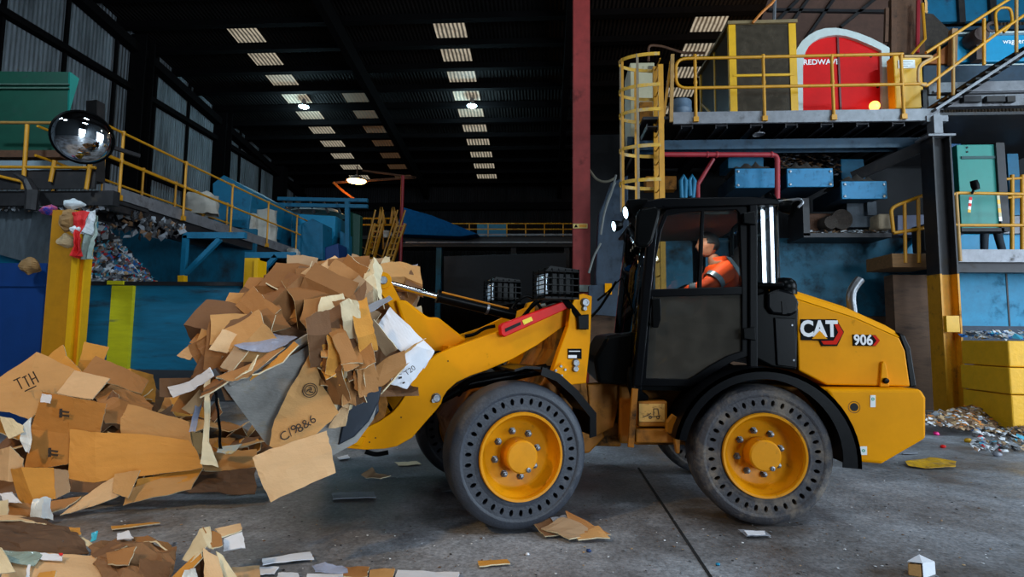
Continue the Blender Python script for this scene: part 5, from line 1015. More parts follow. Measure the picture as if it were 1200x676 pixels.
# ---- blue boxes of the conveyor heads
for i, (x0, y0, x1, y1, lab) in enumerate(((862, 197, 914, 220, 'leftmost blue end plate under the upper platform'), (923, 197, 976, 219, 'middle blue end plate under the upper platform'), (987, 212, 1039, 233, 'right blue end plate under the upper platform'))):
    t_ = thing('conveyor_unit', lab, 'conveyor', gY((x0+x1)/2, y1, 11.4))
    m = MB(); pxbox(m, x0, y0, x1, y1, 11.4, 11.46); m.build('end_plate', mat('plate_blue', rgb(2, 108, 150), .55, var=.15, dirt=rgb(12, 40, 60), dscale=4, damt=.5), t_, bevel=.01)
    m = MB(); pxbox(m, x0+3, y0+3, x1-3, y1-2, 11.46, 12.8); m.build('housing', mat('plant_dark', (0, 0, 0, 1)), t_)
    for (x, y) in ((x0+3, y0+4), (x1-3, y0+4), (x0+3, y1-3), (x1-3, y1-3)): m = MB(); m.lathe([(0, -.02), (.025, -.015), (.03, 0)], gY(x, y, 11.4), (0, 1, 0), 8); m.build('bolt', steel, t_)
    m = MB(); rows = []
    for k in range(11):
        p = gY(lerp(x0, x1-6, k/10), y0, 11.45); h = .05+.16*math.sin(PI*k/10)*(.6+.4*math.sin(k*2.3+i))
        rows.append([p, p+Vector((0, .18, h)), p+Vector((0, .5, h*.8)), p+Vector((0, .8, -.02))])
    m.grid(rows); q = m.build('dirt_pile', dirtm, None, smooth=60); tag(q, 'shredded dirt lying on the %s' % lab.replace(' under the upper platform', ''), 'dirt', None, 'stuff')
quadbox('blue_hopper', [gY(985, 186, 12.4), gY(1012, 186, 12.4), gY(1015, 210, 12.4), gY(986, 210, 12.4)], .6, bluep, 'small blue feed box above the right blue end plate', 'box')
quadbox('blue_hopper', [gY(853, 184, 12.2), gY(895, 182, 12.2), gY(895, 196, 12.2), gY(853, 197, 12.2)], .6, bluep, 'blue feed box above the leftmost blue end plate', 'box')
m = MB(); o = gY(801, 222, 11.3); m.tube([gY(799, 232, 11.3), gY(798, 212, 11.3), gY(801, 206, 11.3), gY(804, 212, 11.3), gY(803, 232, 11.3)], .045, 8); m.tube([gY(809, 230, 11.3), gY(808, 212, 11.3), gY(811, 206, 11.3), gY(814, 212, 11.3), gY(812, 232, 11.3)], .045, 8); tag(m.build('sling', bluep, smooth=50), 'blue lifting slings hanging beside the ladder', 'strap')
quadbox('yellow_guard', [gY(757, 206, 12.5), gY(793, 206, 12.5), gY(793, 222, 12.5), gY(757, 222, 12.5)], .3, yel_shade_dirt, 'dim yellow guard panel behind the ladder foot', 'panel')
# ---- grimy tipping bay: drives, wall, kerbs
m = MB(); pxbox(m, 690, 150, 1340, 486, 14.5, 14.7); tag(m.build('plant_screen', mat('plant_black', rgb(14, 16, 20), .8, var=.4)), 'near-black plant wall behind the blue end plates', 'panel')  # near-black backing behind the right-hand plant
zw = gY(980, 279, 12.6).z; xa = gY(752, 300, 12.6).x; xb = gY(1105, 300, 12.6).x
m = MB(); m.box((xa, 12.6, zw-1.75), (xb, 12.9, zw)); o = struct(m.build('wall_bay', mat('flaking_blue', rgb(2, 80, 104), .65, var=.3, scale=2.5, dirt=rgb(28, 26, 28), dscale=1.5, damt=.6, bump=.2, bscale=9)), 'flaking blue painted bay wall behind the loader hood', 'wall')
m = MB(); m.box((gY(690, 400, 12.7).x, 12.62, 0), (xb, 12.95, zw-1.75)); m.build('lower_course', concbrown, o)
m = MB(); m.box((gY(1050, 400, 11.6).x, 11.6, 0), (gY(1106, 400, 11.6).x, 11.9, gY(1075, 322, 11.6).z)); struct(m.build('wall_pier', concbrown), 'stained brown concrete pier beside the yellow-footed column', 'wall')
dv = thing('chain_drive', 'dirt-caked chain drive unit in a dark housing', 'machine', gY(970, 278, 11.8))
m = MB(); pxbox(m, 942, 273, 1045, 278, 11.8, 12.6); pxbox(m, 942, 232, 948, 276, 11.8, 12.5); m.build('tray', darksteel, dv)
m = MB(); pxbox(m, 948, 250, 992, 273, 12.1, 12.5); m.build('housing', brown, dv, bevel=.02)
m = MB(); o = gY(970, 262, 11.95); m.lathe([(0, -.15), (.14, -.15), (.16, 0), (.16, .2), (0, .2)], o, (0, 1, 0), 18); m.lathe([(0, -.1), (.22, -.1), (.22, 0), (0, 0)], gY(984, 258, 12.0), (0, 1, 0), 18); m.build('sprocket', dirtm, dv, smooth=40)
m = MB(); pxbox(m, 993, 236, 1027, 252, 12.0, 12.4); pxbox(m, 1017, 232, 1025, 252, 11.9, 12.0); pxbox(m, 995, 252, 1030, 266, 12.0, 12.3); m.build('side_box', mat('box_grey', rgb(64, 74, 84), .6, var=.3), dv)
m = MB(); pxbox(m, 1030, 250, 1048, 268, 11.7, 12.1); m.build('sack', mat('tan_sack', rgb(150, 134, 110), .8, var=.3), dv, bevel=.05)
# ---- big steel post with yellow foot
sp_ = thing('steel_post', 'dark steel H post with yellow painted foot at right', 'column', (gY(1108, 475, YP).x, YP, 0))
xp = gY(1109, 400, YP).x; zs = gY(1108, 322, YP).z; ztp = gY(1105, 163, YP).z
m = MB(); m.hbeam((xp, YP, zs), (xp, YP, ztp), .36, .34, .03, up=(1, 0, 0)); m.build('shaft', darksteel, sp_)
m = MB(); m.hbeam((xp, YP, 0), (xp, YP, zs), .365, .345, .033, up=(1, 0, 0)); m.build('foot', mat('foot_yellow', rgb(206, 140, 8), .55, var=.15, dirt=rgb(84, 60, 30), dscale=3, damt=.45), sp_)
m = MB(); m.box((xp-.25, YP-.2, ztp), (xp+.25, YP+.2, ztp+.04)); m.build('cap_plate', galv, sp_)
m = MB(); pxbox(m, 1110, 370, 1124, 389, YP-.24, YP-.18); m.build('splice_plate', postyel, sp_)
# ---- mid landing with looped rail
ml = thing('mid_landing', 'timber landing with a looped yellow rail left of the steel post', 'platform', gY(1070, 312, 11.3))
m = MB(); pxbox(m, 1046, 297, 1100, 313, 11.3, 12.2); m.build('deck', mat('timber', rgb(120, 84, 46), .8, var=.3, stretch=(.5, 3, 3)), ml, bevel=.01)
m = MB(); m.tube(fil([gY(1047, 272, 11.3), gY(1044, 245, 11.3), gY(1052, 240, 11.3), gY(1090, 226, 11.3), gY(1094, 262, 11.3), gY(1080, 268, 11.3), gY(1047, 273, 11.3)], .1), .035, 8); m.build('rail_loop', railyel, ml, smooth=50)
for x, y in ((1060, 238), (1076, 231)): m = MB(); m.tube([gY(x+1, 308, 11.3), gY(x, y, 11.3)], .033, 8); m.build('rail_post', railyel, ml, smooth=50)
m = MB(); pxbox(m, 1084, 262, 1098, 294, 11.6, 12); tag(m.build('bin', mat('bin_dark', rgb(34, 32, 34), .5), bevel=.03), 'dark bin standing on the timber landing', 'bin')
quadbox('blue_chute', [gY(1052, 300, 12.3), gY(1082, 274, 12.3), gY(1086, 292, 12.3), gY(1062, 312, 12.3)], .5, brightblue, 'bright blue chute behind the timber landing', 'chute')
quadbox('grey_console', [gY(1052, 252, 12.4), gY(1130, 250, 12.4), gY(1130, 275, 12.4), gY(1052, 275, 12.4)], .4, mat('console_grey', rgb(118, 124, 150), .5, var=.1), 'lilac grey console behind the looped rail', 'cabinet')
# ---- lower right platform, teal cabinet and operator
lp = thing('lower_platform', 'lower right platform with yellow rails and grey deck edge', 'platform', gY(1160, 308, YP))
DX0, DX1 = gY(1122, 300, YP).x, gY(1340, 300, YP).x; DZ2 = gY(1160, 294, YP).z
m = MB(); m.box((DX0, YP, gY(1160, 307, YP).z), (DX1, YP+.05, DZ2+.03)); m.build('kick_plate', galv, lp)
m = MB(); m.box((DX0, YP+.05, DZ2-.1), (DX1, YP+1.6, DZ2)); m.box((DX0, YP+.1, DZ2-.4), (DX1, YP+.3, DZ2-.1)); m.build('deck', darksteel, lp)
m = MB(); m.tube(fil([gY(1114, 229, YP-.04), gY(1122, 226, YP-.04), gY(1340, 230, YP-.04)], .1), .03, 8); m.build('handrail', railyel, lp, smooth=50)
m = MB(); m.tube([gY(1115, 262, YP-.04), gY(1122, 264, YP-.04), gY(1340, 264, YP-.04)], .03, 8); m.build('handrail', railyel, lp, smooth=50)
m = MB(); m.tube([gY(1125, 306, YP-.04), gY(1120, 226, YP-.04)], .035, 8); m.build('rail_post', mat('post_worn', (0, 0, 0, 1)), lp, smooth=50)
for x in (1186, 1198): m = MB(); m.tube([gY(x, 294, YP+1.4), gY(x, 205, YP+1.4)], .04, 8); m.build('rail_post', railyel, lp, smooth=50)
for y in (210, 232): m = MB(); m.tube([gY(1178, y, YP+1.4), gY(1340, y-12, YP+1.4)], .03, 8); m.build('handrail', railyel, lp, smooth=50)
tcab = thing('teal_cabinet', 'tall teal control panel hanging above the lower platform rail', 'cabinet', gY(1151, 270, 11.2))
m = MB(); pxbox(m, 1127, 169, 1174, 269, 11.2, 11.34); m.build('door', tealp, tcab, bevel=.01)
m = MB(); pxbox(m, 1127, 182.5, 1174, 186, 11.18, 11.2); m.build('seam', mat('seam_teal', rgb(4, 60, 60), .6), tcab)
m = MB(); pxbox(m, 1174, 167, 1177, 271, 11.15, 11.4); pxbox(m, 1127, 267, 1177, 271, 11.15, 11.4); m.build('frame', darksteel, tcab)
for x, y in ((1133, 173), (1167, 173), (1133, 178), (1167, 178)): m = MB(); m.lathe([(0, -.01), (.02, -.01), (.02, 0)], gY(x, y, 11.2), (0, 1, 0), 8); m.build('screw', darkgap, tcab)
quadbox('blue_column', [gY(1112, 168, 12.2), gY(1127, 168, 12.2), gY(1128, 262, 12.2), gY(1113, 262, 12.2)], .4, mat('beam_mid_blue', rgb(4, 72, 116), .5, var=.2), 'blue column left of the teal cabinet', 'column')
m = MB(); m.lathe([(0, -.03), (.05, -.02), (.055, .02), (0, .02)], gY(1126, 203, 11.9), (0, 1, 0), 14); tag(m.build('indicator_lamp', mat('lamp_blue', rgb(180, 220, 255), .3, emit=(.4, .7, 1, 1), estr=6)), 'small blue-white lamp beside the teal cabinet', 'lamp')
quadbox('blue_machine', [gY(1118, 274, 13.2), gY(1340, 274, 13.2), gY(1340, 298, 13.2), gY(1118, 298, 13.2)], .8, brightblue, 'bright blue machine base behind the operator legs', 'machine')
quadbox('grey_machine', [gY(1176, 252, 13.1), gY(1340, 252, 13.1), gY(1340, 274, 13.1), gY(1176, 274, 13.1)], .8, galv, 'pale grey machine cover right of the teal cabinet', 'machine')
m = MB(); pxbox(m, 1185, 180, 1193, 252, 12.9, 13.0); tag(m.build('blue_post', bluep), 'thin blue post right of the teal cabinet', 'post')
# tools and straps on the rail
sa = thing('ribbon', 'red and white striped ribbon tied to the rail before the teal cabinet', 'ribbon', gY(1137, 250, YP-.06))
for k in range(5): m = MB(); m.beam(gY(1137.5-k*.4, 231+k*3.6, YP-.09), gY(1137.5-(k+1)*.4, 231+(k+1)*3.6, YP-.09), .05, .012, (0, 1, 0)); m.build('stripe', (redp, white, redp, white, postyel)[k], sa)
sb = thing('ribbon', 'cream and yellow ribbon tied to the rail at the cabinet edge', 'ribbon', gY(1171, 258, YP-.06))
for k in range(6): m = MB(); m.beam(gY(1169.5+k*.5, 229+k*5, YP-.09), gY(1169.5+(k+1)*.5, 229+(k+1)*5, YP-.09), .05, .012, (0, 1, 0)); m.build('stripe', (cream, postyel, cream, postyel, cream, white)[k], sb)
m = MB(); m.tube([gY(1139, 227, YP-.1), gY(1142, 219, YP-.1)], .02, 6); o = gY(1142.5, 217, YP-.1); m.lathe([(0, -.1), (.06, -.09), (.07, 0), (.06, .09), (0, .1)], o, (-.2, 0, 1), 12); tag(m.build('hand_paddle', black, smooth=50), 'black paddle sticking up from the lower platform rail', 'tool')
def stander(base, face, h, label, mtop, mleg):
    f = Vector(face); s_ = Vector((0, 0, 1)).cross(f); Z = lambda k: Vector((0, 0, k*h))
    pel = base+Z(.53); che = base+Z(.74); nk = base+Z(.84); hd = base+Z(.93)
    V = [(pel, .125), (base+Z(.63), .12), (che, .145), (nk, .055), (hd-Z(.02), .06)]; E = [(0, 1), (1, 2), (2, 3), (3, 4)]
    LV = [(pel, .135)]; LE = []
    for sg in (-1, 1):
        i = len(V); kn = base+Z(.285)+s_*sg*.14+f*.03; an = base+Z(.05)+s_*sg*.19; V += [(pel+s_*sg*.09-Z(.03), .09), (kn, .062), (an, .043), (an+f*.14-Z(.025), .036)]; E += [(0, i), (i, i+1), (i+1, i+2), (i+2, i+3)]
        i = len(LV); LV += [(pel+s_*sg*.09-Z(.03), .105), (kn, .08), (an+Z(.01), .07)]; LE += [(0, i), (i, i+1), (i+1, i+2)]
        i = len(V); sh = base+Z(.80)+s_*sg*.19; el = base+Z(.63)+s_*sg*.25; wr = base+Z(.58)+s_*sg*.2+f*.24; V += [(sh, .06), (el, .045), (wr, .03)]; E += [(2, i), (i, i+1), (i+1, i+2)]
        hand_chain(V, E, i+2, wr, f, Vector((0, 0, 1)), -s_*sg, .5)
    m = MB(); m.add(*skin_mesh(V, E)); hv, hf, a, b = head_verts(hd, .23, f); m.add(hv, hf); o = m.build('person', skin, None, smooth=70); tag(o, label, 'person')
    m = MB(); m.add(*skin_mesh([(pel+Z(.02), .15), (base+Z(.64), .15), (che, .17), (base+Z(.80)+s_*.18, .085), (base+Z(.64)+s_*.25, .065), (base+Z(.80)-s_*.18, .085), (base+Z(.64)-s_*.25, .065)], [(0, 1), (1, 2), (2, 3), (3, 4), (2, 5), (5, 6)])); m.build('jacket', mtop, o, smooth=60)
    m = MB(); m.add(*skin_mesh(LV, LE)); m.build('trousers', mleg, o, smooth=60)
    for sg in (-1, 1):
        an = base+s_*sg*.19; m = MB(); m.tube([an+Z(.045)-f*.05, an+Z(.03)+f*.06, an+Z(.02)+f*.17], [.055, .05, .035], 10); m.build('boot', black, o, smooth=60)
    return o
pb = gY(1164, 292, 12.0); pb.z = DZ2
stander(pb, (0, 1, 0), 1.72, 'person standing behind the teal cabinet, only dark trouser legs showing', mat('navy_jacket', rgb(20, 28, 44), .8), mat('dark_trousers', rgb(24, 34, 44), .8, bump=.3))
# ---- blue wall and yellow blocks below
m = MB(); m.box((gY(1118, 350, 11.6).x, 11.6, 0), (gY(1340, 350, 11.6).x, 11.9, gY(1160, 319, 11.6).z)); o = struct(m.build('wall_blue', mat('panel_blue', rgb(0, 122, 160), .6, var=.15, dirt=rgb(20, 50, 72), dscale=1.6, damt=.4)), 'bright blue wall behind the yellow blocks', 'wall')
for x in (1180,): m = MB(); m.box((gY(x, 350, 11.6).x, 11.59, 0), (gY(x, 350, 11.6).x+.03, 11.6, gY(1160, 319, 11.6).z)); m.build('panel_joint', darksteel, o)
m = MB(); m.box((gY(1118, 350, 11.6).x, 11.58, 0), (gY(1340, 350, 11.6).x, 11.6, gY(1160, 382, 11.6).z)); m.build('dark_base', mat('base_slate', rgb(44, 56, 72), .7, var=.2), o)
YB = 8.9; bx0 = gY(1184, 450, YB).x
zs_ = [0, gY(1190, 463, YB).z, gY(1190, 431, YB).z, gY(1190, 399.5, YB).z]
for k in range(3):
    for j in range(1):
        m = MB(); ox = (.0, -.02, .02)[k]; m.box((bx0+ox, YB+ox, zs_[k]+.012), (bx0+2.3, YB+.98, zs_[k+1])); tag(m.build('concrete_block', blockyel, bevel=.02), 'yellow painted concrete block, %s of the stack of three at right' % ('lowest', 'middle', 'topmost')[k], 'block')
# ---- feed chute left of the ladder

fc = thing('feed_chute', 'dark blue steel chute with loose cables left of the ladder', 'chute', gY(705, 350, 12.2))
P = [gY(698, 322, 12.2), gY(702, 250, 12.2), gY(716, 214, 12.2), gY(736, 205, 12.2), gY(738, 360, 12.2), gY(700, 360, 12.2)]
quadbox('body', P, .35, mat('chute_navy', rgb(34, 50, 66), .55, .2, var=.3, dirt=rgb(20, 24, 30), damt=.5), '', '', fc)
m = MB(); m.prism([(gY(690, 330, 12).x, gY(690, 335, 12).z), (gY(735, 320, 12).x, gY(735, 332, 12).z), (gY(735, 345, 12).x, gY(735, 372, 12).z), (gY(690, 360, 12).x, gY(690, 368, 12).z)], 11.9, 12.2); m.build('lower_box', mat('chute_navy', (0, 0, 0, 1)), fc)
for pts in ([(707, 255), (711, 240), (716, 228), (722, 205)], [(704, 275), (708, 250), (713, 232), (721, 214)], [(690, 320), (696, 300), (704, 285)]):
    m = MB(); m.tube(fil([gY(x, y, 12.0) for x, y in pts], .1), .025, 6); m.build('cable', mat('cable_pale', rgb(110, 112, 108), .6), fc)
m = MB(); pxbox(m, 709, 332, 717, 345, 11.85, 11.9); m.build('yellow_tab', yel, fc)
# ================================================================== CARDBOARD
def kraft(name, c, d=None): return mat(name, c, .78, var=.10, scale=2.2, dirt=d or tuple(x*.62 for x in c[:3])+(1,), dscale=2.6, damt=.28, bump=.12, bscale=70, stretch=(1, 1, 3))
K1 = kraft('kraft_tan', rgb(196, 146, 88)); K2 = kraft('kraft_light', rgb(216, 176, 130)); K3 = kraft('kraft_brown', rgb(164, 112, 60)); K4 = kraft('kraft_dark', rgb(116, 80, 50)); K5 = kraft('kraft_warm_lit', rgb(206, 142, 54)); K6 = kraft('kraft_grey', rgb(166, 136, 104))  # the ochre kraft has warm lamplight mixed into its colour
KW = mat('white_card', rgb(226, 228, 236), .6, var=.05, bump=.06, bscale=30); KC = mat('cream_card', rgb(222, 206, 170), .7, var=.1, bump=.2, bscale=12); KG = mat('grey_card', rgb(136, 140, 150), .6, var=.12); filmg = mat('grey_film', rgb(150, 156, 178), .25, var=.15, bump=.7, bscale=10)
inkm = mat('carton_ink', rgb(52, 40, 30), .7, var=.1)
def refine(rows, sub):
    out = []
    R = len(rows); C = len(rows[0])
    for i in range(R-1):
        for a in range(sub+(1 if i == R-2 else 0)):
            t = a/sub; r = []
            for j in range(C-1):
                for b in range(sub+(1 if j == C-2 else 0)):
                    u = b/sub; r.append(lerp(lerp(rows[i][j], rows[i][j+1], u), lerp(rows[i+1][j], rows[i+1][j+1], u), t))
            out.append(r)
    return out
def sheet(name, rows, m_, label=None, cat='cardboard', group=None, amp=.010, th=.006, seed=0, sub=5, parent=None, freq=4., rag_=.006):
    g = refine([[Vector(p) for p in r] for r in rows], sub); R = len(g); C = len(g[0]); off = Vector((seed*7.13, seed*3.7, seed*1.9)); out = []
    for i in range(R):
        r = []
        for j in range(C):
            p = g[i][j]; n = noise.noise_vector(p*freq+off)*amp+noise.noise_vector(p*freq*3.3+off)*amp*.45
            e = .0
            if i in (0, R-1) or j in (0, C-1): n = n+noise.noise_vector(p*40+off)*rag_
            r.append(p+n)
        out.append(r)
    kr = m_.name.startswith('kraft'); mb = MB(); mb.grid(out); o = mb.build(name, [m_, KC] if kr else m_, parent, solid=th*1.35 if kr else th)
    if kr: o.modifiers[0].material_offset_rim = 1
    if parent is None: tag(o, label, cat, group)
    return o
KS = 1.0
def KP(pts, F=None):
    def f(px, py, d):
        g = gZ(px, py, .03)
        if d is None: return g
        q = Q(px, py, d*KS); return q if q.z > .03 else g
    return [[f(*p) for p in r] for r in pts]
def marks(par, origin, right, up, strokes, nm='print_mark', w=.012, m_=None):
    """printed strokes lying on a sheet; strokes in metres on the sheet's plane"""
    right = Vector(right).normalized(); up = Vector(up); up = (up-right*up.dot(right)).normalized(); n = right.cross(up); mb = MB()
    if n.dot(CAM-Vector(origin)) < 0: n = -n
    for (a, b) in strokes:
        A = Vector(origin)+right*a[0]+up*a[1]+n*.016; B = Vector(origin)+right*b[0]+up*b[1]+n*.016; mb.beam(A, B, w, .002, n)
    return mb.build(nm, m_ or inkm, par)
def lettersheet(par, s_, origin, right, up, size, m_=None, off=.0, lift=.016):
    right = Vector(right).normalized(); up = Vector(up); up = (up-right*up.dot(right)).normalized(); n = right.cross(up)
    M = Matrix(((right.x, up.x, n.x, 0), (right.y, up.y, n.y, 0), (right.z, up.z, n.z, 0), (0, 0, 0, 1))); o = Vector(origin)+(n if n.dot(CAM-Vector(origin)) > 0 else -n)*lift
    mb = MB(); mb.text(s_, size, Matrix.Translation(o) @ M, .001, off); return mb.build('lettering', m_ or inkm, par)

# ---- the heap in the bucket (bucket frame: x to the rear, y across)
prof = [(-2.3, 1.0), (-2.18, 1.22), (-2.04, 1.42), (-1.88, 1.6), (-1.66, 1.74), (-1.35, 1.83), (-1.1, 1.83), (-.85, 1.88), (-.66, 1.8), (-.58, 1.5)]
def hz_(x, ly):
    for (a, za), (b, zb) in zip(prof, prof[1:]):
        if a <= x <= b: z = lerp(za, zb, (x-a)/(b-a)); break
    else: z = prof[0][1] if x < prof[0][0] else prof[-1][1]
    k0 = .42*max(0, min(1, (-1.35-x)/.35)); l0 = -.15 if x < -1.7 else lerp(-.15, .12, min(1, (x+1.7)/.3))
    if x > -1.15: l0, k0 = .95, 0
    l1 = max(.75, l0+.4)
    if ly < l1: s_ = k0+(1-k0)*math.sin(max(0, min(1, (ly-l0)/(l1-l0)))*PI/2)
    else: s_ = 1-.25*max(0, (ly-1.2)/.7)**2
    return 1.12+(z-1.12)*s_
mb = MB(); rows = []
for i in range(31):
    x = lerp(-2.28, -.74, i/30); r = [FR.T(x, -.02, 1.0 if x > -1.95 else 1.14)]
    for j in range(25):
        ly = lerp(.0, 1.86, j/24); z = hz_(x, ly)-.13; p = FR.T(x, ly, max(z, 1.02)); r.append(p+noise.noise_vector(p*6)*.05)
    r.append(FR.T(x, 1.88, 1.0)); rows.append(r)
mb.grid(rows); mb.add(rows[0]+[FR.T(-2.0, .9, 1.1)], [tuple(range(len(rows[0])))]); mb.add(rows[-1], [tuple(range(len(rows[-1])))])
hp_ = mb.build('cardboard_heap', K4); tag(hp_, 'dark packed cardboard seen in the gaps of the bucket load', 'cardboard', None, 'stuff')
def folded(c, n, spin, L, W, folds, m_, name, label, group, seed, amp=.012, cat='cardboard', th=.006):
    n = n.normalized(); t = n.cross(Vector((math.cos(spin), math.sin(spin), .15))).normalized(); b = n.cross(t); k = len(folds)+1; pts = [Vector((0, 0, 0))]; a = -sum(folds)/2
    for i in range(k): pts.append(pts[-1]+t*math.cos(a)*L/k+n*math.sin(a)*L/k); a += folds[i] if i < len(folds) else 0
    mid = (pts[0]+pts[-1])/2; r = random.Random(seed)
    rows = [[c+p-mid+b*s*(W/2)*(1+r.uniform(-.09, .09))+t*r.uniform(-.02, .02) for s in (-1, 0, 1)] for p in pts]
    return sheet(name, rows, m_, label, cat, group, amp, th, seed, 4)
K7 = kraft('kraft_umber', rgb(138, 92, 48)); mats_ = [K1, K3, K3, K7, K7, K7, K4, K4, K6, K2, K3]
rr_ = random.Random(11)
GB = 'loose cardboard pieces heaped in the loader bucket'
cnt = 0
for i in range(110):
    x = rr_.uniform(-2.02, -.72); ly = rr_.uniform(-.1, 1.5) if i % 3 else rr_.uniform(-.12, .55)
    if x > -1.75 and ly < .42: ly += .5
    if x > -1.2 and ly < 1.1: ly = rr_.uniform(1.15, 1.6)
    z = hz_(x, ly); e = .05
    n = Vector((-(hz_(x+e, ly)-hz_(x-e, ly))/(2*e), -(hz_(x, ly+e)-hz_(x, ly-e))/(2*e), 1)); n = n+Vector((rr_.uniform(-.9, .9), rr_.uniform(-1.1, .4), rr_.uniform(-.4, .4)))
    n = FR.u*n.x+FR.v*n.y+Vector((0, 0, n.z)); c = FR.T(x, ly, z-.05); n = n.normalized()+(CAM-c).normalized()*rr_.uniform(.5, 1.3)
    nf = rr_.choice((1, 1, 2, 2, 3)); fo = [rr_.choice((-1, 1))*rr_.uniform(.3, 1.5) for _ in range(nf)]
    folded(c, n, rr_.uniform(0, 6.28), rr_.uniform(.34, .74), rr_.uniform(.18, .40), fo, rr_.choice(mats_), 'cardboard_piece', 'creased brown cardboard piece among the heap in the bucket', GB, i+1, rr_.choice((.006, .010, .016)))
NP = [(346, 398), (376, 374), (440, 366), (446, 440), (430, 470), (398, 484), (372, 430)]
for i in range(30):
    t, u = rr_.random(), rr_.random(); px = lerp(372, 426, t); py = lerp(lerp(394, 376, t), lerp(410, 462, t), u); l = -.09-rr_.uniform(0, .10)
    c = FR.P(px, py, l); n = FR.v*-1+FR.u*rr_.uniform(-.7, .5)+Vector((0, 0, rr_.uniform(-.1, .9)))
    folded(c, n, rr_.uniform(-.4, .4)+FR.a, rr_.uniform(.26, .46), rr_.uniform(.06, .15), [rr_.choice((-1, 1))*rr_.uniform(.2, .7) for _ in range(rr_.choice((1, 2)))], rr_.choice((K1, K3, K7, K2, K3, K4, KC, K5)), 'cardboard_piece', 'creased brown cardboard piece among the heap in the bucket', GB, 300+i, .010)

def bpt(px, py, ly): return FR.P(px, py, ly)
def BS(name, pts, m_, label, **k):
    A = [p for r in pts for p in r]
    if sum(p[0] for p in A)/len(A) < 345 and sum(p[1] for p in A)/len(A) < 450: pts = [[(p[0], p[1], p[2]-.2) for p in r] for r in pts]
    return sheet(name, [[bpt(*p) for p in r] for r in pts], m_, label, **k)
# distinct pieces of the load
a = BS('kraft_sheet', [[(362, 416, -.12), (366, 416, -.12)], [(341, 452, -.14), (380, 452, -.14)], [(322, 492, -.17), (397, 484, -.17)], [(315, 522, -.2), (372, 508, -.2)], [(330, 533, -.2), (345, 524, -.2)]], K1, 'big tan cardboard sheet with a round stamp hanging from the bucket side', amp=.008, seed=201)
cc = bpt(363.5, 457, -.155); mb = MB(); r1 = Vector((.9, .36, 0)); u1 = Vector((-.1, -.05, 1))
for rad in (.042, .030):
    mb.tube([cc-FR.v*.012+(FR.u*math.cos(2*PI*k/24)+Vector((0, 0, 1))*math.sin(2*PI*k/24))*rad for k in range(24)], .0028, 5, True)
for q in range(3): mb.tube([cc-FR.v*.012+(FR.u*math.cos(t)+Vector((0, 0, 1))*math.sin(t))*.021*(t-2*PI*q/3)/1.6 for t in [2*PI*q/3+s*.2 for s in range(1, 9)]], .0035, 5)
mb.build('round_stamp', inkm, a)
lettersheet(a, 'C/9', bpt(339, 507, -.20), FR.u*.8+Vector((0, 0, .55)), Vector((0, 0, 1)), .075, lift=.02); lettersheet(a, '8&6', bpt(359, 496, -.19), FR.u*.8+Vector((0, 0, .55)), Vector((0, 0, 1)), .075, lift=.02)
BS('kraft_sheet', [[(297, 536, -.22), (316, 526, -.21), (383, 505, -.2)], [(305, 562, -.26), (335, 550, -.26), (389, 528, -.25)], [(317, 589, -.29), (347, 575, -.29), (394, 553, -.28)]], K2, 'pale tan cardboard panel hanging lowest under the bucket', amp=.008, seed=202)
wb = thing('white_carton', 'crushed white carton with tan tape lying against the loader arm', 'carton', bpt(470, 430, .1))
def sub_(par, nm, pts, m_, seed, **k): return sheet(nm, [[bpt(*p) for p in r] for r in pts], m_, parent=par, seed=seed, **k)
wp = sub_(wb, 'panel', [[(457, 360, .2), (486, 388, .16), (509, 411, .12)], [(445, 378, .2), (478, 402, .12), (503, 422, .08)], [(440, 386, .2), (470, 412, .1), (497, 432, .06)]], KW, 203, amp=.004)
wp2 = sub_(wb, 'panel', [[(482, 404, .06), (509, 412, .06)], [(462, 431, .03), (494, 434, .04)], [(457, 450, .02), (477, 456, .02)]], KW, 204, amp=.004)
sub_(wb, 'flap', [[(438, 374, .1), (466, 409, .08)], [(432, 390, .14), (452, 417, .14)]], K6, 205, amp=.005)
sub_(wb, 'tape', [[(484, 404, .03), (499, 396, .03)], [(475, 411, .02), (489, 403, .02)], [(466, 419, .02), (476, 414, .02)]], K1, 206, amp=.003, th=.003)
lettersheet(wp2, 'T20', bpt(480, 434, .0), FR.u*.8+Vector((0, 0, .6)), Vector((0, 0, 1)), .05, inkm, lift=.022)
mb = MB()
for k, (x, y, w_, h_) in enumerate(((469, 443, 4, 2.5), (473, 449, 3, 2), (466, 437, 6, .8), (468, 439, 6, .8))): 
    mb.add([bpt(x-w_/2, y-h_/2, -.015), bpt(x+w_/2, y-h_/2-1, -.015), bpt(x+w_/2, y+h_/2-1, -.015), bpt(x-w_/2, y+h_/2, -.015)], [(0, 1, 2, 3)])
mb.build('print_block', inkm, wp2)
BS('brown_flap', [[(425, 440, -.06), (452, 420, -.02), (474, 411, .0)], [(418, 456, -.1), (444, 442, -.08), (476, 426, .0)], [(424, 468, -.1), (440, 457, -.08), (462, 441, -.02)]], K3, 'mid-brown cardboard flap in front of the white carton', amp=.01, seed=207)
BS('tan_flap', [[(446, 462, -.04), (470, 430, -.0)], [(449, 459, -.05), (480, 424, -.0)]], K1, 'narrow tan cardboard edge under the white carton', amp=.004, seed=208)
BS('kraft_strip', [[(396, 372, .05), (425, 366, .1)], [(399, 420, -.04), (424, 410, -.02)], [(398, 438, -.08), (414, 432, -.06)]], K3, 'upright brown cardboard strip at the middle of the load', amp=.012, seed=209)
BS('kraft_strip', [[(420, 392, -.02), (432, 398, -.02)], [(414, 440, -.1), (426, 436, -.1)], [(401, 476, -.14), (412, 480, -.14)]], K2, 'long pale cardboard strip hanging beside the brown flap', amp=.008, seed=210)
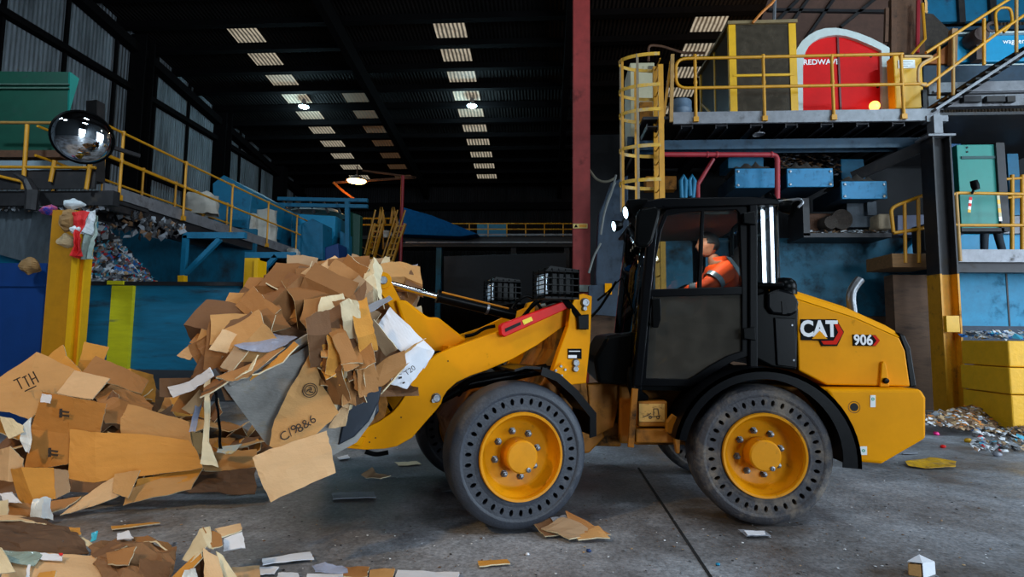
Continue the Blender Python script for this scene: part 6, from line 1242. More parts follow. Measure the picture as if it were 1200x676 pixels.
BS('white_strip', [[(424, 404, -.03), (428, 405, -.03)], [(416, 448, -.12), (420, 447, -.12)], [(408, 482, -.15), (412, 478, -.15)]], KC, 'thin cream paper strip hanging at the middle of the load', amp=.008, seed=211)
BS('kraft_piece', [[(371, 395, .0), (379, 402, .0)], [(376, 430, -.06), (388, 424, -.05)], [(379, 452, -.1), (390, 446, -.1)]], K6, 'grey-brown cardboard leaf left of the upright strip', amp=.012, seed=212)
BS('kraft_piece', [[(384, 380, .05), (396, 384, .05)], [(386, 412, -.02), (398, 420, -.02)], [(382, 440, -.08), (396, 448, -.08)]], K5, 'ochre cardboard leaf between two strips in the load', amp=.014, seed=213)
BS('kraft_piece', [[(356, 350, .25), (382, 346, .3)], [(352, 376, .1), (398, 372, .12)], [(366, 392, .05), (400, 390, .05)]], K3, 'folded brown cardboard sheet on the upper middle of the load', amp=.016, seed=214)
BS('kraft_piece', [[(376, 348, .2), (402, 344, .25), (408, 366, .2)], [(370, 372, .08), (396, 376, .08), (410, 380, .1)]], KC, 'cream-edged cardboard flap on the upper middle of the load', amp=.012, seed=215)
BS('grey_card', [[(408, 372, .1), (432, 358, .2), (456, 347, .3)], [(412, 376, .05), (438, 364, .15), (460, 350, .25)]], KG, 'dull grey cardboard slat poking up beside the tilt lever', amp=.006, seed=216)
BS('tan_carton', [[(247, 369, .3), (284, 368, .32), (308, 370, .35)], [(247, 388, .25), (284, 388, .28), (308, 392, .3)], [(246, 404, .2), (284, 400, .22), (304, 402, .25)]], K1, 'smooth tan carton side at the left shoulder of the load', amp=.006, seed=217)
BS('tan_carton_flap', [[(261, 386, .16), (280, 392, .18)], [(244, 410, .1), (266, 414, .12)]], K2, 'pale carton flap folded down at the left shoulder of the load', amp=.006, seed=218)
BS('plastic_film', [[(285, 400, .12), (310, 391, .18), (332, 394, .2)], [(276, 404, .05), (312, 402, .08), (350, 396, .1)], [(292, 410, .02), (318, 412, .02), (334, 404, .04)]], filmg, 'bluish grey plastic film draped on the front of the load', cat='plastic', amp=.02, seed=219, th=.003)
BS('printed_card', [[(292, 428, -.02), (318, 412, .0), (334, 408, .0)], [(256, 440, -.08), (290, 436, -.08), (302, 432, -.06)], [(253, 442, -.1), (272, 446, -.1), (290, 442, -.08)]], K3, 'brown printed carton panel resting on the bucket edge', amp=.008, seed=220)
mb = MB()
for k in range(3): mb.add([bpt(262+k*4.2, 437.5-k*2.2, -.1), bpt(265+k*4.2, 436-k*2.2, -.1), bpt(266+k*4.2, 438-k*2.2, -.1), bpt(263+k*4.2, 439.6-k*2.2, -.1)], [(0, 1, 2, 3)])
tag(mb.build('paper_label', KW, solid=.002), 'small white paper label on the printed carton panel', 'label')
BS('torn_edge', [[(274, 444, -.1), (291, 434, -.08), (301, 418, -.06)], [(284, 438, -.12), (296, 434, -.1), (302, 416, -.08)]], KC, 'torn cream cardboard edge above the bucket lip', amp=.012, seed=221)
BS('kraft_sheet', [[(292, 446, -.05), (322, 420, -.02), (345, 400, .0)], [(296, 440, -.09), (330, 424, -.08), (350, 404, -.06)]], K5, 'ochre cardboard sheet lying along the bucket edge', amp=.012, seed=222)
BS('grey_card', [[(258, 430, .0), (276, 406, .1)], [(272, 436, -.04), (294, 410, .06)]], K6, 'grey-brown panel propped left of the plastic film', amp=.006, seed=223)
BS('white_strap', [[(196, 454, .15), (222, 447, .08), (246, 430, .0)], [(203, 466, .12), (228, 456, .06), (250, 440, -.02)]], KW, 'white cardboard strip sticking out left of the bucket', amp=.004, seed=224)
BS('white_strap', [[(241, 444, -.02), (247, 442, -.02)], [(240, 480, -.04), (246, 478, -.04)], [(238, 520, -.06), (245, 518, -.06)], [(236, 544, -.08), (258, 548, -.08)]], KC, 'long cream strip hanging from the left corner of the bucket', amp=.012, seed=225)
BS('film_strip', [[(228, 476, .1), (236, 470, .1)], [(222, 506, .06), (230, 504, .06)]], filmg, 'thin blue-grey film strip hanging left of the cream strip', cat='plastic', amp=.01, seed=226, th=.003)
BS('rubber_strap', [[(252, 458, .0), (255, 458, .0)], [(254, 490, .0), (256.5, 490, .0)], [(256, 526, .0), (260, 526, .0)]], black, 'thin black strap dangling under the left corner of the bucket', cat='strap', amp=.01, seed=227)
BS('kraft_piece', [[(200, 482, .35), (226, 440, .3)], [(222, 486, .3), (246, 446, .25)]], K3, 'brown cardboard leaf hanging behind the white strip', amp=.012, seed=228)
BS('kraft_piece', [[(214, 478, .15), (234, 456, .1)], [(228, 486, .12), (242, 462, .06)]], K2, 'tan cardboard leaf with scribbles below the white strip', amp=.01, seed=229)
BS('kraft_piece', [[(206, 418, .6), (228, 400, .55)], [(224, 422, .5), (240, 402, .5)]], K2, 'pale torn cardboard leaf at the far left of the load', amp=.014, seed=230)
BS('kraft_piece', [[(226, 412, .4), (236, 386, .4)], [(246, 420, .3), (256, 392, .3)]], K1, 'tan cardboard leaf left of the carton side', amp=.012, seed=231)
BS('kraft_piece', [[(224, 446, .3), (240, 412, .3)], [(244, 448, .2), (262, 416, .2)]], K4, 'dark brown folded leaf beneath the pale carton flap', amp=.014, seed=232)
BS('top_sheet', [[(318, 334, .9), (336, 312, 1.0), (396, 302, 1.1)], [(330, 348, .6), (360, 336, .7), (404, 318, .8)], [(336, 356, .5), (372, 346, .6), (400, 330, .6)]], K3, 'long brown cardboard sheet across the top left of the load', amp=.012, seed=233)
BS('top_edge', [[(352, 338, .5), (366, 306, .7)], [(350, 344, .45), (358, 332, .5), ][:2]], KC, 'cream torn edge sticking up on the top left of the load', amp=.008, seed=234)
BS('top_edge', [[(386, 306, .8), (404, 312, .8)], [(384, 318, .7), (402, 322, .7)]], KC, 'cream frayed edge at the top middle of the load', amp=.02, seed=235)
BS('top_sheet', [[(404, 320, .8), (430, 312, .9), (446, 322, .9)], [(398, 334, .6), (424, 332, .7), (438, 348, .6)]], K3, 'brown folded sheet left of the tilt lever eye', amp=.016, seed=236)
BS('torn_edge', [[(428, 312, .7), (436, 303, .7), (446, 312, .7)], [(426, 334, .5), (438, 322, .5), (446, 336, .5)], [(438, 356, .4), (444, 346, .4), (450, 360, .4)]], KC, 'crumpled cream torn board left of the tilt lever', amp=.03, seed=237)
BS('top_sheet', [[(446, 310, 1.0), (468, 306, 1.1), (492, 312, 1.1)], [(452, 326, .95), (474, 324, 1.0), (496, 334, 1.0)], [(462, 342, 1.1), (480, 342, 1.1), (495, 350, 1.1)]], K1, 'tan folded board above the piston rod', amp=.024, seed=238)
BS('torn_edge', [[(442, 318, 1.2), (450, 299, 1.2)], [(458, 318, 1.2), (456, 300, 1.2)]], KC, 'cream torn peak at the top of the load', amp=.02, seed=239)
BS('dark_flap', [[(474, 334, 1.0), (480, 318, 1.05), (484, 314, 1.1)], [(496, 342, 1.0), (494, 330, 1.05), (488, 314, 1.1)]], K4, 'dark hollow carton flap at the right end of the load', amp=.01, seed=240)
BS('foil_sheet', [[(474, 312, 1.3), (490, 309, 1.3)], [(480, 322, 1.2), (492, 324, 1.2)]], filmg, 'grey film scrap on the right top of the load', cat='plastic', amp=.02, seed=241, th=.003)
BS('kraft_piece', [[(404, 342, .45), (420, 322, .5)], [(424, 348, .35), (438, 336, .4)], [(418, 362, .3), (434, 360, .3)]], K6, 'grey-brown crumpled board under the cream torn board', amp=.024, seed=242)
BS('kraft_piece', [[(410, 348, .3), (428, 328, .35)], [(408, 374, .2), (424, 378, .2)]], K4, 'dark brown curled board left of the grey slat', amp=.02, seed=243)
BS('label_scrap', [[(472, 362, 1.0), (494, 358, 1.05)], [(474, 374, 1.0), (496, 370, 1.05)]], KC, 'cream board with a label behind the tilt lever', amp=.01, seed=244)
BS('kraft_piece', [[(384, 452, -.12), (400, 436, -.1)], [(380, 488, -.14), (396, 480, -.14)]], KC, 'cream torn board beside the big stamped sheet', amp=.012, seed=245)
BS('kraft_piece', [[(398, 478, -.1), (412, 470, -.1)], [(384, 502, -.12), (404, 500, -.12)]], K2, 'pale folded board above the bucket heel', amp=.012, seed=246)

# ---- the pile on the floor at left
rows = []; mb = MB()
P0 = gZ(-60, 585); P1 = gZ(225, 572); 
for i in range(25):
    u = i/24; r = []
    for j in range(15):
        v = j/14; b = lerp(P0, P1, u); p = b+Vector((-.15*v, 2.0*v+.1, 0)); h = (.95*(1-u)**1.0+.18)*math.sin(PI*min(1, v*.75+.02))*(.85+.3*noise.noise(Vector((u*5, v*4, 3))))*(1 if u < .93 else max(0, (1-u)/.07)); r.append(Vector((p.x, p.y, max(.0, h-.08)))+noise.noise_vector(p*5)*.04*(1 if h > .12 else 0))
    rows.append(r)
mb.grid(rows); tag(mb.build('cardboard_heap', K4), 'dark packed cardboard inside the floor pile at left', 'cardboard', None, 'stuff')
def pile_pt(u, v):
    b = lerp(P0, P1, u); p = b+Vector((-.15*v, 2.0*v+.1, 0)); return Vector((p.x, p.y, max(.03, (.95*(1-u)+.18)*math.sin(PI*min(1, v*.75+.02))-.05)))
GL = 'smaller cardboard pieces filling the floor pile at left'
for i in range(52):
    u = rr_.uniform(-.02, 1.1); v = rr_.uniform(0, .62); p = pile_pt(min(u, 1), v)+(P1-P0)*max(0, u-1)
    n = Vector((rr_.uniform(-.7, .9), rr_.uniform(-1.1, .4), rr_.uniform(.4, 1.2)))
    folded(p+Vector((0, 0, .05)), n, rr_.uniform(0, 6.28), rr_.uniform(.3, .6), rr_.uniform(.2, .38), [rr_.choice((-1, 1))*rr_.uniform(.3, 1.3) for _ in range(rr_.choice((1, 2)))], rr_.choice((K1, K3, K5, K5, K1, K4)), 'cardboard_piece', 'creased cardboard piece tucked into the floor pile at left', GL, 400+i, .012)
def FS(name, pts, m_, label, **k): return sheet(name, KP(pts), m_, label, **k)
a = FS('opened_carton', [[(-14, 452, 5.0), (44, 412, 5.2), (89, 435, 5.2)], [(-10, 470, 4.9), (30, 452, 5.0), (68, 462, 5.05)], [(-4, 482, 4.85), (14, 484, 4.85), (34, 492, 4.85)]], K1, 'large opened tan carton lying tilted on top of the floor pile', amp=.010, seed=501)
o_ = Q(33, 447, 4.9); rt = Q(52, 438, 4.95)-Q(14, 456, 4.9); marks(a, o_, rt, Vector((0, 0, 1)), [((-.09, .06), (-.03, .06)), ((-.06, .06), (-.06, -.04)), ((-.02, .05), (.02, .05)), ((0, .05), (0, -.05)), ((.04, .06), (.04, -.05)), ((.08, .06), (.08, -.05)), ((.04, .0), (.08, .0)), ((-.05, -.07), (.05, -.07))], w=.010)
FS('carton_flap', [[(88, 434, 5.15), (129, 444, 5.0)], [(66, 461, 4.95), (109, 468, 4.85)]], K2, 'pale carton flap right of the large opened carton', amp=.006, seed=502)
FS('carton_flap', [[(112, 417, 5.5), (144, 430, 5.45), (175, 446, 5.4)], [(97, 436, 5.3), (130, 450, 5.25), (166, 462, 5.2)]], K3, 'taped brown carton side at the back of the floor pile', amp=.008, seed=503)
FS('crushed_carton', [[(108, 466, 4.9), (128, 452, 5.1), (170, 462, 5.1)], [(112, 482, 4.8), (138, 470, 4.85), (178, 476, 5.0)], [(122, 496, 4.75), (140, 498, 4.8), (176, 492, 4.9)]], K3, 'crushed brown carton in shade behind the marked carton', amp=.035, seed=504)
FS('crushed_carton', [[(120, 476, 4.85), (130, 456, 4.95), (140, 466, 4.9)], [(112, 510, 4.8), (126, 498, 4.8), (140, 506, 4.8)]], K4, 'dark crumpled board right of the marked carton', amp=.03, seed=505)
a = FS('marked_carton', [[(50, 459, 4.75), (88, 466, 4.7), (125, 473, 4.75)], [(43, 482, 4.7), (82, 488, 4.66), (121, 491, 4.7)], [(36, 503, 4.66), (80, 508, 4.62), (117, 508, 4.66)], [(29, 549, 4.5), (56, 548, 4.48), (82, 543, 4.52)]], kraft('kraft_warm', rgb(178, 118, 48)), 'upright brown carton with black arrow marks in the floor pile', amp=.008, seed=506)
for (x, y, d) in ((76, 484, 4.66), (63, 530, 4.53)):
    for dx in (-2.2, 2.2):
        mb = MB(); b1 = Q(x-5, y+dx, d-.03); b2 = Q(x+5, y+dx+1.4, d-.03); n = (CAM-b1).normalized(); mb.beam(b1, b2, .016, .003, n); mb.beam(lerp(b1, b2, .02)+Vector((0, 0, .022)), lerp(b1, b2, .02)-Vector((0, 0, .022)), .02, .003, n); mb.build('arrow_mark', inkm, a)
sheet('shipping_label', KP([[(49, 461, 4.68), (61, 463, 4.67)], [(47, 471, 4.66), (59, 473, 4.65)]]), KW, parent=a, amp=.002, th=.003, seed=507)
FS('long_carton', [[(142, 471, 4.9), (180, 482, 4.9), (222, 494, 4.9)], [(141, 490, 4.82), (182, 500, 4.82), (224, 510, 4.82)], [(141, 512, 4.75), (184, 520, 4.75), (226, 528, 4.75)]], K1, 'long tan carton at the back of the floor pile', amp=.008, seed=508)
FS('big_panel', [[(83, 503, 4.6), (112, 507, 4.56), (160, 508, 4.58), (221, 516, 4.62)], [(82, 535, 4.5), (112, 536, 4.48), (160, 532, 4.5), (232, 530, 4.55)], [(80, 566, 4.42), (112, 566, 4.4), (160, 560, 4.42), (238, 548, 4.5)]], kraft('kraft_honey', rgb(212, 148, 66)), 'broad honey-brown carton panel filling the middle of the floor pile', amp=.010, seed=509)
FS('panel_underside', [[(81, 560, 4.4), (112, 566, 4.38), (140, 562, 4.42)], [(84, 575, 4.36), (112, 578, 4.34), (132, 572, 4.38)]], K4, 'dark lower edge under the broad honey-brown panel', amp=.01, seed=510)
FS('pointed_flap', [[(120, 567, 4.34), (142, 555, 4.36), (165, 551, 4.38)], [(92, 587, 4.24), (118, 580, 4.26), (152, 570, 4.32)], [(70, 604, 4.17), (100, 596, 4.2), (136, 583, 4.26)]], K2, 'long pointed pale flap at the front of the floor pile', amp=.006, seed=511)
FS('bent_flap', [[(134, 556, 4.34), (164, 551, 4.36)], [(132, 578, 4.24), (150, 584, 4.24)]], K1, 'bent tan flap above the pointed flap', amp=.006, seed=512)
FS('layered_sheet', [[(150, 572, 4.32), (190, 560, 4.45), (232, 556, 4.5)], [(143, 592, 4.25), (188, 582, 4.33), (224, 574, 4.4)]], K1, 'flat tan sheet lowest at the right front of the floor pile', amp=.012, seed=513)
FS('layered_sheet', [[(160, 562, 4.4), (196, 554, 4.5), (238, 548, 4.55)], [(158, 576, 4.34), (194, 570, 4.4), (228, 562, 4.48)]], K5, 'flat ochre sheet above the lowest tan sheet', amp=.012, seed=514)
FS('brown_paper', [[(212, 558, 4.5), (250, 552, 4.65), (298, 548, 4.8)], [(210, 572, 4.42), (252, 570, 4.5), (300, 566, 4.6)], [(222, 580, 4.38), (256, 578, 4.42), (298, 576, 4.5)]], mat('dark_paper', rgb(92, 66, 46), .8, var=.2, bump=.15, bscale=12), 'dark brown crumpled paper at the right end of the floor pile', cat='paper', amp=.035, seed=515)
FS('green_grey_card', [[(222, 506, 4.85), (242, 508, 4.85)], [(224, 530, 4.75), (244, 534, 4.75)]], kraft('kraft_olive', rgb(128, 116, 84)), 'olive-brown card at the right end of the long carton', amp=.006, seed=516)
FS('kraft_sheet', [[(228, 534, 4.9), (262, 528, 5.0), (300, 526, 5.1)], [(240, 552, 4.7), (270, 552, 4.75), (300, 548, 4.9)]], K1, 'tan sheet on the floor beneath the hanging cream strip', amp=.014, seed=517)
FS('printed_leaflet', [[(256, 524, 4.85), (284, 520, 4.9)], [(254, 530, 4.8), (272, 532, 4.8)]], mat('leaflet', rgb(190, 210, 220), .5, var=.3, dirt=rgb(230, 190, 40), dscale=12, damt=.6), 'colourful printed leaflet on the back of the floor pile', cat='paper', amp=.006, seed=518)
FS('small_carton', [[(0, 526, 4.35), (12, 523, 4.3), (28, 538, 4.3)], [(-4, 562, 4.3), (10, 564, 4.25), (28, 564, 4.28)]], K2, 'pale carton corner at the far left of the floor pile', amp=.006, seed=519)
FS('small_carton', [[(12, 550, 4.25), (26, 548, 4.2), (64, 548, 4.3)], [(24, 588, 4.18), (40, 590, 4.12), (66, 584, 4.2)]], K5, 'ochre carton with a torn corner in the floor pile front', amp=.01, seed=520)
FS('grey_card', [[(63, 549, 4.28), (80, 551, 4.3)], [(65, 584, 4.2), (82, 576, 4.24)]], K6, 'grey-brown carton side under the marked carton', amp=.006, seed=521)
FS('plastic_wrap', [[(24, 500, 4.5), (38, 488, 4.55)], [(22, 516, 4.42), (36, 520, 4.42)], [(30, 528, 4.4), (34, 530, 4.4)]], plasw, 'crinkled clear wrap left of the marked carton', cat='plastic', amp=.02, seed=522, th=.003)
FS('torn_carton', [[(0, 487, 4.6), (14, 490, 4.55), (26, 498, 4.5)], [(10, 514, 4.45), (20, 510, 4.45), (28, 506, 4.45)]], KC, 'torn cream board at the left edge of the floor pile', amp=.01, seed=523)
FS('kraft_sheet', [[(4, 588, 4.1), (40, 590, 4.15), (95, 582, 4.25)], [(0, 604, 4.05), (40, 606, 4.05), (78, 596, 4.15)]], K3, 'flat brown sheet at the left front of the floor pile', amp=.01, seed=524)
FS('white_wad', [[(40, 584, 4.05), (50, 580, 4.05), (59, 584, 4.08)], [(36, 608, 3.98), (48, 606, 3.95), (60, 608, 4.0)]], plasw, 'white crumpled paper standing at the front of the floor pile', cat='paper', amp=.03, seed=525, th=.003)
FS('white_sheet', [[(0, 578, 4.1), (14, 576, 4.1)], [(4, 588, 4.05), (26, 590, 4.05)]], KW, 'white card at the left edge of the floor pile', amp=.006, seed=526)
FS('white_sheet', [[(-6, 588, 3.95), (8, 586, 3.95)], [(-8, 606, 3.9), (10, 605, 3.9)]], KC, 'cream card block below the white card at the left edge', amp=.006, seed=527)

# ---- the pile nearest the camera
KS = .93
FS('brown_bag', [[(-20, 608, 3.72), (40, 606, 3.78), (62, 612, 3.78)], [(-20, 622, 3.6), (36, 620, 3.66), (84, 628, 3.68)], [(-20, 642, 3.5), (50, 640, 3.52), (108, 640, 3.6)], [(-20, 650, 3.45), (40, 652, 3.45), (106, 650, 3.5)]], mat('dark_paper', (0, 0, 0, 1)), 'large dark brown paper bag in the near pile', cat='bag', amp=.045, seed=531, freq=6, sub=4)
FS('tan_edge', [[(-20, 604, 3.76), (24, 605, 3.8), (56, 612, 3.8)], [(-20, 611, 3.7), (24, 610, 3.72), (58, 616, 3.74)]], K2, 'pale strip along the top of the dark paper bag', amp=.006, seed=532)
FS('ochre_oval', [[(64, 618, 3.8), (92, 620, 3.8)], [(60, 628, 3.7), (95, 628, 3.72)]], K5, 'rounded ochre card behind the dark paper bag', amp=.01, seed=533)
FS('tan_flap', [[(84, 625, 3.7), (98, 630, 3.66)], [(104, 642, 3.58), (112, 640, 3.6)]], KC, 'cream folded edge at the right of the dark paper bag', amp=.008, seed=534)
FS('foil_cup', [[(60, 628, 3.66), (74, 626, 3.66)], [(64, 638, 3.58), (74, 636, 3.58)]], mat('foil', rgb(200, 204, 212), .25, .8, var=.2, bump=.5), 'crushed silvery foil cup on the dark paper bag', cat='foil', amp=.02, seed=535)
a = FS('tan_carton', [[(8, 646, 3.42), (60, 648, 3.42), (125, 652, 3.44)], [(4, 660, 3.3), (60, 664, 3.3), (124, 668, 3.32)], [(0, 690, 3.2), (60, 692, 3.2), (121, 694, 3.2)]], K2, 'pale tan carton with a white label at the bottom left corner', amp=.010, seed=536)
sheet('shipping_label', KP([[(47, 648, 3.38), (74, 650, 3.38)], [(44, 656, 3.33), (72, 658, 3.33)]]), KW, parent=a, amp=.002, th=.003, seed=537)
sheet('red_tab', KP([[(69, 648.5, 3.37), (74, 649, 3.37)], [(69, 651, 3.36), (74, 651, 3.36)]]), redp, parent=a, amp=.001, th=.003, seed=538)
sheet('tape', KP([[(33, 662, 3.27), (36, 662, 3.27)], [(27, 690, 3.15), (34, 690, 3.15)]]), KW, parent=a, amp=.002, th=.003, seed=539)
FS('film_cover', [[(4, 645, 3.38), (50, 648, 3.38)], [(10, 660, 3.27), (40, 664, 3.27)]], clearp, 'greyish clear film over the corner of the pale tan carton', cat='plastic', amp=.012, seed=540, th=.003)
FS('cream_flap', [[(-12, 638, 3.3), (2, 642, 3.25)], [(-6, 672, 3.12), (18, 670, 3.12)]], KC, 'cream carton flap standing at the bottom left edge', amp=.004, seed=541)
FS('ochre_scrap', [[(46, 672, 3.2), (66, 670, 3.2)], [(36, 688, 3.1), (60, 688, 3.1)]], K5, 'ochre torn scrap in front of the pale tan carton', amp=.01, seed=542)
FS('crumpled_paper', [[(104, 648, 3.5), (132, 630, 3.65), (176, 630, 3.7), (206, 646, 3.6)], [(108, 655, 3.4), (140, 644, 3.46), (176, 642, 3.5), (208, 652, 3.5)], [(118, 672, 3.3), (140, 660, 3.36), (178, 660, 3.38), (200, 668, 3.35)], [(120, 692, 3.2), (142, 690, 3.2), (176, 692, 3.2), (192, 692, 3.2)]], mat('crumple_brown', rgb(136, 96, 60), .75, var=.2, bump=.3, bscale=9), 'mound of crumpled brown wrapping paper in the near pile', cat='paper', amp=.050, seed=543, freq=7, sub=4)
FS('tan_crumple', [[(150, 628, 3.68), (172, 628, 3.7), (200, 642, 3.64)], [(160, 636, 3.56), (180, 636, 3.56), (206, 650, 3.52)]], K3, 'orange-brown crumpled board behind the wrapping paper', amp=.03, seed=544)
for k, (pts, m_, lab, sd) in enumerate((([[(108, 650, 3.44), (133, 633, 3.52)], [(112, 654, 3.4), (150, 640, 3.44)]], K4, 'folded brown strip at the left of the wrapping paper', 545), ([[(126, 648, 3.4), (160, 640, 3.42)], [(128, 662, 3.3), (152, 664, 3.3)]], K3, 'brown box corner in the wrapping paper', 546), ([[(166, 655, 3.36), (200, 660, 3.4)], [(160, 676, 3.25), (196, 682, 3.25)]], K4, 'dark brown flat fold at the right of the wrapping paper', 547))):
    FS('paper_fold', pts, m_, lab, cat='paper', amp=.016, seed=sd)
cb = thing('open_carton', 'open tan carton with raised flaps in the near pile', 'carton', gZ(235, 690))
sheet('flap', KP([[(214, 656, 3.3), (236, 620, 3.42), (247, 617, 3.42)], [(224, 660, 3.25), (243, 640, 3.3), (250, 645, 3.3)]]), KC, parent=cb, amp=.006, seed=551)
sheet('flap', KP([[(237, 618, 3.42), (258, 627, 3.4)], [(248, 644, 3.3), (260, 640, 3.34)]]), K3, parent=cb, amp=.006, seed=552)
sheet('inner_wall', KP([[(192, 690, 3.25), (232, 648, 3.36), (240, 646, 3.36)], [(200, 700, 3.2), (236, 680, 3.3), (242, 690, 3.3)]]), K4, parent=cb, amp=.008, seed=553)
sheet('front_wall', KP([[(237, 642, 3.24), (256, 654, 3.24)], [(241, 690, 3.08), (266, 690, 3.08)]]), K2, parent=cb, amp=.005, seed=554)
sheet('side_flap', KP([[(254, 646, 3.3), (262, 650, 3.3)], [(266, 690, 3.12), (280, 682, 3.14)]]), KC, parent=cb, amp=.006, seed=555)
sheet('rim', KP([[(195, 682, 3.2), (235, 646, 3.3)], [(200, 690, 3.16), (238, 654, 3.26)]]), K5, parent=cb, amp=.006, seed=556)
FS('cup_wad', [[(212, 672, 3.2), (226, 668, 3.2)], [(208, 684, 3.14), (232, 684, 3.14)]], plasw, 'white paper wad lying inside the open carton', cat='paper', amp=.02, seed=557, th=.003)
FS('tan_tab', [[(252, 620, 3.5), (282, 613, 3.6)], [(259, 629, 3.44), (283, 622, 3.52)]], K2, 'tan tab sticking out behind the open carton', amp=.004, seed=558)
FS('white_card', [[(262, 631, 3.45), (284, 624, 3.5)], [(262, 646, 3.36), (288, 642, 3.38)]], KW, 'white card lying right of the open carton', amp=.004, seed=559)
for k, (pts, m_, lab, cat_) in enumerate((
    ([[(307, 656, None), (363, 646, None)], [(308, 662, None), (368, 655, None)]], KW, 'long white card strip on the floor right of the near pile', 'paper'),
    ([[(304, 664, None), (326, 664, None)], [(304, 672, None), (322, 671, None)]], KW, 'short white card below the long white strip', 'paper'),
    ([[(326, 671, None), (350, 671, None)], [(322, 682, None), (352, 682, None)]], KW, 'white card cut by the bottom edge, left of the film scrap', 'paper'),
    ([[(272, 664, None), (304, 663, None)], [(272, 680, None), (306, 680, None)]], K2, 'pale tan card at the bottom edge right of the open carton', 'cardboard'),
    ([[(364, 662, 3.3), (380, 660, 3.3), (404, 666, 3.28)], [(370, 670, 3.22), (388, 674, 3.22), (406, 672, 3.22)]], filmg, 'crumpled blue-white film scrap at the bottom edge', 'plastic'),
    ([[(396, 664, None), (433, 664, None)], [(392, 676, None), (430, 676, None)]], K3, 'brown card scrap at the bottom edge', 'cardboard'),
    ([[(434, 668, None), (464, 667, None)], [(432, 680, None), (462, 680, None)]], K1, 'tan card scrap left of the long white board', 'cardboard'),
    ([[(466, 668, None), (538, 671, None)], [(460, 684, None), (536, 684, None)]], KW, 'long white board at the bottom edge', 'cardboard'),
    ([[(360, 673, None), (402, 673, None)], [(358, 684, None), (402, 684, None)]], KW, 'white board under the film scrap', 'cardboard'),
    ([[(389, 578, None), (438, 576, None)], [(390, 585, None), (441, 583, None)]], KG, 'grey card strip on the floor left of the front wheel', 'cardboard'),
    ([[(423, 556, 4.9), (436, 547, 4.95)], [(430, 560, 4.85), (440, 556, 4.85)], [(446, 562, 4.75), (457, 558, 4.8)]], K6, 'folded grey-brown card standing on the floor below the bucket', 'cardboard'),
    ([[(463, 541, None), (488, 540, None)], [(468, 545, None), (494, 544, None)]], KC, 'pale paper on the floor between bucket and far wheel', 'paper'),
    ([[(396, 536, None), (408, 533, None)], [(398, 539, None), (410, 537, None)]], KW, 'small white paper under the bucket heel', 'paper'),
    ([[(516, 572, None), (534, 571, None)], [(518, 576, None), (536, 575, None)]], KG, 'grey card in the shade beside the front wheel', 'cardboard'),
    ([[(560, 657, None), (594, 655, None)], [(562, 663, None), (597, 660, None)]], K5, 'narrow ochre card on the floor in front of the loader', 'cardboard'),
    ([[(865, 621, None), (897, 621, None)], [(874, 629, None), (904, 628, None)]], KG, 'grey card with a white label in front of the rear wheel', 'cardboard'),
    ([[(1060, 541, None), (1090, 536, None), (1120, 540, None)], [(1064, 545, None), (1090, 548, None), (1120, 548, None)]], mat('printed_bag', rgb(224, 170, 30), .4, var=.25, dirt=rgb(120, 96, 70), dscale=7, damt=.6), 'flattened yellow printed bag behind the loader', 'bag'),
    ([[(130, 617, None), (186, 612, None)], [(131, 620, None), (187, 613.5, None)]], K5, 'thin ochre strip on the floor between the two piles', 'cardboard'),
    ([[(136, 626, 3.66), (150, 622, 3.68)], [(138, 633, 3.6), (158, 630, 3.6)]], KW, 'white scrap behind the crumpled wrapping paper', 'paper'),
    ([[(107, 626, 3.66), (114, 624, 3.68)], [(106, 636, 3.6), (114, 634, 3.6)]], mat('cyan_bag', rgb(60, 180, 210), .3, var=.3), 'small cyan wrapper behind the near pile', 'plastic'),
    ([[(188, 634, None), (204, 633, None)], [(186, 638, None), (200, 638, None)]], KG, 'small grey paper on the floor behind the open carton', 'paper'),
    ([[(1056, 530, None), (1072, 529, None)], [(1058, 531.5, None), (1076, 531, None)]], KG, 'grey film strip on the floor behind the counterweight', 'plastic'))):
    if cat_ == 'bag' or pts[0][0][2] is not None: FS('floor_scrap', pts, m_, lab, cat=cat_, amp=.014, seed=600+k, th=.004)
    else: sheet('floor_scrap', [[gZ(x, y, .02) for x, y, _ in r] for r in pts], m_, lab, cat=cat_, amp=.008, seed=600+k, th=.005)
lbo = sheet('floor_label', [[gZ(872, 622, .035), gZ(896, 622, .035)], [gZ(876, 627, .035), gZ(898, 627, .035)]], KW, 'white label on the grey card in front of the rear wheel', cat='label', amp=.003, th=.003, seed=650)
KS = 1.0
# crushed card by the front wheel
cw_ = thing('crushed_carton', 'crushed brown carton pinned beside the front wheel', 'carton', gZ(672, 625))
for k, (pts, m_) in enumerate((([[(622, 612, 3.95), (660, 606, 4.0)], [(640, 628, 3.86), (690, 622, 3.88)]], K4), ([[(634, 622, 3.86), (660, 608, 3.95)], [(668, 632, 3.78), (700, 622, 3.84)]], K6), ([[(662, 600, 4.0), (666, 602, 3.98)], [(668, 626, 3.84), (716, 628, 3.8)]], K3), ([[(668, 622, 3.84), (700, 618, 3.86)], [(676, 632, 3.76), (715, 631, 3.77)]], K1), ([[(645, 608, 3.97), (662, 604, 4.0)], [(652, 620, 3.88), (672, 616, 3.92)]], KG))):
    sheet('crumple', KP(pts), m_, parent=cw_, amp=.02, seed=660+k)
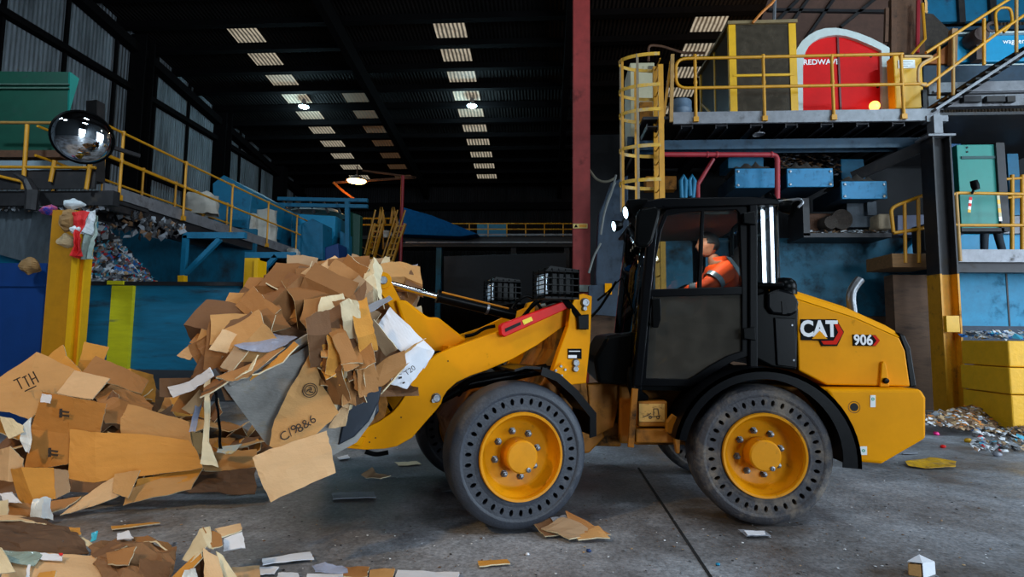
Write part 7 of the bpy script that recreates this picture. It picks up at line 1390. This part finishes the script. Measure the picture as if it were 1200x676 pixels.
# small block bottom right
wbk = thing('crumpled_packet', 'small white and brown crumpled packet on the floor at bottom right', 'packet', gZ(1079, 672))
mb = MB(); P = [gZ(1064, 674, .0), gZ(1080, 677, .0), gZ(1094, 672, .0), gZ(1078, 668, .0)]; h = Vector((0, 0, .075)); mb.add(P+[P[0]+h*.9, P[1]+h*1.0, P[2]+h*.8, P[3]+h*1.05], [(0, 1, 5, 4), (1, 2, 6, 5), (2, 3, 7, 6), (3, 0, 4, 7), (0, 3, 2, 1)]); mb.build('sleeve', K1, wbk, bevel=.006)
mb = MB(); mb.add([P[1]+Vector((.006, -.006, .0)), P[2]+Vector((.006, -.006, 0)), P[2]+h*.82+Vector((.006, -.004, .01)), P[1]+h*1.02+Vector((.004, -.006, .01)), P[3]+h*1.07+Vector((0, 0, .012)), P[0]+h*.92+Vector((0, 0, .012))], [(0, 1, 2, 3), (3, 2, 4, 5)]); mb.build('wrapper', KW, wbk, solid=.004)
for k, (x, y, m_, lab, r_) in enumerate(((690, 645, deepblue, 'small blue scrap on the floor below the crushed carton', .014), (841, 661, brightblue, 'small blue and white bottle top on the floor at bottom centre right', .012), (618, 649, KW, 'small white scrap left of the blue scrap', .011), (1105, 523, redp, 'small red scrap behind the loader', .03), (1097, 508, mat('pink_plastic', rgb(250, 40, 140), .4), 'bright pink ball on the debris edge', .035), (1115, 497, mat('lime_plastic', rgb(200, 210, 20), .4), 'lime yellow ball on the debris heap', .045), (1134, 516, postyel, 'small yellow scrap on the floor at right', .04), (1142, 518, KW, 'small white scrap beside the yellow scrap at right', .04), (1168, 532, KG, 'dark grey scrap at the right edge of the floor', .04))):
    mb = MB(); c = gZ(x, y, r_*.7); rows = [[c+Vector((math.sin(PI*i/7)*math.cos(2*PI*j/10)*r_*1.2, math.sin(PI*i/7)*math.sin(2*PI*j/10)*r_, -math.cos(PI*i/7)*r_*.7))+noise.noise_vector(Vector((i, j % 10, k))*1.3)*r_*.35 for j in range(11)] for i in range(8)]
    mb.grid(rows); tag(mb.build('scrap', m_, smooth=60), lab, 'scrap')

# ================================================================== UNCOUNTABLE WASTE
def flakes(name, n, fn, mats, label, size=(.01, .05), seed=1):
    r = random.Random(seed); mb = MB(); k = len(mats)
    for i in range(n):
        p, nrm = fn(r); s = r.uniform(*size); t = Vector((r.uniform(-1, 1), r.uniform(-1, 1), r.uniform(-1, 1))); t = (t-nrm*t.dot(nrm)); t = t.normalized() if t.length > 1e-3 else Vector((1, 0, 0)); b = nrm.cross(t); w = r.uniform(.35, 1.0)
        q = nrm*s*r.uniform(-.3, .45)
        mb.add([p-t*s-b*s*w, p+t*s*r.uniform(.5, 1)-b*s*w+q*.5, p+t*s+b*s*w*r.uniform(.4, 1), p-t*s*r.uniform(.5, 1)+b*s*w+q, p+nrm*s*.3], [(0, 1, 4), (1, 2, 4), (2, 3, 4), (3, 0, 4)], r.randrange(k))
    o = mb.build(name, mats); return tag(o, label, 'waste', None, 'stuff')
w_ = [mat('bit_'+n, c, .6, var=.1) for n, c in (('white', rgb(214, 216, 220)), ('grey', rgb(120, 124, 130)), ('brown', rgb(112, 82, 56)), ('tan', rgb(180, 148, 108)), ('dark', rgb(40, 38, 40)), ('blue', rgb(40, 110, 180)), ('red', rgb(190, 40, 40)), ('cyan', rgb(60, 160, 190)), ('orange', rgb(206, 120, 40)), ('green', rgb(60, 130, 90)))]
wm = [w_[i] for i in (0, 0, 0, 1, 1, 1, 2, 3, 4, 4, 4, 5, 6, 7, 0, 1)]
def fl_floor(r):
    d = 3.1/(1-r.random()*.72); x = r.uniform(-60, 1260); c = Q(x, 400, d); return Vector((c.x, c.y, .004)), Vector((r.uniform(-.2, .2), r.uniform(-.2, .2), 1)).normalized()
flakes('floor_scraps', 1500, fl_floor, [w_[i] for i in (0, 0, 3, 1, 2, 2, 4, 4, 1)], 'tiny paper scraps and crumbs strewn over the floor', (.004, .011), 3)
def fl_left(r):
    Y = r.uniform(11.25, 13.0); px = 36+(r.random()**1.0)*142; py0 = 244 if px < 112 else lerp(252, 330, (px-112)/66); py = lerp(py0, 336, r.random())
    Y = lerp(13.2, 11.42, max(0, min(1, (py-py0)/max(6, 336-py0)))); return gY(px, py, Y), Vector((r.uniform(-.6, .9), -1, r.uniform(.0, 1))).normalized()
mb = MB(); G = [(0, 244), (112, 250), (140, 288), (178, 330)]; rows = []
for j in range(7):
    t = j/6; rows.append([gY(x, lerp(y, 337, t), lerp(13.25, 11.45, t)) for x, y in [(20, 244), (70, 246), (112, 252), (128, 272), (145, 294), (160, 312), (178, 332)]])
mb.grid(rows); tag(mb.build('waste_heap', w_[4]), 'dark base of the mixed waste heap at left', 'waste', None, 'stuff')
flakes('mixed_waste', 2600, fl_left, wm, 'heap of mixed plastic and paper waste behind the push wall at left', (.03, .13), 5)
def fl_right(r):
    u = r.random(); px = lerp(1084, 1270, u); top = lerp(486, 468, min(1, u*2)) if u < .45 else lerp(468, 496, (u-.45)/.55); py = lerp(top, lerp(496, 520, u), r.random()); t = (py-top)/40
    p = gZ(px, py, 0); z = max(0, .34*(1-t)*(1-abs(u-.35)*.9)); q = gZ(px, py, z); return q, Vector((r.uniform(-.5, .5), r.uniform(-1, 0), 1)).normalized()
flakes('shredded_debris', 1500, fl_right, [w_[i] for i in (2, 2, 2, 3, 3, 4, 8, 0, 1, 2)], 'heap of brown shredded debris against the yellow blocks', (.02, .06), 7)
def fl_right2(r):
    px = r.uniform(1140, 1290); py = r.uniform(496, 528); return gZ(px, py, .015+r.random()*.05), Vector((r.uniform(-.5, .5), r.uniform(-1, 0), 1)).normalized()
flakes('plastic_debris', 420, fl_right2, wm, 'pale mixed plastic scraps at the foot of the yellow blocks', (.02, .055), 8)
def fl_ledge(r):
    px = r.uniform(1122, 1300); t = r.random(); Y = lerp(9.0, 10.1, r.random()); z = zs_[3]+.02+.14*math.sin(PI*min(1, (Y-8.9)/1.3))*(.5+r.random()*.5); c = gY(px, 395, Y); return Vector((max(c.x, bx0+.08), Y, z)), Vector((r.uniform(-.5, .5), r.uniform(-1, 0), 1)).normalized()
flakes('ledge_waste', 420, fl_ledge, [w_[i] for i in (0, 0, 5, 7, 1, 3, 5, 0)], 'white and blue waste scraps lying on top of the yellow blocks', (.02, .07), 9)
def fl_hang(r):
    px = r.uniform(128, 215); c = gY(px, 243+(px-128)*.25, 9.9); c.z -= r.random()**2*.5*(1.2-(px-128)/110); return c, Vector((r.uniform(-1, 1), -1, r.uniform(-.2, .2))).normalized()
flakes('hanging_shreds', 170, fl_hang, [w_[i] for i in (4, 4, 4, 2, 1)], 'shredded film hanging under the walkway edge at left', (.02, .09), 10)
def fl_plat(r):
    px = r.uniform(0, 128); c = gY(px, 240, 9.05); c.z += r.uniform(-.1, .06); return c, Vector((r.uniform(-1, 1), -1, r.uniform(-.2, .8))).normalized()
flakes('platform_dust', 200, fl_plat, [w_[i] for i in (4, 4, 1, 2)], 'grey fluff clinging under the cross platform at left', (.02, .06), 11)
def fl_tray(r):
    px = r.uniform(945, 1042); c = gY(px, 273, r.uniform(11.85, 12.4)); c.z += r.random()*.06; return c, Vector((r.uniform(-.5, .5), -.5, 1)).normalized()
flakes('tray_debris', 320, fl_tray, [w_[i] for i in (4, 4, 1, 2, 0, 2)], 'dirty shreds lying in the chain drive tray', (.02, .06), 12)
def fl_mound(r):
    px = r.uniform(912, 925) if r.random() < .4 else r.uniform(925, 985); c = gY(px, 192, 12.1); c.z += r.uniform(-.25, .22); return c, Vector((r.uniform(-.5, .5), -.5, 1)).normalized()
flakes('shred_mound', 380, fl_mound, [w_[i] for i in (4, 4, 1, 2, 2)], 'dark shreds heaped between the blue end plates', (.02, .07), 13)

# ================================================================== LIGHT
W = bpy.data.worlds.new('world'); scene.world = W; W.use_nodes = True
bg = W.node_tree.nodes['Background']; bg.inputs[0].default_value = (.62, .80, 1, 1); bg.inputs[1].default_value = .6
def area(name, loc, to, sx, sy, col, e):
    l = bpy.data.lights.new(name, 'AREA'); l.shape = 'RECTANGLE'; l.size = sx; l.size_y = sy; l.color = col; l.energy = e; o = bpy.data.objects.new(name, l); COL.objects.link(o); o.location = loc
    o.rotation_euler = (Vector(to)-Vector(loc)).to_track_quat('-Z', 'Y').to_euler(); return o
def spot(name, loc, to, e, col, ang=70, rad=.25):
    l = bpy.data.lights.new(name, 'SPOT'); l.energy = e; l.color = col; l.spot_size = R_(ang); l.spot_blend = .6; l.shadow_soft_size = rad; o = bpy.data.objects.new(name, l); COL.objects.link(o); o.location = loc
    o.rotation_euler = (Vector(to)-Vector(loc)).to_track_quat('-Z', 'Y').to_euler(); return o
def point(name, loc, e, col, rad=.3):
    l = bpy.data.lights.new(name, 'POINT'); l.energy = e; l.color = col; l.shadow_soft_size = rad; o = bpy.data.objects.new(name, l); COL.objects.link(o); o.location = loc; return o
area('doorway_daylight', (13.9, -13.8, 3.6), (3, 5, 1.5), 5.6, 7, (.74, .88, 1), 2300)
area('side_doorway_daylight', (16.8, 2.5, 3.8), (3, 6, 1.0), 7, 7.4, (.70, .85, 1), 1900)
for k, (x, y, z, e) in enumerate(((-6.5, -2.5, 10, 110), (3.5, -1.5, 10, 250), (-1, 3.0, 11, 90))): area('hall_fill', (x, y, z), (x*.5, y+5, 0), 2.2, .7, (.78, .9, 1), e)  # overhead fill added out of view to lift the hall
spot('cab_fill', RR.T(-.30, .6, 2.40), RR.T(-.24, .85, 1.6), 14, (1, .95, .88), 140, .03)  # fill light added to brighten the driver, no fitting modelled
spot('sodium_flood', (-6.5, -2.5, 7.5), (-3.2, 4.9, .5), 1350, (1, .62, .22), 52, .3)
# high-bay lamps
for i, (px, py, Y, lab) in enumerate(((356, 125, 25.3, 'cold white high-bay lamp under the left row of roof lights'), (553, 124, 25.3, 'cold white high-bay lamp under the middle row of roof lights'))):
    p = gY(px, py, Y); t_ = thing('high_bay_lamp', lab, 'lamp', p)
    mb = MB(); mb.lathe([(.05, .4), (.08, .36), (.1, .2), (.24, .05), (.26, 0), (.24, 0), (.08, .18), (0, .2)], p, (0, 0, 1), 24); mb.tube([p+Vector((0, 0, .35)), Vector((p.x, p.y, max(p.z+.55, 16.4-.1375*p.y-.04)))], .02, 6); mb.build('shade', galv, t_, smooth=40)
    mb = MB(); mb.lathe([(.23, .02), (.20, -.04), (.1, -.07), (0, -.08)], p, (0, 0, 1), 24); mb.build('diffuser', coldlamp, t_, smooth=60)
    point('high_bay_light', p-Vector((0, 0, .5)), 260, (.5, .85, 1), .3)
p = gY(418, 212, 24); t_ = thing('sodium_lamp', 'warm orange sodium lamp hanging above the blue plant', 'lamp', p)
mb = MB(); mb.lathe([(.05, .3), (.12, .24), (.46, .04), (.48, 0), (.44, 0), (.1, .18), (0, .2)], p, (0, 0, 1), 24); mb.tube([p+Vector((0, 0, .25)), p+Vector((0, 0, .7))], .03, 6); mb.build('shade', brown, t_, smooth=40)
mb = MB(); mb.lathe([(.43, .01), (.38, -.05), (.2, -.1), (0, -.11)], p, (0, 0, 1), 24); mb.build('diffuser', warmlamp, t_, smooth=60)
point('sodium_light', p-Vector((0, 0, .45)), 60, (1, .48, .12), .3)
point('amber_fill', gY(1025, 118, 11.4), 4, (1, .45, .1), .1)  # added light belonging to the painted amber reflection
point('roof_sodium', (8.6, 16.5, 11.5), 500, (1, .55, .2), .3)
area('plant_lamp', (10.5, 5.5, 9.5), (7.5, 11.5, 4.5), 1.2, .4, (.62, .86, 1), 300)
area('left_bay_lamp', (-9.5, 3.0, 8.5), (-7.0, 10.5, 2.0), 1.2, .4, (.66, .85, 1), 320)

vs = scene.view_settings; vs.view_transform = 'Standard'; vs.look = 'None'; vs.exposure = 0; vs.gamma = 1; vs.use_curve_mapping = False
scene.cycles.use_denoising = True; scene.cycles.max_bounces = 8; scene.cycles.transparent_max_bounces = 12
